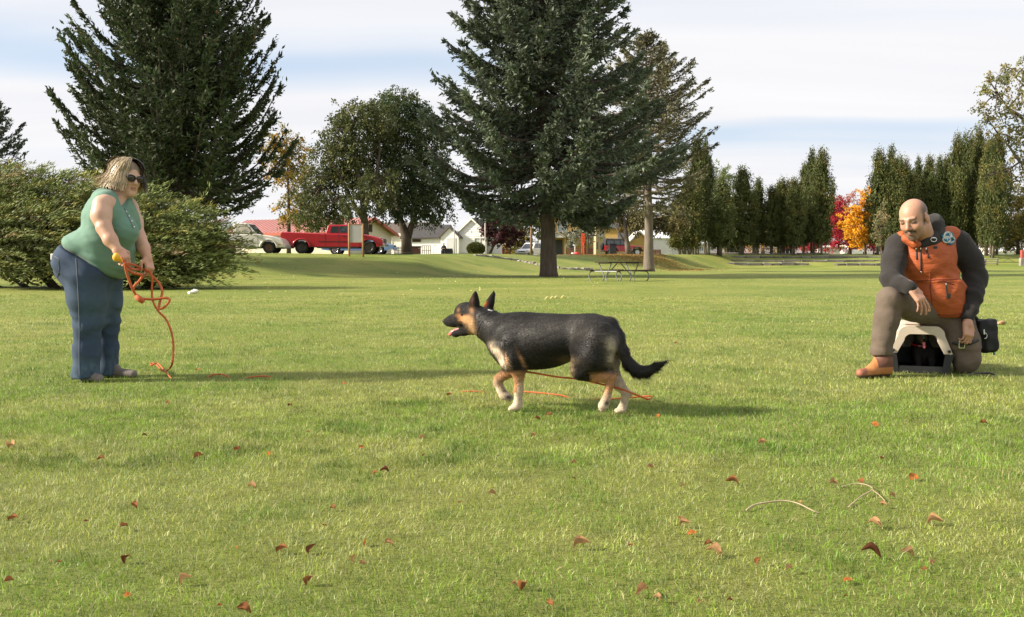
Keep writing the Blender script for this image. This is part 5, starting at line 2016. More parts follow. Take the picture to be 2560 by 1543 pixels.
def add_head(s, c, M, k=1.0, male=False):
    c = v3(c)
    g = lambda p: c + M @ (v3(p) * k)
    s.ell(g((-.012, 0, .035)), v3((.098, .077, .085)) * k, M, 0.02)
    s.ell(g((.028, 0, -.022)), v3((.064, .064, .085)) * k, M, 0.03)
    s.ell(g((.030, 0, -.078)), v3((.050, .053 if male else .05, .036)) * k, M, 0.03)
    s.ell(g((.066, 0, -.103)), v3((.021, .025, .018)) * k, M, 0.025)
    for sy in (-1, 1):
        s.ell(g((.058, sy * .038, -.028)), v3((.026, .024, .026)) * k, M, 0.02)         # cheek
        s.ell(g((.098, sy * .034, .006)), v3((.016, .019, .011)) * k, M, 0.012, 's')      # socket
        s.ell(g((.077, sy * .033, .004)), v3((.0125, .0145, .0105)) * k, M, 0.004)        # eye
        s.cone(g((.086, sy * .012, .024)), g((.080, sy * .045, .026)), .010 * k, .008 * k, 0.01)
        s.ell(g((-.004, sy * .080, -.008)), v3((.021, .010, .033)) * k, M, 0.008)         # ear
        s.ell(g((.092, sy * .012, -.034)), v3((.010, .009, .008)) * k, M, 0.006)          # nostril
    s.cone(g((.088, 0, .018)), g((.108, 0, -.026)), .0085 * k, .0125 * k, 0.012)
    s.ell(g((.092, 0, -.058)), v3((.009, .019, .0045)) * k, M, 0.006)
    s.ell(g((.089, 0, -.069)), v3((.009, .016, .0055)) * k, M, 0.006)
    s.cone(g((.101, -.020, -.0635)), g((.101, .020, -.0635)), .0035 * k, .0035 * k, 0.003, 's')


def add_hand(s, w, d, n, k=1.0, curl=(0.35, 0.45, 0.35), thumb=1, spread=0.06, thumb_in=0.4, curls=None):
    """w wrist, d along the hand, n out of the back of the hand; thumb=+1: thumb on the side d x n"""
    d = nrm(d)
    n = nrm(v3(n) - d * np.dot(n, d))
    sd = np.cross(d, n) * thumb
    M = np.stack([d, sd, n], 1)
    w = v3(w)
    s.cone(w - d * .03 * k, w + d * .02 * k, .027 * k, .029 * k, 0.01)
    s.rbox(w + d * .052 * k, v3((.050, .040, .0145)) * k, M, 0.0135 * k, 0.012)
    lens = [(.043, .027, .021), (.047, .031, .022), (.044, .029, .021), (.034, .021, .018)]
    for i in range(4):
        o = (1.5 - i) / 1.5
        b = w + d * (.095 - .004 * abs(i - 1)) * k + sd * (o * .029) * k
        dd = nrm(d + sd * o * spread)
        a = 0.0
        cs = curls[i] if curls else curl
        r = (.0092, .0088, .0083, .0074)[i] * k
        p = b - dd * .02 * k
        pr = r
        for j, L in enumerate(lens[i]):
            a += cs[j]
            q_dir = dd * math.cos(a) - n * math.sin(a)
            st = b if j == 0 else p
            q = st + q_dir * L * k
            if j == 0:
                s.cone(b - dd * .018 * k, b, r, r, 0.004)
            s.cone(st, q, pr, pr * 0.93, 0.003)
            pr *= 0.93
            p = q
    b = w + d * .022 * k + sd * .030 * k
    t1 = b + (d * .62 + sd * .62 - n * .35) * .042 * k
    t2 = t1 + nrm(d * .9 + sd * (.25 - thumb_in) - n * (.25 + thumb_in * .6)) * .032 * k
    t3 = t2 + nrm(d * .9 - sd * (.0 + thumb_in) - n * (.3 + thumb_in * .6)) * .024 * k
    s.chain([b, t1, t2, t3], [.0135 * k, .0115 * k, .0102 * k, .0085 * k], 0.005)


skin_f = mat('fair_skin', (0.60, 0.37, 0.27), 0.5, attr=True, var=0.07, scale=14, sss=0.08, bump=0.06, bscale=90)
top_m = mat('sage_green_jersey', (0.115, 0.225, 0.165), 0.85, var=0.10, scale=7, bump=0.12, bscale=160, sheen=0.15)
denim_m = mat('dark_denim', (0.042, 0.068, 0.105), 0.9, attr=True, var=0.22, scale=9, bump=0.08, bscale=220)
hair_m = mat('hair', (0.4, 0.3, 0.2), 0.45, attr=True)
lens_m = mat('dark_lens', (0.012, 0.008, 0.010), 0.06, spec=0.7)
thread_m = mat('seam_thread', (0.12, 0.13, 0.15), 0.9)
shoe_m = mat('grey_suede', (0.16, 0.14, 0.125), 0.9, var=0.2, scale=25, bump=0.2, bscale=80)

# ------------------------------------------------------------------ the woman
YW = float(ground(290, 948)[1])


def W(zx, zy, dy=0.0):
    return P(80 + zx / 2.395, 360 + zy / 2.395, YW + dy)


worg = v3((W(340, 1390)[0], YW, 0))
woman = thing('person', 'woman in a sage green sleeveless top and jeans holding a coiled orange lead', 'person', worg)
WHC = W(566, 205, 0.03)
WHM = frame((math.cos(R(33)), -math.sin(R(33)), -0.13), (0.05, 0.05, 1))
WK = 1.06
s = SDF(W(330, 900) + v3((-.10, -.55, 0)), W(330, 60) + v3((.60, .42, .03)), 0.0052)
add_head(s, WHC, WHM, WK)
s.cone(W(535, 285, .03), W(500, 365, .03), .062, .078, .03)            # neck
s.ell(W(585, 292, .02), (.045, .05, .028), None, 0.03)                  # double chin
s.cone(W(450, 360, -.13), W(560, 370, .17), .075, .07, .05)             # shoulder girdle
s.ell(W(495, 415, .02), (.085, .12, .11), None, 0.05)                    # chest under the top
s.chain([W(424, 366, -.20), W(415, 430, -.24), W(432, 500, -.27)], [.070, .065, .051], .03)
s.chain([W(432, 505, -.28), W(470, 575, -.31), W(508, 628, -.33)], [.053, .047, .032], .02)
s.chain([W(582, 385, .20), W(615, 470, .17), W(638, 560, .12)], [.068, .056, .047], .03)
s.chain([W(640, 560, .12), W(668, 625, .06), W(690, 680, .02)], [.052, .045, .032], .02)
s.cone(W(470, 420, 0), W(400, 640, 0), .10, .11, .04)                   # trunk core inside the clothes
hdir = W(566, 705, -.36) - W(508, 628, -.33)
add_hand(s, W(508, 628, -.33), hdir, (0.55, -0.75, 0.45), 1.0, (0.9, 1.1, 0.7), thumb=-1, thumb_in=0.5)
hdir2 = W(712, 765, -.02) - W(690, 680, .02)
add_hand(s, W(690, 680, .02), hdir2, (0.85, -0.3, 0.3), 1.0, (0.75, 1.0, 0.7), thumb=1, thumb_in=0.4)
Vw, Qw = s.mesh(1)
loc = (Vw - WHC) @ WHM / WK
sk = np.array([0.56, 0.345, 0.245])
C = np.tile(sk, (len(Vw), 1))
ng = np.random.default_rng(3)
lip = (np.abs(loc[:, 2] + .0635) < .0105) & (np.abs(loc[:, 1]) < .020) & (loc[:, 0] > .078)
C[lip] = (0.40, 0.17, 0.13)
chk = np.exp(-(((loc[:, 0] - .06) / .03) ** 2 + ((np.abs(loc[:, 1]) - .04) / .02) ** 2 + ((loc[:, 2] + .035) / .025) ** 2))
C = C * (1 - 0.5 * chk[:, None]) + np.array([0.50, 0.22, 0.16]) * 0.5 * chk[:, None]
farm = ((Vw[:, 2] < W(0, 470)[2]))
C[farm] *= np.array([0.96, 0.90, 0.86])
hand_ = (Vw[:, 2] < W(0, 630)[2])
C[hand_] *= np.array([0.98, 0.90, 0.88])
bruise = np.exp(-np.sum(((Vw - W(405, 420, -.33)) / .03) ** 2, 1))
C = C * (1 - 0.35 * bruise[:, None]) + np.array([0.30, 0.13, 0.12]) * 0.35 * bruise[:, None]
np_mesh('body', Vw, Qw, skin_f, woman, C, True, worg)

# top
s = SDF(W(330, 860) + v3((-.42, -.45, 0)), W(330, 230) + v3((.55, .45, .06)), 0.0078)
s.ell(W(468, 440, 0), (.165, .200, .205), frame((1, 0, -.35)), 0.05)
s.ell(W(435, 612, -.01), (.212, .230, .160), frame((1, 0, -.25)), 0.06)
s.ell(W(325, 612, 0), (.150, .21, .095), frame((1, 0, -.35)), 0.05)
s.ell(W(470, 700, -.01), (.165, .215, .115), frame((1, 0, -.75)), 0.06)
s.ell(W(545, 525, -.09), (.105, .11, .105), None, 0.05)
s.ell(W(568, 505, .12), (.105, .11, .105), None, 0.05)
s.cone(W(440, 345, -.12), W(452, 420, -.13), .075, .10, .05)
s.cone(W(548, 350, .15), W(560, 430, .15), .065, .09, .05)
s.cone(W(428, 330, -.02), W(412, 430, 0), .075, .125, .05)
s.ell(W(505, 295, .03), (.075, .085, .075), None, 0.02, 's')
s.cone(W(545, 300, -.04), W(566, 375, -.10), .055, .030, 0.015, 's')
s.chain([W(418, 368, -.35), W(430, 470, -.37)], [.085, .07], 0.012, 's')          # arm hole
s.plane(W(160, 618), W(160, 618) - W(160, 560) + 0.52 * (W(100, 618) - W(160, 618)))
hem0, hem1 = W(155, 612), W(545, 815)
hn = np.cross(hem1 - hem0, (0, 1, 0))
hn = hn if hn[2] < 0 else -hn
s.plane(hem0, hn)
s.ripple(lambda x, y, z: 0.009 * (vnoise(x * 9 + y * 6, (z + .55 * x) * 26, 31, 1.0) - .5) * np.clip((W(0, 440)[2] - z) * 7, 0.2, 1) + 0.004 * (vnoise(x * 20 - y * 15, (z + .3 * x) * 50, 33, 1.0) - .5))
V, Q = s.mesh(1)
tb = bvh_of(V, Q)
top = np_mesh('tank_top', V, Q, top_m, woman, None, True, worg)
for (a, b) in [(565, 405), (582, 432), (598, 462), (612, 497)]:
    q = onto(tb, 80 + a / 2.395, 360 + b / 2.395, 0.002)
    if q is not None:
        MB().ell(q, (.006, .006, .006), 8, 6).build('button', trim_m, top, smooth=True, org=worg)
pl = path_on(tb, [(80 + a / 2.395, 360 + b / 2.395) for a, b in [(553, 385), (572, 430), (590, 465), (606, 505)]], 0.001)
if len(pl) > 2:
    MB().tube(pl, 0.0035, 5).build('placket', thread_m, top, org=worg)
pl = path_on(tb, [(80 + a / 2.395, 360 + b / 2.395) for a, b in [(330, 400), (345, 470), (370, 540), (395, 590)]], 0.0)

# jeans
s = SDF(W(330, 1440) + v3((-.42, -.45, 0)), W(330, 560) + v3((.50, .45, 0)), 0.0082)
s.ell(W(330, 715, 0), (.215, .235, .19), frame((1, 0, -.25)), 0.05)
s.ell(W(240, 722, -.10), (.122, .13, .14), None, 0.06)
s.ell(W(250, 722, .11), (.122, .13, .14), None, 0.06)
s.chain([W(335, 800, -.115), W(332, 930, -.13), W(332, 1080, -.13), W(330, 1240, -.13), W(328, 1392, -.13)], [.160, .128, .096, .086, .094], 0.045)
s.chain([W(428, 800, .10), W(442, 940, .11), W(448, 1080, .12), W(450, 1220, .12), W(446, 1372, .12)], [.140, .110, .080, .072, .088], 0.045)
hn2 = hn.copy()
s.cone(W(370, 800, 0), W(395, 1050, 0), .13, .07, .05)
s.plane(W(120, 560), -hn2 * 1.0 + np.array([0, 0, 0.0]))
s.plane(W(318, 1402, -.13), (0, 0, -1))


def n3(x, y, z, f, sd):
    return vnoise(x * f + y * f * .7, z * f, sd, 1.0) + vnoise(y * f - x * f * .5, z * f + x * f * .3, sd + 1, 1.0) - 1


def jean_folds(x, y, z):
    zk = W(0, 1080)[2]
    knee = np.exp(-((z - zk) / .13) ** 2)
    low = np.clip((zk - .12 - z) * 5, 0, 1)
    hip = np.exp(-((z - W(0, 790)[2]) / .11) ** 2)
    f = 0.016 * knee * n3(x * .5, y * .5, z + .35 * x, 26, 3)
    f += 0.018 * low * n3(x * .9, y * .9, z * .8, 17, 5)
    f += 0.016 * hip * n3(x * .45, y * .5, z + .6 * x, 24, 7)
    return f + 0.006 * n3(x, y, z * .35, 14, 9)


s.ripple(jean_folds)
V, Q = s.mesh(1)
C = np.tile([0.026, 0.047, 0.088], (len(V), 1))
fade = np.exp(-(((V[:, 2] - W(0, 960)[2]) / .20) ** 2)) * np.clip((V[:, 0] - W(250, 0)[0]) * 6, 0, 1)
fade = np.maximum(fade * 0.35, 0.6 * np.exp(-((V[:, 2] - W(0, 1330)[2]) / .10) ** 2) * (vnoise(V[:, 0] + V[:, 1], V[:, 2], 8, .03)))
C = C * (1 - fade[:, None]) + np.array([0.090, 0.150, 0.190]) * fade[:, None]
jb = bvh_of(V, Q)
jeans = np_mesh('jeans', V, Q, denim_m, woman, C, True, worg)
sw = path_on(jb, [(80 + a / 2.395, 360 + b / 2.395) for a, b in [(262, 672), (268, 760), (276, 900), (284, 1100), (282, 1250), (284, 1385)]], 0.0)
if len(sw) > 3:
    MB().tube(sw, 0.003, 5).build('side_seam', thread_m, jeans, org=worg)
pk = path_on(jb, [(80 + a / 2.395, 360 + b / 2.395) for a, b in [(135, 672), (160, 690), (162, 770), (152, 800)]], 0.0)
if len(pk) > 3:
    MB().tube(pk, 0.004, 5).build('back_pocket', thread_m, jeans, org=worg)
MB().box(W(131, 678, -.10), (.03, .05, .05)).build('pocket_tissue', trim_m, jeans, org=worg, bevel=.008)

# shoes
for (a, b, dy, heel, toe) in [(0, 0, -.13, (318, 1400), (405, 1412)), (0, 0, .12, (470, 1378), (606, 1390))]:
    s = SDF(W(*heel, dy) + v3((-.14, -.16, -.05)), W(*toe, dy) + v3((.10, .14, .14)), 0.006)
    h_ = W(*heel, dy)
    t_ = W(*toe, dy - .05)
    h_[2], t_[2] = .035, .028
    s.cone(h_, t_, .040, .030, .02)
    s.cone(h_ + v3((0, 0, .03)), h_ + v3((.05, -.01, .03)), .038, .03, .02)
    s.plane((0, 0, 0.004), (0, 0, -1))
    V, Q = biggest(*s.mesh(1))
    np_mesh('shoe', V, Q, shoe_m, woman, None, True, worg)

# hair
hg = lambda p: WHC + WHM @ (v3(p) * WK)
s = SDF(WHC - .24, WHC + .24, 0.005)
s.ell(hg((-.020, 0, .042)), v3((.104, .094, .086)) * WK, WHM, 0.02)
s.ell(hg((-.055, 0, -.03)), v3((.075, .098, .080)) * WK, WHM, 0.03)
for sy in (-1, 1):
    s.chain([hg((.030, sy * .070, .055)), hg((.010, sy * .086, -.01)), hg((.000, sy * .096, -.058))], [.026, .024, .020], 0.03)
    s.chain([hg((-.04, sy * .07, .02)), hg((-.05, sy * .092, -.065))], [.042, .028], 0.03)
s.ell(hg((.115, 0.0, -.05)), v3((.075, .066, .112)) * WK, WHM, 0.012, 's')
s.ell(hg((0, 0, -.12)), v3((.10, .07, .05)) * WK, WHM, 0.02, 's')
V, Q = s.mesh(1)
loc = (V - WHC) @ WHM / WK
rootk = np.clip((loc[:, 0] - .02) * 14, 0, 1) * np.clip((loc[:, 2] - .02) * 16, 0, 1)
C = np.tile([0.27, 0.20, 0.115], (len(V), 1)) * (0.75 + 0.5 * vnoise(loc[:, 0] * 30 + loc[:, 1] * 60, loc[:, 2] * 6, 4, .35))[:, None]
C = C * (1 - .72 * rootk[:, None]) + np.array([0.085, 0.065, 0.055]) * .72 * rootk[:, None]
hair = np_mesh('hair', V, Q, hair_m, woman, C, True, worg)
rg = np.random.default_rng(9)
hv, hq, hc = [], [], []
nv = 0
for i in range(1300):
    ph = rg.uniform(-math.pi, math.pi)
    front = abs(ph) < 0.95
    if abs(ph) < 0.50:
        ph = math.copysign(rg.uniform(0.6, 1.3), -ph if rg.random() < .2 else ph)
        front = True
    ends = rg.uniform(-.092, -.030)
    pts = []
    jr = rg.uniform(0.92, 1.06)
    x0 = rg.uniform(-.05, .05)
    for k in range(9):
        t = k / 8
        if t < 0.62:
            th = (0.10 + 1.35 * t / 0.62)
            x = -.024 + x0 * (1 - t) + .122 * math.sin(th) * math.cos(ph) * jr
            y = .004 + .112 * math.sin(th) * math.sin(ph) * jr
            z = .042 + .097 * math.cos(th) * jr
        else:
            q = (t - .62) / .38
            fl = 1.0 + 0.24 * q + (0.16 * q * q if not front else 0.10 * q)
            x = -.024 + .122 * math.cos(ph) * jr * fl - (.012 * q if front else .022 * q)
            y = .004 + .112 * math.sin(ph) * jr * fl
            z = .042 + (ends - .042) * q
        pts.append(hg((x, y, z)) + rg.normal(size=3) * .0015)
    if rg.random() < 0.12:                               # wind-blown ends
        pts[-1] = pts[-1] + v3((-.05, 0, .012))
        pts[-2] = pts[-2] + v3((-.02, 0, .004))
    pts = np.array(pts)
    out = nrm(pts[5] - WHC)
    tdir = pts[6] - pts[3]
    side = nrm(np.cross(tdir, out)) * rg.uniform(.0022, .0055)
    wv = np.linspace(1, .35, 9)[:, None]
    hv += list(pts - side * wv) + list(pts + side * wv)
    for k in range(8):
        hq.append((nv + k, nv + k + 1, nv + 9 + k + 1, nv + 9 + k))
    nv += 18
    base = np.array([0.40, 0.30, 0.165]) if rg.random() < .6 else np.array([0.24, 0.185, 0.125])
    if front and ph > 0 and rg.random() < .75:
        base = np.array([0.10, 0.078, 0.066])
    tt = np.linspace(0, 1, 9)[:, None]
    cc = base[None] * (0.72 + 0.45 * tt) * rg.uniform(.8, 1.25)
    hc += list(cc) + list(cc)
np_mesh('hair_strands', hv, np.array(hq), hair_m, woman, np.array(hc), False, worg)

# sunglasses
sg = MB()
for sy in (-1, 1):
    ring = []
    for k in range(17):
        a = 2 * math.pi * k / 16
        wx, wz = .029 * math.cos(a), .021 * math.sin(a)
        if wz > 0 and wx * sy > 0:
            wz *= 1.15
            wx *= 1.1
        ring.append(hg((.108 - .18 * abs(.034 + wx * sy) ** 1.0 * .35, sy * .034 + wx, .004 + wz)))
    sg.tube(ring, .0032, 6)
    sg.tube([hg((.098, sy * .064, .012)), hg((.06, sy * .078, .012)), hg((.0, sy * .088, .008))], .0035, 6)
sg.tube([hg((.107, -.008, .008)), hg((.110, 0, .011)), hg((.107, .008, .008))], .003, 6)
gl = sg.build('sunglasses', black_m, woman, smooth=True, org=worg)
for sy in (-1, 1):
    ln = MB()
    ln.ell(hg((.103, sy * .034, .004)), (.004, .030, .0215), 16, 8, M=Matrix(WHM.tolist()))
    ln.build('lens', lens_m, gl, smooth=True, org=worg)

# ------------------------------------------------------------------ the kneeling man
YM = 7.02


def K(zx, zy, dy=0.0):
    return P(2100 + zx / 2.857, 460 + zy / 2.857, YM + dy)


def kp(zx, zy):
    return (2100 + zx / 2.857, 460 + zy / 2.857)


morg = v3((K(650, 1340)[0], YM, 0))
man = thing('person', 'bald man in an orange vest kneeling on one knee beside a pet carrier', 'person', morg)
MHC = K(527, 250, -.20)
MHM = frame((-0.70, -0.66, -0.38), (-.10, .02, 1))
MK = 1.20
s = SDF(MHC - v3((.45, .45, 1.0)), MHC + v3((.62, .40, .22)), 0.0056)
add_head(s, MHC, MHM, MK, True)
s.cone(K(565, 310, -.13), K(600, 430, .0), .085, .09, .03)
s.ell(K(620, 560, .02), (.15, .11, .2), None, 0.05)
s.cone(K(470, 430, .0), K(820, 430, .04), .055, .055, .04)
s.chain([K(415, 440, 0), K(365, 690, -.16), K(500, 742, -.33)], [.05, .036, .024], .03)
s.chain([K(850, 425, .05), K(975, 670, .02), K(912, 985, -.14)], [.055, .045, .032], .03)
s.chain([K(640, 600, .02), K(720, 900, .08)], [.12, .1], .04)
add_hand(s, K(512, 742, -.34), K(600, 860, -.40) - K(505, 735, -.34), (0.25, -0.80, 0.52), 1.16, (0.30, 0.30, 0.22), thumb=-1, spread=.16, thumb_in=.25,
         curls=[(.22, .25, .2), (.32, .3, .22), (.40, .34, .24), (.42, .4, .26)])
add_hand(s, K(912, 985, -.15), K(918, 1085, -.19) - K(912, 980, -.15), (0.25, -0.9, -.1), 1.16, (0.55, 1.0, .8), thumb=-1, spread=.03, thumb_in=.5)
V, Q = s.mesh(1)
loc = (V - MHC) @ MHM / MK
C = np.tile([0.47, 0.25, 0.165], (len(V), 1))
x_, y_, z_ = loc.T
nh = vnoise(x_ * 8 + y_ * 5, z_ * 8, 6, .08)
hairm = np.clip((0.040 - x_) * 40, 0, 1) * np.clip((0.112 - z_ - 0.35 * np.clip(x_ + .05, 0, 1)) * 26, 0, 1) * np.clip((z_ + .055) * 40, 0, 1) * (x_ < .05)
ear = (np.abs(y_) > .076) & (np.abs(x_ + .004) < .026) & (np.abs(z_ + .008) < .040)
hairm[ear] = 0
hd = np.linalg.norm(loc, axis=1) < .17
C = np.where((hd & True)[:, None], C * (1 - .82 * hairm[:, None]) + np.array([.030, .024, .021]) * .82 * hairm[:, None], C)
stub_shade = 1.5 * np.clip((-.035 - z_) * 30, 0, 1) * np.clip((x_ + .01) * 25, 0, 1) * hd  # jaw stubble, with the shading at jaw and neck painted in
C = C * (1 - .32 * stub_shade[:, None]) + np.array([.10, .075, .06]) * .32 * stub_shade[:, None]
C *= (1 + .12 * (vnoise(loc[:, 0] * 40 + loc[:, 1] * 30, loc[:, 2] * 40, 12, 1.0) - .5))[:, None]
must = np.exp(-(((z_ + .048 + .25 * np.abs(y_)) / .0095) ** 2)) * (np.abs(y_) < .036) * (x_ > .07) * hd
goat = np.exp(-(((z_ + .094) / .014) ** 2)) * (np.abs(y_) < .024) * (x_ > .05) * hd
brow = np.exp(-(((z_ - .027) / .0062) ** 2)) * (np.abs(y_) > .012) * (np.abs(y_) < .052) * (x_ > .055) * hd
dk = np.clip(must * 1.0 + goat * .8 + brow * .85, 0, .94)
C = C * (1 - dk[:, None]) + np.array([.028, .020, .017]) * dk[:, None]
lip = (np.abs(z_ + .067) < .007) & (np.abs(y_) < .016) & (x_ > .08) & hd
C[lip] = (0.34, 0.15, 0.12)
eye = (np.abs(z_ - .004) < .0075) & (np.abs(np.abs(y_) - .034) < .015) & (x_ > .066) & hd
C[eye] = (0.10, 0.07, 0.055)
nose_r = np.exp(-np.sum(((loc - np.array([.108, 0, -.02])) / .025) ** 2, 1))
C = C * (1 - .3 * nose_r[:, None]) + np.array([.52, .20, .15]) * .3 * nose_r[:, None]
np_mesh('body', V, Q, skin_f, man, C, True, morg)

vseam_m = mat('vest_stitching', (0.20, 0.035, 0.012), 0.8)
fleece_m = mat('charcoal_fleece', (0.021, 0.018, 0.017), 0.95, var=0.15, scale=9, bump=0.25, bscale=120, sheen=0.08)
vest_m = mat('orange_softshell', (0.38, 0.080, 0.019), 0.7, var=0.14, scale=5, bump=0.5, bscale=16, stretch=(1, 1, 2.2))
pants_m = mat('brown_canvas', (0.125, 0.094, 0.070), 0.9, var=0.15, scale=6, bump=0.2, bscale=110)
boot_m = mat('tan_leather', (0.40, 0.155, 0.045), 0.6, attr=True, var=0.18, scale=12, bump=0.2, bscale=40)

# hooded fleece
s = SDF(K(250, 180, -.5) - v3((0, 0, 1.02)), K(1120, 180, .45) + v3((0, 0, .02)), 0.0095)
s.ell(K(620, 560, .03), (.215, .15, .22), None, 0.05)
s.cone(K(440, 440, .01), K(820, 425, .05), .085, .092, .06)
s.chain([K(418, 445, 0), K(385, 560, -.07), K(368, 685, -.16)], [.098, .085, .076], .04)
s.chain([K(368, 685, -.16), K(430, 722, -.25), K(494, 742, -.328)], [.074, .062, .054], .03)
s.chain([K(842, 430, .05), K(925, 540, .04), K(970, 672, .02)], [.105, .092, .084], .04)
s.chain([K(970, 672, .02), K(950, 800, -.06), K(915, 955, -.135)], [.083, .068, .052], .03)
s.ell(K(672, 312, .03), (.074, .10, .108), None, 0.05)              # hood lying behind the neck
s.ell(K(650, 318, .0), (.070, .10, .095), None, 0.04)
s.ell(K(640, 390, -.02), (.105, .11, .07), None, 0.04)
s.cone(K(520, 405, -.16), K(650, 420, -.10), .045, .06, .04)
s.ell(K(545, 330, -.17), (.082, .09, .105), None, 0.02, 's')        # room for the neck
s.ripple(lambda x, y, z: 0.014 * n3(x * .6, y * .6, z + .5 * x, 20, 11) * np.clip((K(0, 520)[2] - z) * 6, 0.25, 1) + .004 * n3(x, y, z, 40, 13))
V, Q = s.mesh(1)
fb = bvh_of(V, Q)
np_mesh('hooded_fleece', V, Q, fleece_m, man, None, True, morg)

# vest
s = SDF(K(330, 270, -.45) - v3((0, 0, .85)), K(930, 270, .35) + v3((0, 0, .03)), 0.0080)
s.ell(K(622, 540, -.01), (.218, .178, .215), None, 0.05)
s.ell(K(700, 770, 0), (.195, .185, .20), None, 0.07)
s.ell(K(765, 880, .02), (.125, .165, .11), None, 0.05)
s.cone(K(455, 408, -.01), K(560, 440, -.04), .080, .085, .05)
s.cone(K(778, 388, .04), K(680, 440, .0), .092, .09, .05)
s.cone(K(480, 390, -.12), K(540, 425, -.17), .042, .036, .03)       # collar
s.ell(K(560, 320, -.16), (.098, .13, .105), None, 0.02, 's')
s.ell(K(670, 340, -.06), (.075, .16, .085), None, 0.02, 's')
s.chain([K(352, 420, -.03), K(345, 640, -.10)], [.062, .08], 0.012, 's')
s.chain([K(905, 420, -.02), K(945, 700, -.08)], [.068, .062], 0.012, 's')
s.plane(K(700, 948), (0, 0, -1))


def vest_folds(x, y, z):
    zw = K(0, 690)[2]
    f = -0.006 * np.exp(-((z - zw) / .012) ** 2)
    f += 0.016 * n3(x * .5, y * .5, z + .35 * x, 22, 19) * np.exp(-((z - zw + .03) / .16) ** 2)
    f += 0.010 * n3(x * .8, y * .8, (z - .5 * x), 15, 23)
    return f


s.ripple(vest_folds)
V, Q = s.mesh(1)
vb = bvh_of(V, Q)
vest = np_mesh('vest', V, Q, vest_m, man, None, True, morg)
for nm, pts, r_, m_ in [('zipper', [(573, 455), (578, 520), (580, 632)], .006, black_m), ('pocket_zip', [(545, 462), (549, 540)], .006, black_m), ('pocket_zip', [(618, 462), (632, 530)], .006, black_m),
                        ('waist_seam', [(470, 690), (560, 694), (680, 684), (850, 680)], .004, vseam_m), ('pocket_zip', [(757, 716), (768, 800)], .006, black_m), ('pocket_seam', [(690, 700), (735, 690), (815, 720)], .004, vseam_m),
                        ('placket', [(640, 640), (648, 760), (668, 930)], .004, vseam_m), ('hem_seam', [(690, 930), (780, 940), (870, 925)], .005, vseam_m), ('yoke_seam', [(402, 455), (455, 462)], .004, vseam_m)]:
    pp = path_on(vb, [kp(*q) for q in pts], 0.001)
    if len(pp) > 2:
        MB().tube(pp, r_, 6).build(nm, m_, vest, smooth=True, org=morg)
for a, b in [(543, 462), (575, 463), (615, 465), (757, 718), (580, 630)]:
    q = onto(vb, *kp(a, b), 0.006)
    if q is not None:
        MB().ell(q, (.007, .005, .012), 8, 6).build('zip_pull', chrome_m, vest, smooth=True, org=morg)
q = onto(vb, *kp(775, 800), 0.004)
if q is not None:
    MB().box(q, (.03, .012, .035)).build('logo_patch', black_m, vest, org=morg, bevel=.004)
q = onto(vb, *kp(682, 455), 0.002)
if q is not None:
    MB().box(q, (.028, .008, .022)).build('chest_logo', black_m, vest, org=morg, bevel=.003)

# trousers
s = SDF(K(180, 700, -.45) - v3((0, 0, .72)), K(1060, 700, .65), 0.0098)
s.ell(K(735, 930, .12), (.195, .17, .14), None, 0.05)
s.chain([K(690, 925, .08), K(520, 880, -.08), K(352, 822, -.24)], [.125, .104, .083], 0.04)
s.chain([K(352, 825, -.24), K(336, 960, -.235), K(312, 1090, -.225), K(296, 1215, -.215)], [.084, .086, .079, .083], 0.04)
s.chain([K(815, 930, .06), K(870, 1120, -.02), K(905, 1262, -.06)], [.132, .118, .102], 0.05)
s.chain([K(905, 1265, -.05), K(880, 1285, .45)], [.085, .062], 0.04)
s.plane(K(296, 1222, -.215), (0.06, 0, -1))
s.plane((0, 0, 0.006), (0, 0, -1))
# the right-hand knee reaches lower than the hem plane: add it again below the cut
s.chain([K(870, 1120, -.02), K(905, 1255, -.06)], [.116, .100], 0.03)
s.chain([K(905, 1265, -.05), K(880, 1285, .45)], [.085, .062], 0.04)
s.plane((0, 0, 0.006), (0, 0, -1))


def pant_folds(x, y, z):
    f = 0.015 * n3(x * .7, y * .7, z * .8 + .4 * x, 17, 15) * np.clip((K(0, 880)[2] - z) * 4, 0.3, 1)
    return f + 0.004 * n3(x, y, z, 38, 17)


s.ripple(pant_folds)
V, Q = s.mesh(1)
pb = bvh_of(V, Q)
trs = np_mesh('trousers', V, Q, pants_m, man, None, True, morg)
pp = path_on(pb, [kp(805, 1135), kp(860, 1145), kp(930, 1140), kp(985, 1115)], 0.002)
if len(pp) > 2:
    MB().tube(pp, 0.012, 6).build('thigh_strap', black_m, trs, org=morg)
q = onto(pb, *kp(868, 1147), 0.014)
if q is not None:
    b = MB()
    b.box(q + v3((0, 0, .026)), (.042, .010, .006)).box(q - v3((0, 0, .026)), (.042, .010, .006)).box(q + v3((.020, 0, 0)), (.006, .011, .05)).box(q - v3((.020, 0, 0)), (.006, .011, .05))
    b.build('buckle', chrome_m, trs, org=morg)

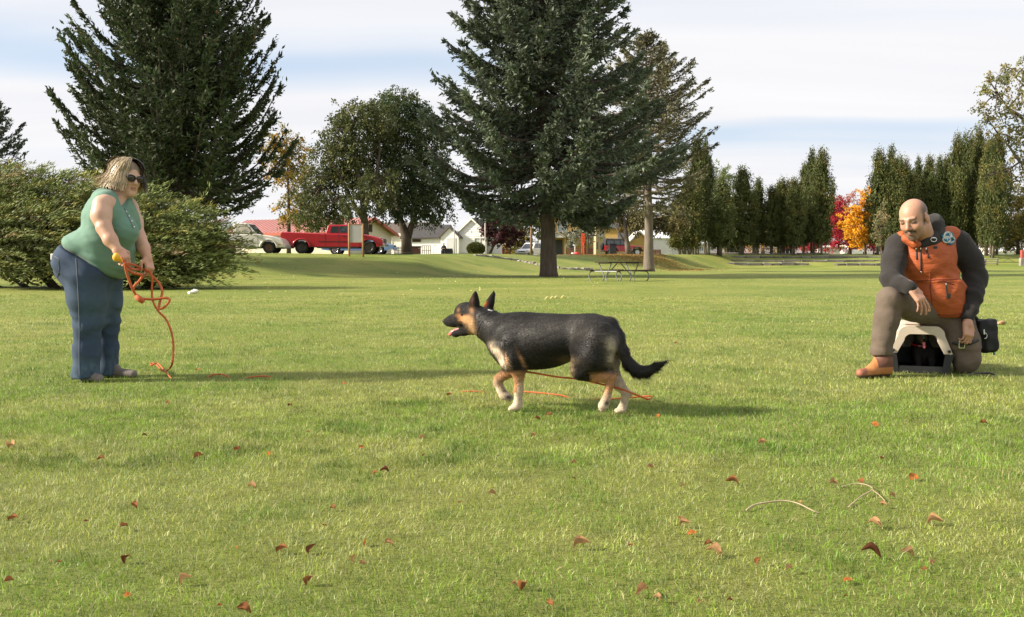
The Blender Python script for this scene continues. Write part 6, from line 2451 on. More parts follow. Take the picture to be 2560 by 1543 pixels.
# boots
s = SDF(K(70, 1400, -.5) - v3((0, 0, .05)), K(400, 1190, .1) + v3((0, 0, .03)), 0.005)
hb, tp_ = K(322, 1330, -.215), K(150, 1360, -.33)
hb[2], tp_[2] = .05, .036
s.chain([K(305, 1200, -.215), K(312, 1265, -.215), hb], [.062, .060, .046], .03)
s.cone(hb, tp_, .046, .036, .04)
s.cone(K(300, 1275, -.22), (tp_ + hb) / 2 + v3((0, 0, .022)), .055, .042, .04)
s.plane((0, 0, 0.004), (0, 0, -1))
V, Q = s.mesh(1)
C = np.tile([0.42, 0.165, 0.050], (len(V), 1))
low = (V[:, 2] < .026)
C[low] = (.10, .055, .04)
pan = (V[:, 0] > K(268, 0, -.215)[0]) & (V[:, 2] > K(0, 1310)[2]) & (V[:, 2] > .075)
C[pan] = (.13, .05, .028)
toe = (V[:, 0] < K(205, 0, -.3)[0])
C[toe & ~low] = (.27, .10, .055)
np_mesh('boot', V, Q, boot_m, man, C, True, morg)
s = SDF(K(880, 1290, .45) - .16, K(880, 1290, .45) + v3((.16, .3, .16)), 0.007)
s.cone(K(880, 1285, .45), K(880, 1290, .58), .055, .05, .02)
s.cone(K(880, 1290, .55), K(880, 1335, .56), .05, .035, .02)
s.plane((0, 0, 0.004), (0, 0, -1))
V, Q = s.mesh(1)
np_mesh('boot', V, Q, boot_m, man, np.tile([0.3, 0.12, 0.05], (len(V), 1)), True, morg)

# braided cord bundle clipped to his shoulder
cord_m1 = mat('teal_cord', (0.02, 0.16, 0.24), 0.8)
cord_m2 = mat('pale_cord', (0.55, 0.52, 0.42), 0.8)
corg = K(775, 400, -.05)
cord = thing('braided_cord', 'bundle of teal and cream cord hanging at the shoulder of the orange vest', 'cord', corg)
rg = random.Random(4)
for k in range(11):
    m_ = cord_m1 if k % 2 == 0 else cord_m2
    pts = []
    a0 = rg.uniform(0, 6.28)
    cx, cy = 772 + rg.uniform(-22, 22), 385 + rg.uniform(-22, 22) + (18 if k > 7 else 0)
    for j in range(13):
        a = a0 + j / 12 * 2 * math.pi
        q = onto(fb, *kp(cx + 26 * math.cos(a) * rg.uniform(.8, 1.1), cy + 22 * math.sin(a)), 0.012 + .006 * rg.random())
        qv = onto(vb, *kp(cx + 26 * math.cos(a), cy + 22 * math.sin(a)), 0.012 + .006 * rg.random())
        c_ = [w_ for w_ in (q, qv) if w_ is not None]
        if c_:
            pts.append(min(c_, key=lambda w_: w_[1]))
    if len(pts) > 4:
        MB().tube(pts, 0.0055, 6).build('cord_loop', m_, cord, smooth=True, org=corg)
for dx in (0, 14):
    pts = [onto(fb, *kp(785 + dx, 410 + 12 * j), 0.012) for j in range(5)]
    pts = [q for q in pts if q is not None]
    if len(pts) > 2:
        MB().tube(pts, 0.006, 6).build('cord_end', cord_m1 if dx else cord_m2, cord, smooth=True, org=corg)

# clip on the hood cord
q = onto(fb, *kp(668, 398), 0.012)
if q is not None:
    t = thing('carabiner', 'small metal clip hanging on the charcoal hood', 'clip', q)
    MB().tube([(.022 * math.cos(a), -.002, .016 * math.sin(a)) for a in np.linspace(0, 2 * math.pi, 15)], .0035, 6).build('ring', chrome_m, t, smooth=True)
    MB().cyl((.012, -.004, .01), (-.02, -.004, .014), .003, 6).build('gate', chrome_m, t)

# pouch on the hip
borg = K(1040, 1090, .02)
pouch = thing('hip_pouch', 'black zipped pouch hanging at the hip of the kneeling man', 'pouch', borg)
s = SDF(borg - .25, borg + .25, 0.006)
Mp = frame((math.cos(.12), 0, math.sin(.12)))
s.rbox(borg, (.072, .075, .120), Mp, .032, .01)
s.rbox(borg + v3((.004, -.07, -.03)), (.052, .025, .075), Mp, .02, .012)
s.rbox(borg + v3((-.01, 0, .11)), (.070, .065, .022), Mp, .016, .012)
s.ripple(lambda x, y, z: .003 * np.sin(60 * z + 40 * x) + .002 * np.sin(90 * x))
V, Q = s.mesh(1)
pouch_m = mat('black_nylon', (0.012, 0.012, 0.013), 0.75, var=0.2, scale=20, bump=0.2, bscale=90)
np_mesh('bag', V, Q, pouch_m, pouch, None, True, borg)
MB().tube([K(1035 + 15 * math.cos(a), 1085 + 20 * math.sin(a), -.10) for a in np.linspace(-1.9, 1.9, 9)], .0035, 6).build('ring', chrome_m, pouch, smooth=True, org=borg)
MB().tube([K(1028, 1040, -.10), K(1030, 1075, -.102)], .005, 6).build('zip_pull', chrome_m, pouch, org=borg)
MB().tube([K(1085, 1170, 0), K(1098, 1195, 0), K(1102, 1222, 0)], .006, 6).build('blue_tab', cord_m1, pouch, org=borg)
MB().tube([K(930, 960, .06), K(965, 950, .06), K(990, 985, .03)], .015, 8).build('belt_strap', pouch_m, pouch, org=borg)

# ------------------------------------------------------------------ pet carrier
def Z6(zx, zy):
    return (2130 + zx / 6.01, 780 + zy / 6.01)


YC = 6.98
cxy = P(*Z6(1030, 905), YC)
corg = v3((cxy[0], YC, 0))
carrier = thing('pet_carrier', 'beige and black plastic pet carrier under the thigh of the kneeling man', 'pet carrier', corg, R(-19))
beige_m = mat('beige_plastic', (0.56, 0.47, 0.38), 0.45, var=0.05, scale=6, bump=0.05, bscale=80)
blackp_m = mat('black_plastic', (0.014, 0.014, 0.015), 0.5, var=0.15, scale=9)
Hs, Ht = .152, .362


def arch(w0, w1, z0, z1, n=7, r_=.07):
    """open arch from the left foot over the top to the right foot"""
    pts = [(-w0, z0)]
    for k in range(n + 1):
        a = math.pi - (math.pi / 2) * k / n
        pts.append((-w1 + r_ + r_ * math.cos(a), z1 - r_ + r_ * math.sin(a)))
    pts += [(-p[0], p[1]) for p in pts[::-1]]
    return pts


outer = arch(.222, .165, Hs, Ht)
inner = arch(.170, .118, Hs, Ht - .062, r_=.05)
back = arch(.222, .160, Hs, Ht + .005)
n = len(outer)
b = MB()
vs = [(p[0], 0, p[1]) for p in outer] + [(p[0], 0.004, p[1]) for p in inner] + [(p[0] * .97, .035, p[1] - .005) for p in inner] + [(p[0], .03, p[1]) for p in outer] + [(p[0] * .985, .32, p[1] + .012) for p in outer] + [(p[0], .60, p[1]) for p in back]
fs = []
for k in range(n - 1):
    fs.append((k, k + 1, n + k + 1, n + k))
    fs.append((n + k, n + k + 1, 2 * n + k + 1, 2 * n + k))
    for a_, c_ in ((0, 3), (3, 4), (4, 5)):
        fs.append((a_ * n + k + 1, a_ * n + k, c_ * n + k, c_ * n + k + 1))
fs.append(tuple(range(5 * n, 6 * n)))
b.add(vs, fs)
up_ = b.build('upper_shell', beige_m, carrier, smooth=False, recalc=True)
sm = up_.modifiers.new('thick', 'SOLIDIFY')
sm.thickness = 0.006
sm.offset = -1
bv = up_.modifiers.new('soft', 'BEVEL')
bv.width = .006
bv.segments = 2
for k in range(4):
    y = .12 + .12 * k
    ar = arch(.2165 + .002, .163, Hs + .01, Ht + .010)
    MB().tube([(p[0] * 1.004, y, p[1]) for p in ar], .006, 6).build('rib', beige_m, up_, smooth=True)
# black base: tray with an open front
bb = MB()
prof = [(-.172, .004), (-.192, .04), (-.222, Hs)]
for sgn in (-1, 1):
    ring = []
    o_ = [(sgn * .180, .002), (sgn * .200, .05), (sgn * .224, Hs - .004)]
    i_ = [(sgn * .150, .002), (sgn * .158, .05), (sgn * .172, Hs - .004)]
    bb.add([(p[0], 0.0, p[1]) for p in o_] + [(p[0], .60, p[1]) for p in o_] + [(p[0], 0.0, p[1]) for p in i_] + [(p[0] + sgn * .035, .04, p[1]) for p in i_],
           [(0, 1, 4, 3), (1, 2, 5, 4), (0, 6, 7, 1), (1, 7, 8, 2), (6, 9, 10, 7), (7, 10, 11, 8)])
for sgn in (-1, 1):
    bb.add([(sgn * .164, .05, .004), (sgn * .196, .05, Hs - .004), (sgn * .196, .60, Hs - .004), (sgn * .164, .60, .004)], [(0, 1, 2, 3)])
bb.box((0, .30, .012), (.34, .60, .02))
bb.add([(-.18, .598, 0), (.18, .598, 0), (.222, .598, Hs), (-.222, .598, Hs)], [(0, 1, 2, 3)])
bb.box((0, .012, .030), (.30, .02, .05))
base_ = bb.build('base_tray', blackp_m, carrier, recalc=False)
sm = base_.modifiers.new('thick', 'SOLIDIFY')
sm.thickness = .005
rim_ = MB()
rim_.box((-.228, .30, Hs - .002), (.02, .62, .012)).box((.228, .30, Hs - .002), (.02, .62, .012))
rim_.build('rim', blackp_m, carrier)
for sgn in (-1, 1):
    MB().cyl((sgn * .196, -.006, Hs + .022), (sgn * .196, .006, Hs + .022), .012, 12).build('latch_bolt', blackp_m, carrier)
MB().box((-.06, .12, Ht + .012), (.11, .10, .012)).build('carry_handle', beige_m, carrier, bevel=.005)

# the dog inside the carrier
dorg = corg + v3((0.02 + .22 * math.sin(R(19)), .22 * math.cos(R(19)), .022))
cd = thing('dog', 'small dark dog with its tongue out sitting inside the pet carrier', 'dog', dorg, R(-12))
s = SDF(dorg + v3((-.2, -.22, -.03)), dorg + v3((.2, .26, .36)), 0.008)
s.ell(dorg + v3((.02, .08, .11)), (.085, .11, .12), None, .04)
s.cone(dorg + v3((.01, .02, .17)), dorg + v3((-.01, -.03, .235)), .06, .05, .03)
s.ell(dorg + v3((-.01, -.05, .250)), (.052, .055, .048), None, .02)
s.cone(dorg + v3((-.01, -.09, .236)), dorg + v3((-.01, -.135, .226)), .026, .019, .02)
s.ell(dorg + v3((-.01, -.155, .232)), (.011, .009, .008), None, .004)
s.cone(dorg + v3((-.01, -.08, .212)), dorg + v3((-.01, -.115, .203)), .018, .012, .008)
for sx in (-1, 1):
    s.cone(dorg + v3((-.01 + sx * .036, -.035, .275)), dorg + v3((-.01 + sx * .058, -.02, .315)), .022, .007, .015)
    s.chain([dorg + v3((.02 + sx * .05, -.01, .13)), dorg + v3((.02 + sx * .05, -.05, .06)), dorg + v3((.02 + sx * .05, -.055, .012)), dorg + v3((.02 + sx * .05, -.09, .010))], [.036, .024, .020, .016], .015)
V, Q = s.mesh(1)
l_ = V - dorg
C = np.tile([.020, .018, .017], (len(V), 1))
tanm = np.clip((-.075 - l_[:, 1]) * 30, 0, 1) * (l_[:, 2] > .195) * (np.abs(l_[:, 0] + .01) > .012)
C = C * (1 - .7 * tanm[:, None]) + np.array([.22, .16, .10]) * .7 * tanm[:, None]
wh = np.exp(-((l_[:, 0] + .01) / .009) ** 2) * (l_[:, 1] < -.07) * (l_[:, 2] > .225)
C = C * (1 - .7 * wh[:, None]) + np.array([.5, .45, .4]) * .7 * wh[:, None]
C[np.linalg.norm(l_ - np.array([-.01, -.157, .232]), axis=1) < .014] = (.008, .008, .008)
fur_m = mat('dog_fur', (.02, .02, .02), 0.8, attr=True, var=0.25, scale=30, bump=0.5, bscale=120, spec=0.15)
np_mesh('body', V, Q, fur_m, cd, C, True, dorg)
tongue_m = mat('tongue', (.55, .16, .17), 0.35, sss=0.1)
s = SDF(dorg + v3((-.05, -.17, .14)), dorg + v3((.04, -.05, .23)), 0.003)
s.chain([dorg + v3((-.01, -.10, .214)), dorg + v3((-.01, -.135, .204)), dorg + v3((-.008, -.145, .172))], [.010, .011, .010], .01)
V, Q = s.mesh(1)
np_mesh('tongue', V, Q, tongue_m, cd, None, True, dorg)
for sx in (-1, 1):
    MB().ell(dorg + v3((-.01 + sx * .021, -.098, .262)), (.0065, .005, .006), 8, 6).build('eye', lens_m, cd, smooth=True, org=dorg)
MB().tube([dorg + v3((-.01 + .056 * math.cos(a), -.005 + .05 * math.sin(a), .185 + .012 * math.sin(a))) for a in np.linspace(0, 6.283, 17)], .007, 6).build('collar', redlens_m, cd, org=dorg)

# ------------------------------------------------------------------ the shepherd dog
YD = 5.31


def ydog(zx):
    return YD + (830 - zx) / 1735 * 0.36


def Dg(zx, zy, dy=0.0):
    return P(1080 + zx / 3.974, 700 + zy / 3.974, ydog(zx) + dy)


sorg = v3((Dg(1250, 1300)[0], ydog(1250), 0))
dog = thing('dog', 'black and tan shepherd dog walking across the lawn with its mouth open', 'dog', sorg)
lo = np.array([Dg(80, 900)[0], 4.55, 0.0]) - .02
hi = np.array([Dg(2420, 900)[0], 5.95, Dg(400, 90)[2]]) + .02
s = SDF(lo, hi, 0.0070)
# trunk
s.ell(Dg(880, 600), (.190, .125, .150), None, .05)
s.ell(Dg(1060, 632), (.24, .128, .148), None, .06)
s.ell(Dg(1320, 578), (.24, .110, .112), None, .06)
s.ell(Dg(1600, 560), (.130, .110, .110), None, .06)
s.cone(Dg(760, 470), Dg(1600, 470), .075, .068, .05)
# neck, chest
s.chain([Dg(455, 385, .03), Dg(560, 450, .02), Dg(690, 540)], [.074, .083, .105], .04)
s.ell(Dg(700, 640, 0), (.065, .075, .090), None, .04)
s.ell(Dg(775, 765, 0), (.065, .080, .065), None, .05)
# head, turned slightly away
s.ell(Dg(365, 345, .05), (.090, .066, .068), frame((-1, .35, -.1)), .03)
s.ell(Dg(330, 300, .05), (.055, .052, .042), None, .03)
s.chain([Dg(300, 395, .075), Dg(215, 405, .105), Dg(165, 412, .12)], [.044, .034, .028], .03)
s.cone(Dg(165, 418, .12), Dg(140, 415, .13), .024, .019, .015)
s.chain([Dg(400, 480, .06), Dg(320, 505, .08), Dg(240, 532, .10), Dg(215, 535, .105)], [.042, .027, .019, .015], .022)
s.cone(Dg(300, 470, .08), Dg(190, 497, .11), .010, .006, .006, 's')
# cheeks
s.ell(Dg(390, 440, .0), (.045, .03, .05), None, .03)
# ears
for base, tip, dy0, dy1, w_ in [((412, 290), (431, 122), .0, -.01, .039), ((548, 300), (614, 124), .11, .13, .035)]:
    a_, b_ = Dg(*base, dy0), Dg(*tip, dy1)
    for j in range(7):
        t0, t1 = j / 7, (j + 1) / 7
        wd = lambda t: w_ * (1 - t) ** .55 * (.78 + .5 * min(t * 3, 1) * .5)
        for off in (-.5, 0, .5):
            o0 = v3((off * wd(t0) * 1.1, abs(off) * .012, 0))
            o1 = v3((off * wd(t1) * 1.1, abs(off) * .012, 0))
            s.cone(a_ + (b_ - a_) * t0 + o0, a_ + (b_ - a_) * t1 + o1, max(.008, wd(t0) * .48), max(.006, wd(t1) * .45), .008)
    s.cone(a_ + (b_ - a_) * .12 + v3((0, -.034, 0)), a_ + (b_ - a_) * .75 + v3((0, -.018, 0)), .018, .006, .010, 's')
# near fore leg
s.chain([Dg(770, 640, -.09), Dg(800, 780, -.10), Dg(850, 870, -.09)], [.080, .066, .052], .03)
s.chain([Dg(850, 870, -.09), Dg(862, 960, -.085), Dg(862, 1070, -.08), Dg(858, 1100, -.08), Dg(856, 1200, -.08), Dg(848, 1245, -.08)], [.048, .031, .0245, .0255, .0215, .024], .015)
pf = Dg(820, 1290, -.085)
pf[2] = .022
s.cone(Dg(846, 1250, -.08), pf, .028, .024, .015)
for o in (-.016, 0, .016):
    s.cone(pf + v3((.01, o, .004)), pf + v3((-.022, o, -.004)), .0145, .013, .006)
# far fore leg, lifted
s.chain([Dg(740, 700, .08), Dg(790, 880, .09)], [.08, .05], .04)
s.chain([Dg(790, 895, .09), Dg(720, 940, .10), Dg(660, 985, .10), Dg(655, 1020, .10)], [.040, .031, .027, .0265], .015)
s.chain([Dg(655, 1020, .10), Dg(685, 1095, .10), Dg(712, 1140, .10), Dg(770, 1172, .10)], [.0265, .024, .026, .022], .014)
# near hind leg, swinging through
s.chain([Dg(1640, 600, -.07), Dg(1580, 760, -.085), Dg(1490, 880, -.085)], [.115, .100, .060], .05)
s.chain([Dg(1490, 890, -.085), Dg(1600, 930, -.08), Dg(1700, 955, -.075), Dg(1788, 955, -.07)], [.060, .042, .032, .024], .025)
s.chain([Dg(1788, 955, -.07), Dg(1765, 1050, -.07), Dg(1742, 1150, -.07), Dg(1722, 1205, -.07)], [.026, .022, .021, .023], .012)
s.chain([Dg(1725, 1200, -.07), Dg(1700, 1250, -.075), Dg(1690, 1275, -.075)], [.024, .026, .020], .012)
# far hind leg, pushing off
s.chain([Dg(1690, 620, .08), Dg(1720, 780, .08), Dg(1755, 900, .07)], [.100, .075, .047], .05)
s.chain([Dg(1755, 900, .07), Dg(1850, 1030, .07), Dg(1928, 1125, .07)], [.05, .033, .024], .02)
s.chain([Dg(1928, 1125, .07), Dg(1915, 1200, .07), Dg(1890, 1275, .07)], [.026, .021, .022], .012)
ph_ = Dg(1880, 1325, .065)
ph_[2] = .020
s.cone(Dg(1890, 1270, .07), ph_, .023, .024, .012)
for o in (-.014, 0.002, .018):
    s.cone(ph_ + v3((.008, o, .002)), ph_ + v3((-.026, o, -.004)), .0135, .012, .006)
# tail
tailp = [(1765, 450, 0), (1835, 560, .01), (1885, 700, .02), (1950, 830, .03), (2030, 900, .03), (2120, 912, .03), (2215, 868, .03), (2335, 806, .03)]
s.chain([Dg(*q) for q in tailp], [.046, .034, .028, .026, .026, .022, .015, .004], .03)
V, Q = s.mesh(1)
N = vnormals(V, Q)
# picture-plane coordinates of every point (zoom units), used only to lay out the markings of the coat
rel = V - np.array([0, 0, CAMZ])
cz_ = rel[:, 1] * math.cos(TH) - rel[:, 2] * math.sin(TH)
cy_ = rel[:, 1] * math.sin(TH) + rel[:, 2] * math.cos(TH)
ZX = (1280 + F * rel[:, 0] / cz_ - 1080) * 3.974
ZY = (771.5 - F * cy_ / cz_ - 700) * 3.974
DY = rel[:, 1] - ydog(ZX)


def coat(ZX, ZY, DY, rgn):
    black = np.array([.017, .0155, .0145])
    tan = np.array([.34, .175, .085])
    cream = np.array([.58, .47, .35])
    grey = np.array([.060, .055, .050])
    n = len(ZX)
    C = np.tile(black, (n, 1))

    def blob(cx, cy, rx, ry, col, w=1.0, pw=2, dymin=None, dymax=None, rot=0.0):
        nonlocal C
        dx, dy = (ZX - cx), (ZY - cy)
        if rot:
            dx, dy = dx * math.cos(rot) + dy * math.sin(rot), -dx * math.sin(rot) + dy * math.cos(rot)
        k = np.exp(-((np.abs(dx) / rx) ** pw + (np.abs(dy) / ry) ** pw)) * w
        if dymin is not None:
            k = k * (DY > dymin)
        if dymax is not None:
            k = k * (DY < dymax)
        k = np.clip(k * 1.35 * (1 + .3 * rgn), 0, 1)[:, None]
        C = C * (1 - k) + np.array(col) * k
    blob(1250, 480, 420, 110, grey, .45)                       # slightly grey saddle, plus the sheen of the back painted in
    
    blob(672, 745, 36, 125, cream, 1.0, 3, rot=-.55)           # chest blaze
    blob(590, 650, 22, 40, cream, .7, 2, rot=-.5)
    blob(735, 800, 16, 90, tan, .6, 2, rot=-.3)
    blob(885, 800, 16, 85, tan, .8, 2, rot=-.45)                # rim behind the elbow
    blob(1765, 640, 55, 75, (.42, .36, .28), .95)              # rump patch
    blob(1775, 770, 55, 110, (.30, .26, .20), .8)
    blob(1820, 870, 50, 100, (.30, .24, .16), .7)
    blob(1340, 800, 90, 40, (.22, .16, .10), .5)
    blob(1385, 870, 22, 70, (.25, .18, .11), .6)
    
    # legs
    lowf = np.clip((ZY - 890) / 40, 0, 1) * (ZX < 960) * (ZX > 600)
    k = lowf[:, None]
    lc = tan[None] + (cream - tan)[None] * np.clip((ZY - 960) / 160, 0, 1)[:, None]
    lc = np.where((ZX < 850)[:, None] & (ZY < 1120)[:, None] & (DY < 0)[:, None], tan * 1.05, lc)
    C = C * (1 - k) + lc * k
    lowb = np.clip((ZY - 905) / 40, 0, 1) * (ZX > 1560) * (ZX < 1990)
    tailm = (ZX > 1840) & (ZY < 1000) & (ZX - 1840 > (ZY - 860) * .55)
    lowb = lowb * ~tailm
    k = lowb[:, None]
    lc = tan[None] * 1.05 + (cream * .9 - tan * 1.05)[None] * np.clip((ZY - 1080) / 160, 0, 1)[:, None]
    lc = np.where((DY > .0)[:, None], cream * .95 * (1 - .25 * np.clip((1180 - ZY) / 200, 0, 1))[:, None], lc)
    C = C * (1 - k) + lc * k
    # face: tan cheek, dark muzzle and chin
    blob(310, 385, 70, 38, (.50, .25, .11), 1.0, 3, rot=.15)
    blob(375, 425, 34, 60, (.50, .30, .15), .9)
    blob(395, 510, 30, 45, (.42, .26, .13), .8)
    blob(262, 300, 16, 22, tan, .45)
    blob(392, 300, 22, 30, (.34, .18, .09), .8)
    blob(400, 215, 18, 60, (.22, .10, .07), .35)
    blob(520, 235, 28, 28, (.30, .09, .03), .8, 2, .05)
    blob(190, 410, 72, 50, black, 1.0, 4)
    blob(270, 525, 75, 40, black, 1.0, 4)
    blob(325, 320, 30, 22, black, .9)
    blob(290, 418, 18, 10, black, .7)
    # pads
    blob(760, 1165, 34, 26, (.03, .025, .024), .9)
    blob(720, 1105, 26, 14, (.05, .04, .035), .6)
    blob(1735, 1225, 26, 26, (.03, .025, .022), .75, 2, None, 0)
    return C


rgd = np.random.default_rng(21)
C = coat(ZX, ZY, DY, rgd.normal(size=len(ZX)) * .35)
np_mesh('body', V, Q, fur_m, dog, C, True, sorg)
# coat: short hairs lying along the body, longer on neck, rump and tail
tri_area = np.linalg.norm(np.cross(V[Q[:, 2]] - V[Q[:, 0]], V[Q[:, 3]] - V[Q[:, 1]]), axis=1)
nh_ = 80000
pick = rgd.choice(len(Q), nh_, p=tri_area / tri_area.sum())
wgt = rgd.dirichlet((1, 1, 1, 1), nh_)
pos = np.einsum('nk,nkd->nd', wgt, V[Q[pick]])
nn_ = N[Q[pick, 0]]
zx, zy, dyv = ZX[Q[pick, 0]], ZY[Q[pick, 0]], DY[Q[pick, 0]]
flow = np.tile([1.0, 0, -.28], (nh_, 1))
legs = ((zy > 900) & (zx < 960) & (zx > 580)) | ((zy > 930) & (zx > 1560) & (zx < 1960) & (zx - 1840 < (zy - 860) * .55))
flow[legs] = (.12, 0, -1)
flow[(zx < 460) & (zy > 270)] = (.9, 0, -.1)
flow[zy < 270] = (.15, 0, 1.0)
chest = (zx > 540) & (zx < 720) & (zy > 600) & (zy < 900)
flow[chest] = (.35, 0, -1)
tl = (zx > 1780) & (zy < 1000) & ~legs
tdir = np.stack([np.interp(zx, [1760, 1880, 1960, 2100, 2230, 2340], [.4, .5, .75, 1, 1, 1]), np.zeros(nh_), np.interp(zx, [1760, 1880, 1960, 2100, 2230, 2340], [-1, -.9, -.7, 0, .5, .5])], 1)
flow[tl] = tdir[tl]
flow += rgd.normal(size=flow.shape) * .13
flow -= nn_ * np.sum(flow * nn_, 1, keepdims=True)
flow /= np.linalg.norm(flow, axis=1, keepdims=True) + 1e-9
ln = np.full(nh_, .017)
ln[legs] = .009
ln[(zx < 430)] = .008
ln[(zx > 430) & (zx < 900) & (zy < 640)] = .024
ln[chest] = .026
ln[(zx > 1640) & ~legs] = .028
ln[tl & (zx > 1860)] = .032
ln[zy < 285] = .006
ln *= rgd.uniform(.6, 1.3, nh_)
lift = np.where(tl, .22, .16)[:, None]
under = np.where(tl & (zx > 1880), 1.0, 0)[:, None] * np.clip(-nn_[:, 2:3], 0, 1)
tipv = pos + (flow + nn_ * lift + np.array([0.1, 0, -.5]) * under) * ln[:, None]
sd = np.cross(flow, nn_)
hw = (.0011 + .0009 * rgd.random(nh_))[:, None]
hw = np.where(tl[:, None], hw * 1.4, hw)
pos = pos - nn_ * .001
HV = np.stack([pos - sd * hw, pos + sd * hw, tipv], 1).reshape(-1, 3)
hc_ = coat(zx, zy, dyv, rgd.normal(size=nh_) * .45) * rgd.uniform(.7, 1.5, (nh_, 1)) * (.65 + 1.0 * vnoise(zx * .35, zy + .12 * zx, 41, 26.0) ** 1.5)[:, None]  # streaks in the hair colour imitate guard-hair sheen
keep = ~((zx < 330) & (zy > 340))
kk = np.repeat(keep, 3)
HV = HV[kk]
hairm_ = mat('dog_hair', (.02, .02, .02), 0.5, attr=True, spec=0.25)
o = np_mesh('fur', HV, np.arange(len(HV)).reshape(-1, 3), hairm_, dog, np.repeat(hc_[keep], 3, 0), False, sorg)
o['kind'] = 'stuff'
# nose, eye, tongue, teeth
MB().ell(Dg(126, 410, .13), (.014, .017, .013), 12, 8).build('nose', mat('wet_nose', (.010, .009, .009), .25), dog, smooth=True, org=sorg)
db = bvh_of(V, Q)
q = onto(db, 1080 + 300 / 3.974, 700 + 345 / 3.974, 0.0)
if q is not None:
    MB().ell(q, (.009, .005, .007), 10, 7).build('eye', lens_m, dog, smooth=True, org=sorg)
s = SDF(Dg(140, 620, .0) - v3((.02, .05, 0)), Dg(330, 430, .2) + .03, 0.0035)
for o_ in (-.012, 0, .012):
    s.chain([Dg(310, 478, .09 + o_), Dg(250, 496, .105 + o_), Dg(205, 520, .115 + o_), Dg(178, 543, .12 + o_ * .8)], [.009, .0115, .012, .009], .008)
Vt, Qt = s.mesh(1)
np_mesh('tongue', Vt, Qt, tongue_m, dog, None, True, sorg)
# collar and tag
cpts = []
for k in range(25):
    a = 2 * math.pi * k / 24
    c_ = Dg(560, 430, .02)
    ax = nrm(Dg(690, 540) - Dg(455, 385, .03))
    e1 = nrm(np.cross(ax, (0, 1, 0)))
    e2 = np.cross(ax, e1)
    cpts.append(c_ + (e1 * math.cos(a) * .098 + e2 * math.sin(a) * .098))
out_ = MB()
cp2 = []
for p_ in cpts:
    loc_, no_, i_, d_ = db.find_nearest(Vector(p_))
    cp2.append(v3(loc_) + v3(no_) * .0005)
out_.tube(cp2, .004, 6)
out_.build('collar', black_m, dog, smooth=True, org=sorg)
q = onto(db, 1080 + 580 / 3.974, 700 + 305 / 3.974, .006)
if q is not None:
    MB().box(q, (.030, .006, .008), M=Matrix.Rotation(.35, 3, 'Y')).build('collar_plate', trim_m, dog, org=sorg, bevel=.002)
MB().tube([Dg(560, 610, -.02), Dg(572, 680, -.04), Dg(592, 745, -.03)], .006, 6).tube([Dg(600, 747, -.03), Dg(607, 742, -.03)], .008, 6).build('collar_tab', black_m, dog, org=sorg)

# ------------------------------------------------------------------ the long orange lead
lead_m = mat('orange_rope', (0.50, 0.105, 0.024), 0.7, var=0.2, scale=40, bump=0.4, bscale=150)
leado = thing('dog_lead', 'long orange rope lead running from the hands of the woman to the black dog', 'dog lead', (worg[0] + .4, YW, 0))
lorg = v3(leado.location)


def Z3(zx, zy, Yy):
    return P(230 + zx / 4.126, 600 + zy / 4.126, Yy)


def smooth_path(pts, sub=6):
    pts = [v3(p) for p in pts]
    out = []
    for i in range(len(pts) - 1):
        p0, p1, p2, p3 = pts[max(i - 1, 0)], pts[i], pts[i + 1], pts[min(i + 2, len(pts) - 1)]
        for k in range(sub):
            t = k / sub
            out.append(.5 * (2 * p1 + (p2 - p0) * t + (2 * p0 - 5 * p1 + 4 * p2 - p3) * t * t + (3 * p1 - p0 - 3 * p2 + p3) * t ** 3))
    out.append(pts[-1])
    return out


ya, yb_ = YW - .38, YW - .03
LR = .0090
coil1 = smooth_path([Z3(300, 180, ya), Z3(345, 240, ya), Z3(430, 255, (ya + yb_) / 2), Z3(510, 295, yb_), Z3(590, 325, yb_ - .02)])
coil2 = smooth_path([Z3(355, 250, ya), Z3(410, 300, ya + .1), Z3(500, 305, yb_), Z3(575, 318, yb_ - .03)])
coil3 = smooth_path([Z3(340, 235, ya - .02), Z3(355, 330, ya), Z3(400, 460, ya + .02), Z3(455, 570, ya + .06), Z3(520, 605, ya + .12), Z3(640, 612, ya + .2), Z3(760, 600, ya + .22), Z3(800, 620, ya + .22), Z3(750, 690, ya + .2), Z3(692, 708, ya + .2), Z3(705, 620, ya + .24), Z3(725, 540, ya + .28), Z3(700, 460, yb_), Z3(640, 390, yb_), Z3(600, 350, yb_)])
coil4 = smooth_path([Z3(350, 300, ya), Z3(420, 340, ya + .05), Z3(515, 365, ya + .1), Z3(490, 420, ya + .1), Z3(435, 480, ya + .06), Z3(425, 530, ya + .04)])
line = [Z3(600, 330, yb_ - .02), Z3(622, 400, yb_ - .02), Z3(618, 500, yb_ - .02), Z3(625, 620, yb_ - .04), Z3(680, 730, yb_ - .06), Z3(770, 830, yb_ - .08), Z3(825, 980, yb_ - .09), Z3(840, 1130, yb_ - .10), Z3(825, 1280, yb_ - .11)]
gl_ = []
for a, b in [(418, 937)]:
    g_ = ground(a, b)
    gl_.append(g_ + v3((0, 0, .03)))
loop = [ground(405, 940) + v3((0, 0, .04)), ground(392, 930) + v3((0, 0, .05)), ground(380, 922) + v3((0, 0, .045)), ground(378, 930) + v3((0, 0, .05)), ground(395, 928) + v3((0, 0, .06)), ground(415, 941) + v3((0, 0, .03))]
run = []
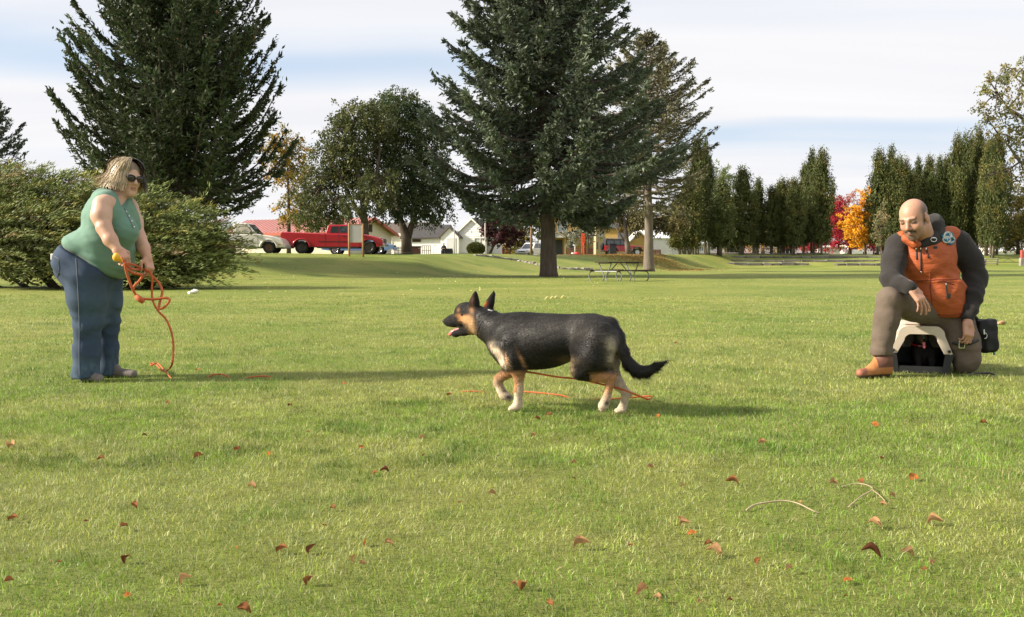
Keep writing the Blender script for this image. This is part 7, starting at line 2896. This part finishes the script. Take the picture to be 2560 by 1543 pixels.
for a, b, hz in [(440, 947, -.014), (500, 945, -.014), (535, 943, .018), (560, 943, .016), (590, 946, -.014), (630, 946, .010), (670, 946, .012), (700, 950, -.014), (840, 959, -.012), (860, 960, .004), (890, 962, -.014), (980, 970, -.014), (1120, 979, -.010), (1180, 981, .006), (1260, 983, -.012), (1305, 985, .014), (1400, 993, .012), (1440, 996, -.008), (1530, 1001, .008), (1622, 1003, .030)]:
    run.append(ground(a, b) + v3((0, 0, hz)))
back_ = [Dg(2145, 1185, .03), Dg(2000, 1130, .02), Dg(1900, 1092, .0), Dg(1720, 1045, .02), Dg(1450, 985, .0), Dg(1250, 965, -.02), Dg(1000, 922, -.02), Dg(820, 895, 0), Dg(720, 870, 0), Dg(650, 800, -.01), Dg(605, 755, -.02)]
main = smooth_path(line + gl_ + loop + run + back_)
MB().tube(coil1, LR, 7).build('coil', lead_m, leado, smooth=True, org=lorg)
MB().tube(coil2, LR, 7).build('coil', lead_m, leado, smooth=True, org=lorg)
MB().tube(coil3, LR, 7).build('coil', lead_m, leado, smooth=True, org=lorg)
MB().tube(coil4, LR, 7).build('coil', lead_m, leado, smooth=True, org=lorg)
MB().tube(main, [LR * (.85 if i < 52 else .60) for i in range(len(main))], 7).build('line', lead_m, leado, smooth=True, org=lorg)
k_ = MB()
k_.tube([Z3(455, 575, ya + .05), Z3(490, 610, ya + .05), Z3(530, 640, ya + .05)], [.016, .022, .017], 8)
k_.build('knot', lead_m, leado, smooth=True, org=lorg)
hd_ = MB()
hd_.ell(Z3(252, 180, ya - .07), (.026, .024, .030), 12, 9)
hd_.tube([Z3(252, 180, ya - .06), Z3(300, 215, ya - .04)], .016, 8)
hd_.build('handle', mat('yellow_foam', (.75, .40, .02), .6), leado, smooth=True, org=lorg)
# ================================================================== SMALL THINGS
# ---- notice board on the crest
p = at(891, 52.2)
nb = thing('notice_board', 'blank pale notice board on two round wooden posts in front of the red pickup', 'notice board', p)
post_m = mat('round_timber', (0.40, 0.23, 0.115), 0.85, var=0.25, scale=3, bump=0.4, bscale=14, stretch=(4, 4, .8))
panel_m = mat('notice_panel', (0.50, 0.49, 0.46), 0.6, var=0.06, scale=3)
for dx, h_ in ((-0.39, 1.90), (0.39, 1.86)):
    MB().tube([(dx, 0, -.25), (dx, 0, h_ * .5), (dx + .004, 0, h_ - .05), (dx, 0, h_)], [.062, .06, .058, .035], 12).build('post', post_m, nb, smooth=True)
MB().box((0, -0.01, 1.31), (0.71, 0.045, 0.98)).build('panel', panel_m, nb)
f = MB()
f.box((0, -0.012, 1.825), (0.71, .06, .045)).box((0, -0.012, .80), (0.71, .06, .045))
f.build('panel_rail', post_m, nb)

# ---- orange folded sign, pipes and poles near the street
orange_m = mat('fluorescent_orange', (0.85, 0.10, 0.02), 0.6, var=0.08, scale=5)
t = thing('road_sign', 'narrow fluorescent orange road sign on two thin orange legs', 'road sign', at(1457, 92))
b = MB()
b.prism([(0, .95), (.19, 1.25), (.20, 1.75), (.13, 2.15), (0, 2.33), (-.13, 2.15), (-.20, 1.75), (-.19, 1.25)], -.02, .02, 'y')
b.build('panel', orange_m, t)
for s_ in (-1, 1):
    MB().tube([(s_ * .07, 0, 1.2), (s_ * .09, 0, .6), (s_ * .11, 0, -.1)], .035, 6).build('leg', orange_m, t)
for k, (x, z) in enumerate([(0.0, 1.9), (0.0, 1.65), (0.0, 1.4)]):
    MB().box((x, -.028, z), (.11, .012, .12)).build('dark_letter', redtrim_m, t)
pole_m = mat('grey_pole', (0.42, 0.41, 0.39), 0.5)
t = thing('utility_pole', 'plain brown wooden pole just left of the big spruce trunk', 'pole', at(1328, 100))
MB().tube([(0, 0, -.2), (0, 0, 3.9)], [.15, .12], 10).build('shaft', wood_m, t, smooth=True)
t = thing('metal_pole', 'thin pale metal pole in front of the gabled entry of the white house', 'pole', at(1136, 98))
MB().tube([(0, 0, -.2), (0, 0, 4.1)], [.05, .04], 8).build('shaft', pole_m, t, smooth=True)
MB().box((0, 0, 4.12), (.22, .1, .08)).build('cap', pole_m, t)
t = thing('metal_pole', 'white pole with a small insulator at the right corner of the white house', 'pole', at(1213, 101))
MB().tube([(0, 0, -.2), (0, 0, 3.55), (0.02, 0, 3.75)], [.06, .05, .05], 8).build('shaft', trim_m, t, smooth=True)
MB().ell((0, 0, 3.8), (.1, .1, .1), 8, 6).build('cap', trim_m, t)
t = thing('sign_post', 'dark square sign post with a grey back plate beside the pale shrub', 'sign post', at(1471, 98))
MB().box((0, 0, 1.3), (.12, .12, 2.9)).build('shaft', darkwood_m, t)
MB().box((0.22, -.05, 2.45), (.42, .03, .5)).build('plate', pole_m, t)
t = thing('standpipe', 'white bent standpipe with a short arm beside the porch steps', 'pipe', at(1437, 93))
MB().tube([(0, 0, -.1), (0, 0, .95), (-.05, 0, 1.02), (-.2, 0, 1.0)], .05, 8).build('pipe', trim_m, t, smooth=True)
t = thing('utility_cover', 'low red and white cover at the foot of the white standpipe', 'cover', at(1439, 91.5))
MB().lathe([(.30, -.1), (.30, .10), (.24, .26), (.0, .30)], (0.10, 0, 0), 14, 'z').build('red_cap', mat('red_cover', (.6, .03, .02), .5), t)
MB().lathe([(.20, -.1), (.19, .14), (.12, .24), (.0, .25)], (-.28, 0, 0), 12, 'z').build('white_cap', trim_m, t)

# ---- bits along the white house
t = thing('hot_tub_box', 'red brown boxy planter with pale corner caps left of the house window frame', 'planter', at(1031, 97))
MB().box((0, 0, .42), (1.72, 1.0, 1.0)).build('box', brick_m, t, bevel=.03)
MB().box((0, 0, .97), (1.85, 1.1, .10)).build('lid', darkwood_m, t)
for s_ in (-1, 1):
    MB().box((s_ * .76, -.512, .80), (.10, .03, .08)).build('corner_cap', trim_m, t)
t.name = 'planter_box'
t = thing('pallet', 'grey slatted pallet leaning beside the red brown planter', 'pallet', at(996, 98))
for k in range(6):
    MB().box((0, -.08, .08 + .17 * k), (.85, .03, .11)).build('slat', grey_m, t)
for s_ in (-1, 0, 1):
    MB().box((s_ * .36, 0, .48), (.07, .1, 1.0)).build('bearer', wood_m, t)
t = thing('wooden_frame', 'brown wooden crate panel with upright slats leaning on the white house', 'panel', at(1066, 98.5))
for k in range(5):
    MB().box((-.44 + .22 * k, .0 + .12, .55), (.06, .05, 1.15), M=Matrix.Rotation(.12, 3, 'X')).build('slat', wood_m, t)
for z in (.05, .55, 1.08):
    MB().box((0, .12 + .05 - .12 * (z - .55), z), (1.02, .05, .07)).build('cross_bar', wood_m, t)
t = thing('white_frame', 'white empty frame standing next to the brown slatted panel', 'frame', at(1087, 99))  # plain open frame, no lattice in it
fr_ = MB()
fr_.box((-.11, 0, .55), (.05, .06, 1.2)).box((.13, .1, .55), (.05, .06, 1.2)).box((.01, .05, 1.13), (.28, .06, .05))
fr_.build('frame', trim_m, t)

# ---- the person resting by the white house
po = at(1110, 97.5)
ch = thing('armchair', 'black outdoor armchair beside the seated person', 'armchair', at(1118, 97.7))
MB().box((0, 0, .28), (1.15, .6, .18)).build('seat', black_m, ch, bevel=.04)
MB().box((0, .28, .5), (1.15, .12, .55)).build('backrest', black_m, ch, bevel=.05)
for s_ in (-1, 1):
    MB().box((s_ * .56, 0, .40), (.12, .6, .42)).build('armrest', black_m, ch, bevel=.04)
    for yy in (-.25, .25):
        MB().box((s_ * .5, yy, .08), (.07, .07, .36)).build('leg', black_m, ch)
pr_ = thing('person', 'small distant person in black clothes sitting by the white house', 'person', po)
s = SDF(po + v3((-.5, -.9, -.1)), po + v3((.5, .5, 1.7)), .022)
a_ = lambda x, y, z: po + v3((x, y, z))
s.chain([a_(0, .05, .45), a_(0, .08, .75), a_(0, .05, .98)], [.17, .17, .15], .05)
s.cone(a_(0, .03, 1.05), a_(0, .0, 1.14), .06, .055, .03)
s.ell(a_(0, -.02, 1.25), (.085, .10, .115), None, .02)
s.cone(a_(0, -.12, 1.245), a_(0, -.13, 1.225), .02, .018, .02)
for k in (-1, 1):
    s.chain([a_(k * .17, .05, .98), a_(k * .25, -.08, .74), a_(k * .10, -.28, .76)], [.065, .055, .045], .03)
    s.ell(a_(k * .06, -.31, .77), (.05, .045, .035), None, .02)
    s.chain([a_(k * .10, 0, .45), a_(k * .13, -.42, .48), a_(k * .13, -.48, .08), a_(k * .14, -.62, .05)], [.095, .075, .055, .05], .03)
V, Q = s.mesh(1)
l_ = V - po
C = np.tile([.018, .017, .018], (len(V), 1))
C[(l_[:, 2] > 1.14) & (l_[:, 1] < -.03) & (l_[:, 2] < 1.31)] = (.40, .24, .17)
C[(l_[:, 1] < -.26) & (l_[:, 2] > .70) & (np.abs(l_[:, 0]) < .14)] = (.50, .29, .20)
np_mesh('body', V, Q, mat('dark_clothes', (.02, .02, .02), .85, attr=True), pr_, C, True, po)

# ---- litter on the lawn
g0 = ground(484, 735)
t = thing('tissue', 'crumpled white paper tissue lying on the grass behind the lead', 'litter', g0)
rg = np.random.default_rng(4)
b = MB().ell((0, 0, .05), (.14, .07, .05), 12, 8)
b.v = [(q[0] * (1 + rg.normal() * .12), q[1] * (1 + rg.normal() * .12), q[2] * (1 + rg.normal() * .2) + q[0] * .25) for q in b.v]
b.build('paper', trim_m, t)
for k, (a, b_) in enumerate([(1368, 751), (1381, 750), (1391, 749), (1408, 748)]):
    g0 = ground(a, b_)
    t = thing('rind', ['pale yellow peel lying leftmost in the short row on the lawn', 'pale yellow peel touching the leftmost one on the lawn', 'thin pale peel in the middle of the short row on the lawn', 'pale yellow peel lying alone at the right of the short row'][k], 'peel', g0, group='pale peels on the lawn behind the dog')
    MB().tube([(-.055, 0, .02), (0, .0, .075), (.055, 0, .02)], [.012, .022, .012], 6).build('peel', mat('pale_peel', (.62, .56, .22), .6), t, smooth=True)
g0 = ground(2455, 944)
t = thing('strap', 'dark strap end lying on the grass right of the kneeling knee', 'strap', g0)
MB().tube([(-.10, 0, .018), (-.03, .01, .030), (.04, -.01, .034), (.09, 0, .022)], [.005, .007, .009, .006], 6).build('webbing', pouch_m, t, smooth=True)
g0 = ground(2492, 822)
t = thing('leaf_heap', 'small clump of pale dry leaves on the grass behind the hip pouch', 'leaf clump', g0)
b = MB()
for k in range(6):
    b.ell((rg.normal() * .05, rg.normal() * .05, .05 + rg.random() * .03), (.05, .035, .018), 8, 5, M=Matrix.Rotation(rg.normal() * .7, 3, 'X') @ Matrix.Rotation(rg.random() * 6, 3, 'Z'))
o = b.build('dry_leaves', mat('tan_leaf', (.42, .27, .14), .8), t)
o['kind'] = 'stuff'

# ---- twigs
twig_m = mat('pale_twig', (0.40, 0.31, 0.20), 0.85, var=0.3, scale=15)


def twig(label, pts, r0, side=None):
    q = [ground(a, b_) + v3((0, 0, h_)) for a, b_, h_ in pts]
    t = thing('twig', label, 'twig', q[0], group='twigs lying in the grass')
    sp = smooth_path(q, 5)
    MB().tube(sp, list(np.linspace(r0, r0 * .55, len(sp))), 6).build('stem', twig_m, t, smooth=True, org=q[0])
    if side:
        q2 = smooth_path([ground(a, b_) + v3((0, 0, h_)) for a, b_, h_ in side], 5)
        MB().tube(q2, list(np.linspace(r0 * .8, r0 * .4, len(q2))), 6).build('side_shoot', twig_m, t, smooth=True, org=q[0])


twig('long bare twig lying nearly flat in the grass on the right', [(1866, 1283, .008), (1888, 1272, .014), (1925, 1268, .018), (1960, 1267, .020), (1995, 1272, .018), (2030, 1284, .010), (2048, 1287, .004)], .0034)
twig('forked pale twig with a hooked end near the two small red leaves', [(2122, 1272, .006), (2150, 1252, .012), (2180, 1236, .016), (2170, 1226, .018), (2140, 1220, .016), (2104, 1223, .008)], .0028, [(2180, 1236, .016), (2198, 1247, .012), (2212, 1257, .006)])

# ---- fallen leaves: a few kinds, copied
leafmats = {}


def leaf_mesh(name, kind, seed):
    rg = np.random.default_rng(seed)
    n = 9
    V, Fc = [], []
    for i in range(n):
        t = i / (n - 1)
        w = .5 * math.sin(math.pi * min(t * 1.02 + .02, 1)) ** .75 * (1 - .25 * t) + .01
        cu = kind['curl']
        bend = kind['bend']
        x = t - .5
        z = bend * (1 - 4 * x * x) * .5 + .04 * math.sin(9 * t + seed)
        for j in (-1, -.5, 0, .5, 1):
            jag = 1 + (rg.normal() * .10 if abs(j) == 1 else 0)
            V.append((x, j * w * jag * math.cos(cu * abs(j)), z + abs(j) * w * math.sin(cu * abs(j)) - .03 * (j == 0)))
    for i in range(n - 1):
        for j in range(4):
            Fc.append((i * 5 + j, (i + 1) * 5 + j, (i + 1) * 5 + j + 1, i * 5 + j + 1))
    me = bpy.data.meshes.new(name)
    me.from_pydata(V, [], Fc)
    me.polygons.foreach_set('use_smooth', [True] * len(Fc))
    return me


kinds = {
    'tan': dict(curl=1.0, bend=.4, col=(.42, .25, .125), word='tan'),
    'brown': dict(curl=.8, bend=.3, col=(.25, .105, .042), word='brown'),
    'dark': dict(curl=.7, bend=.4, col=(.14, .055, .028), word='dark brown'),
    'red': dict(curl=.5, bend=.2, col=(.23, .080, .034), word='reddish'),
    'orange': dict(curl=.3, bend=.1, col=(.36, .125, .032), word='orange'),
}
leaf_me = {}
for i, (k, d_) in enumerate(kinds.items()):
    lm = mat(k + '_dry_leaf', d_['col'], .9, spec=.1, var=.3, scale=2.0, transl=.2)
    for sd in range(3):
        me = leaf_mesh('fallen_leaf', d_, 10 + i * 3 + sd)
        me.materials.append(lm)
        leaf_me[(k, sd)] = me
sized = [  # px, py, width px, kind, steepness, label
    (30, 1123, 34, 'tan', .3, 'pale tan curled leaf at the left edge level with the shadowed patch'), (253, 1152, 20, 'brown', .2, 'flat brown leaf below the feet of the woman'), (361, 1093, 14, 'dark', .5, 'tiny dark leaf in the grass below the loop of the lead'),
    (497, 1146, 28, 'brown', .15, 'wide brown leaf lying flat left of the two reddish ones'), (595, 1127, 22, 'red', .2, 'reddish leaf left of an orange one, mid lawn'), (674, 1139, 16, 'orange', .6, 'small orange leaf standing up, mid lawn left'),
    (772, 1085, 12, 'tan', .5, 'pale speck of a leaf left of the front paws of the dog'), (904, 1121, 16, 'orange', .5, 'round orange leaf left of the centre of the lawn'), (1057, 1099, 18, 'tan', .3, 'pale pinkish leaf under the head of the dog'),
    (1061, 1141, 14, 'red', .4, 'small red brown leaf below the pale pinkish one'), (936, 1188, 20, 'red', .4, 'left one of two dark red leaves almost touching'), (962, 1184, 26, 'dark', .3, 'right one of two dark red leaves almost touching'),
    (34, 1306, 28, 'brown', .35, 'brown leaf at the left edge, lower left'), (337, 1271, 24, 'brown', .4, 'brown leaf with a paler one behind it, lower left'), (310, 1324, 26, 'brown', .5, 'domed brown leaf below the brown and pale pair'),
    (630, 1224, 26, 'tan', .3, 'pinkish tan leaf alone in the left middle of the grass'), (318, 1409, 30, 'dark', .9, 'dark curled leaf standing upright on the lower left'), (150, 1413, 14, 'red', .5, 'small red leaf left of the upright dark one'),
    (22, 1462, 26, 'brown', .5, 'brown leaf in the lower left corner'), (465, 1463, 36, 'tan', .6, 'twisted tan and maroon leaf lower left of centre'), (318, 1497, 20, 'orange', .4, 'thin orange leaf near the bottom on the left'),
    (550, 1521, 14, 'red', .4, 'small maroon leaf at the bottom edge, left'), (706, 1384, 34, 'brown', .5, 'red brown folded leaf left of the twin curled pair'), (782, 1386, 32, 'dark', .9, 'twin pronged dark curled leaf in the lower middle'),
    (914, 1363, 22, 'orange', 1.35, 'bright orange leaf standing upright on its edge'), (973, 1368, 26, 'tan', .8, 'tan folded leaf just right of the upright orange leaf'), (889, 1407, 22, 'tan', 1.2, 'upright rolled tan leaf beside a small nut-like leaf'),
    (907, 1420, 20, 'tan', .3, 'round pinkish curled leaf at the foot of the rolled tan leaf'), (775, 1466, 34, 'brown', .9, 'two toned leaf standing over a dark hollow in the lower middle'), (610, 1538, 40, 'brown', .5, 'ragged brown leaf cut by the bottom edge'),
    (1230, 1243, 22, 'tan', .8, 'light folded leaf standing below the belly of the dog'), (1150, 1263, 12, 'red', .8, 'thin red leaf left of the light folded one'), (833, 1276, 18, 'brown', .4, 'dull brown leaf in the centre left of the grass'),
    (812, 1320, 14, 'red', .4, 'small rusty leaf above the upright orange leaf'), (1285, 1474, 20, 'tan', .6, 'small tan leaf above the big brown bottom leaf'), (1308, 1478, 36, 'brown', .95, 'big brown leaf standing upright near the bottom centre'),
    (1376, 1524, 28, 'brown', .7, 'crinkled brown leaf at the bottom edge right of centre'), (1605, 1490, 46, 'tan', .3, 'curled tan and brown pair-like leaf at the bottom right of centre'), (1644, 1508, 26, 'tan', .5, 'tan leaf close to the curled pair near the bottom'),
    (1747, 1516, 22, 'tan', .6, 'small bright tan leaf at the bottom, right half'), (1825, 1511, 18, 'dark', .4, 'small dark leaf at the bottom, right half'), (1343, 1051, 18, 'brown', .3, 'brown leaf lying between the legs of the dog'),
    (1646, 1042, 12, 'orange', .9, 'small orange red leaf behind the hind paws'), (1336, 1094, 18, 'tan', .4, 'pale yellow leaf below the front paws'), (1373, 1040, 16, 'red', .4, 'reddish leaf right beside the front paw'),
    (1436, 1163, 18, 'tan', .3, 'tan leaf on the darker green patch under the tail'), (1626, 1176, 20, 'tan', .5, 'round pale leaf right of the darker green patch'), (1434, 1201, 14, 'red', .5, 'small red leaf below the tan one, centre'),
    (1831, 1212, 34, 'brown', .4, 'glossy red brown leaf alone in the right middle'), (1706, 1220, 14, 'tan', .5, 'small pale leaf left of the glossy red brown one'), (1907, 1113, 26, 'tan', .2, 'pinkish flat leaf in the middle right grass'),
    (2187, 1064, 22, 'orange', .2, 'orange flat leaf below the kneeling man'), (2459, 1062, 20, 'brown', .4, 'brown leaf below the hip pouch side of the man'), (2083, 1216, 26, 'tan', .3, 'pinkish leaf at the tip of the forked twig'),
    (2152, 1209, 18, 'red', .7, 'small red leaf standing behind the forked twig'), (2283, 1198, 28, 'orange', .5, 'orange brown folded leaf right of the forked twig'), (2206, 1152, 16, 'brown', .4, 'small brown leaf above the forked twig'),
    (2000, 1265, 14, 'tan', .6, 'small yellow leaf resting on the arched twig'), (2208, 1268, 18, 'tan', .8, 'orange tan leaf below the forked twig'), (2230, 1247, 18, 'tan', .3, 'pale small leaf at the end of the side shoot'),
    (1713, 1318, 30, 'tan', .5, 'domed tan leaf above its fallen fragment, right half'), (1730, 1340, 26, 'orange', .2, 'flat orange fragment under the domed tan leaf'), (2187, 1321, 36, 'tan', .35, 'broad tan leaf pointing left in the right half'),
    (2338, 1313, 40, 'tan', .3, 'light yellow tan leaf with a pointed stem on the right'), (1772, 1368, 24, 'brown', .4, 'red brown leaf right of the domed tan one'), (1785, 1390, 44, 'tan', .15, 'long thin orange tan leaf lying flat'),
    (1455, 1373, 46, 'tan', .4, 'forked tan leaf in the centre right'), (1576, 1371, 16, 'red', .6, 'thin rusty leaf right of the forked tan one'), (1897, 1414, 22, 'brown', 1.0, 'tan brown leaf standing on edge in the right half'),
    (2178, 1399, 52, 'dark', .75, 'large dark brown leaf tilted up, biggest on the right'), (2268, 1394, 36, 'tan', .15, 'faded tan leaf right of the large dark one'), (2332, 1420, 24, 'tan', .6, 'curled pinkish leaf at the lower right'),
    (2312, 1432, 14, 'red', .5, 'small red leaf beside the curled pinkish one'), (1973, 1435, 24, 'tan', .8, 'crumpled greyish leaf in a dark hollow on the right'), (2120, 1460, 26, 'orange', .3, 'small orange leaf near the bottom right'),
    (2115, 1502, 12, 'dark', .5, 'tiny dark leaf near the bottom right'), (495, 925, 16, 'orange', .3, 'orange leaf on the lawn right of the loop of the lead'), (726, 1018, 14, 'dark', .7, 'dark little leaf halfway between woman and dog'),
    (1124, 990, 16, 'brown', .3, 'brown leaf left of the lifted front paw'), (1690, 858, 10, 'brown', .4, 'tiny brown leaf right of the tail of the dog'), (420, 1010, 14, 'brown', .4, 'small brown leaf in front of the woman, on the left lawn'),
    (1700, 1300, 10, 'red', .5, 'tiny red crumb of a leaf above the domed tan leaf'), (590, 1377, 14, 'orange', .7, 'small orange crumb of a leaf in the lower left'), (215, 1310, 12, 'red', .6, 'tiny red leaf between the two lower left brown ones'),
]
rg = np.random.default_rng(8)
for a, b_, wpx, k, st, lab in sized:
    g0 = ground(a, b_ + 4)
    d_ = g0[1]
    L = wpx / F * d_ * 1.0
    o = bpy.data.objects.new('fallen_leaf', leaf_me[(k, int(rg.integers(0, 3)))])
    COL.objects.link(o)
    o.location = (g0[0], g0[1], g0[2] + .010 + L * .24 * math.sin(min(st, 1.4)))
    rz = rg.normal() * .5
    if st > .85:
        o.rotation_euler = (rg.normal() * .3, -st, rz + rg.uniform(-.6, .6))
    else:
        o.rotation_euler = (st * rg.choice([-1, 1]) * .4 + .22, rg.normal() * .25, rz)
    o.scale = (L, L * rg.uniform(.8, 1.1), L)
    tag(o, lab, 'leaf', 'fallen leaves scattered on the lawn')

# ---- leaf litter too far and fine to count
def litter(name, n, region, tone, lab, size, seed):
    rg = np.random.default_rng(seed)
    x, y = region(n, rg)
    z = gz(x, y) + .02
    c = np.stack([x, y, z + rg.random(len(x)) * .03], 1)
    u_ = np.stack([rg.normal(size=len(x)), rg.normal(size=len(x)), rg.normal(size=len(x)) * .3], 1)
    V, Q = leaves(c, u_, size * rg.uniform(.6, 1.3, len(x)), size * .6, rg, .7)
    tn = np.array(tone)[rg.integers(0, len(tone), len(x))] * rg.uniform(.7, 1.3, (len(x), 1))
    o = np_mesh(name, V, Q, fol_leaf, None, np.repeat(tn, 4, 0))
    tag(o, lab, 'leaf litter', kind='stuff')


def reg_a(n, rg):
    px = rg.normal(1600, 75, n)
    y = rg.normal(0, 1, n) * 4.0 + np.interp(px, [1450, 1600, 1800], [84, 80, 78])
    return (px - 1280) / F * y, y


litter('leaf_litter', 9000, reg_a, [(.40, .22, .07), (.30, .16, .05), (.48, .30, .10)], 'band of golden brown fallen leaves on the mound under the pale-trunked tree', .13, 5)


def reg_b(n, rg):
    px = rg.uniform(560, 1500, n)
    y = rg.uniform(22, 56, n)
    return (px - 1280) / F * y, y


litter('scattered_leaves', 420, reg_b, [(.60, .50, .16), (.55, .48, .30)], 'pale yellow specks of leaves scattered over the far lawn', .085, 6)

# ---- picnic table
p = ground(1547, 703)
pt_ = thing('picnic_table', 'dark plank picnic table on bent grey pipe legs between the two conifer trunks', 'picnic table', p, R(42))
plank_m = mat('dark_plank', (0.060, 0.042, 0.030), 0.85, var=.35, scale=4, bump=.4, bscale=16, stretch=(1, 6, 6), obj_random=.2, spec=.1)
pipe_m = mat('galvanised_pipe', (0.20, 0.21, 0.205), 0.45, metal=.5)
for k in range(5):
    MB().box((0, -.30 + .15 * k, .735), (1.98, .138, .042)).build('tabletop_plank', plank_m, pt_, bevel=.006)
for s_ in (-1, 1):
    for k in range(2):
        MB().box((0, s_ * (.66 + .135 * k), .425), (1.98, .125, .040)).build('bench_plank', plank_m, pt_, bevel=.006)
for x in (-.80, .80):
    for s_ in (-1, 1):
        MB().tube(smooth_path([(x, s_ * .33, .70), (x, s_ * .20, .46), (x, s_ * .07, .24), (x, s_ * .06, .12), (x, s_ * .14, .0)], 4), .024, 8).build('leg', pipe_m, pt_, smooth=True)
        MB().tube(smooth_path([(x, s_ * .60, .395), (x, s_ * .76, .36), (x, s_ * .84, .24), (x, s_ * .82, .10), (x, s_ * .72, .0)], 4), .022, 8).build('bench_leg', pipe_m, pt_, smooth=True)
    MB().cyl((x, -.34, .700), (x, .34, .700), .02, 8).build('top_bearer', pipe_m, pt_)
    MB().cyl((x, -.76, .385), (x, .76, .385), .018, 8).build('bench_bearer', pipe_m, pt_)
    MB().tube([(x * .95, 0, .20), (x * .12, 0, .70)], .02, 8).build('brace', pipe_m, pt_)
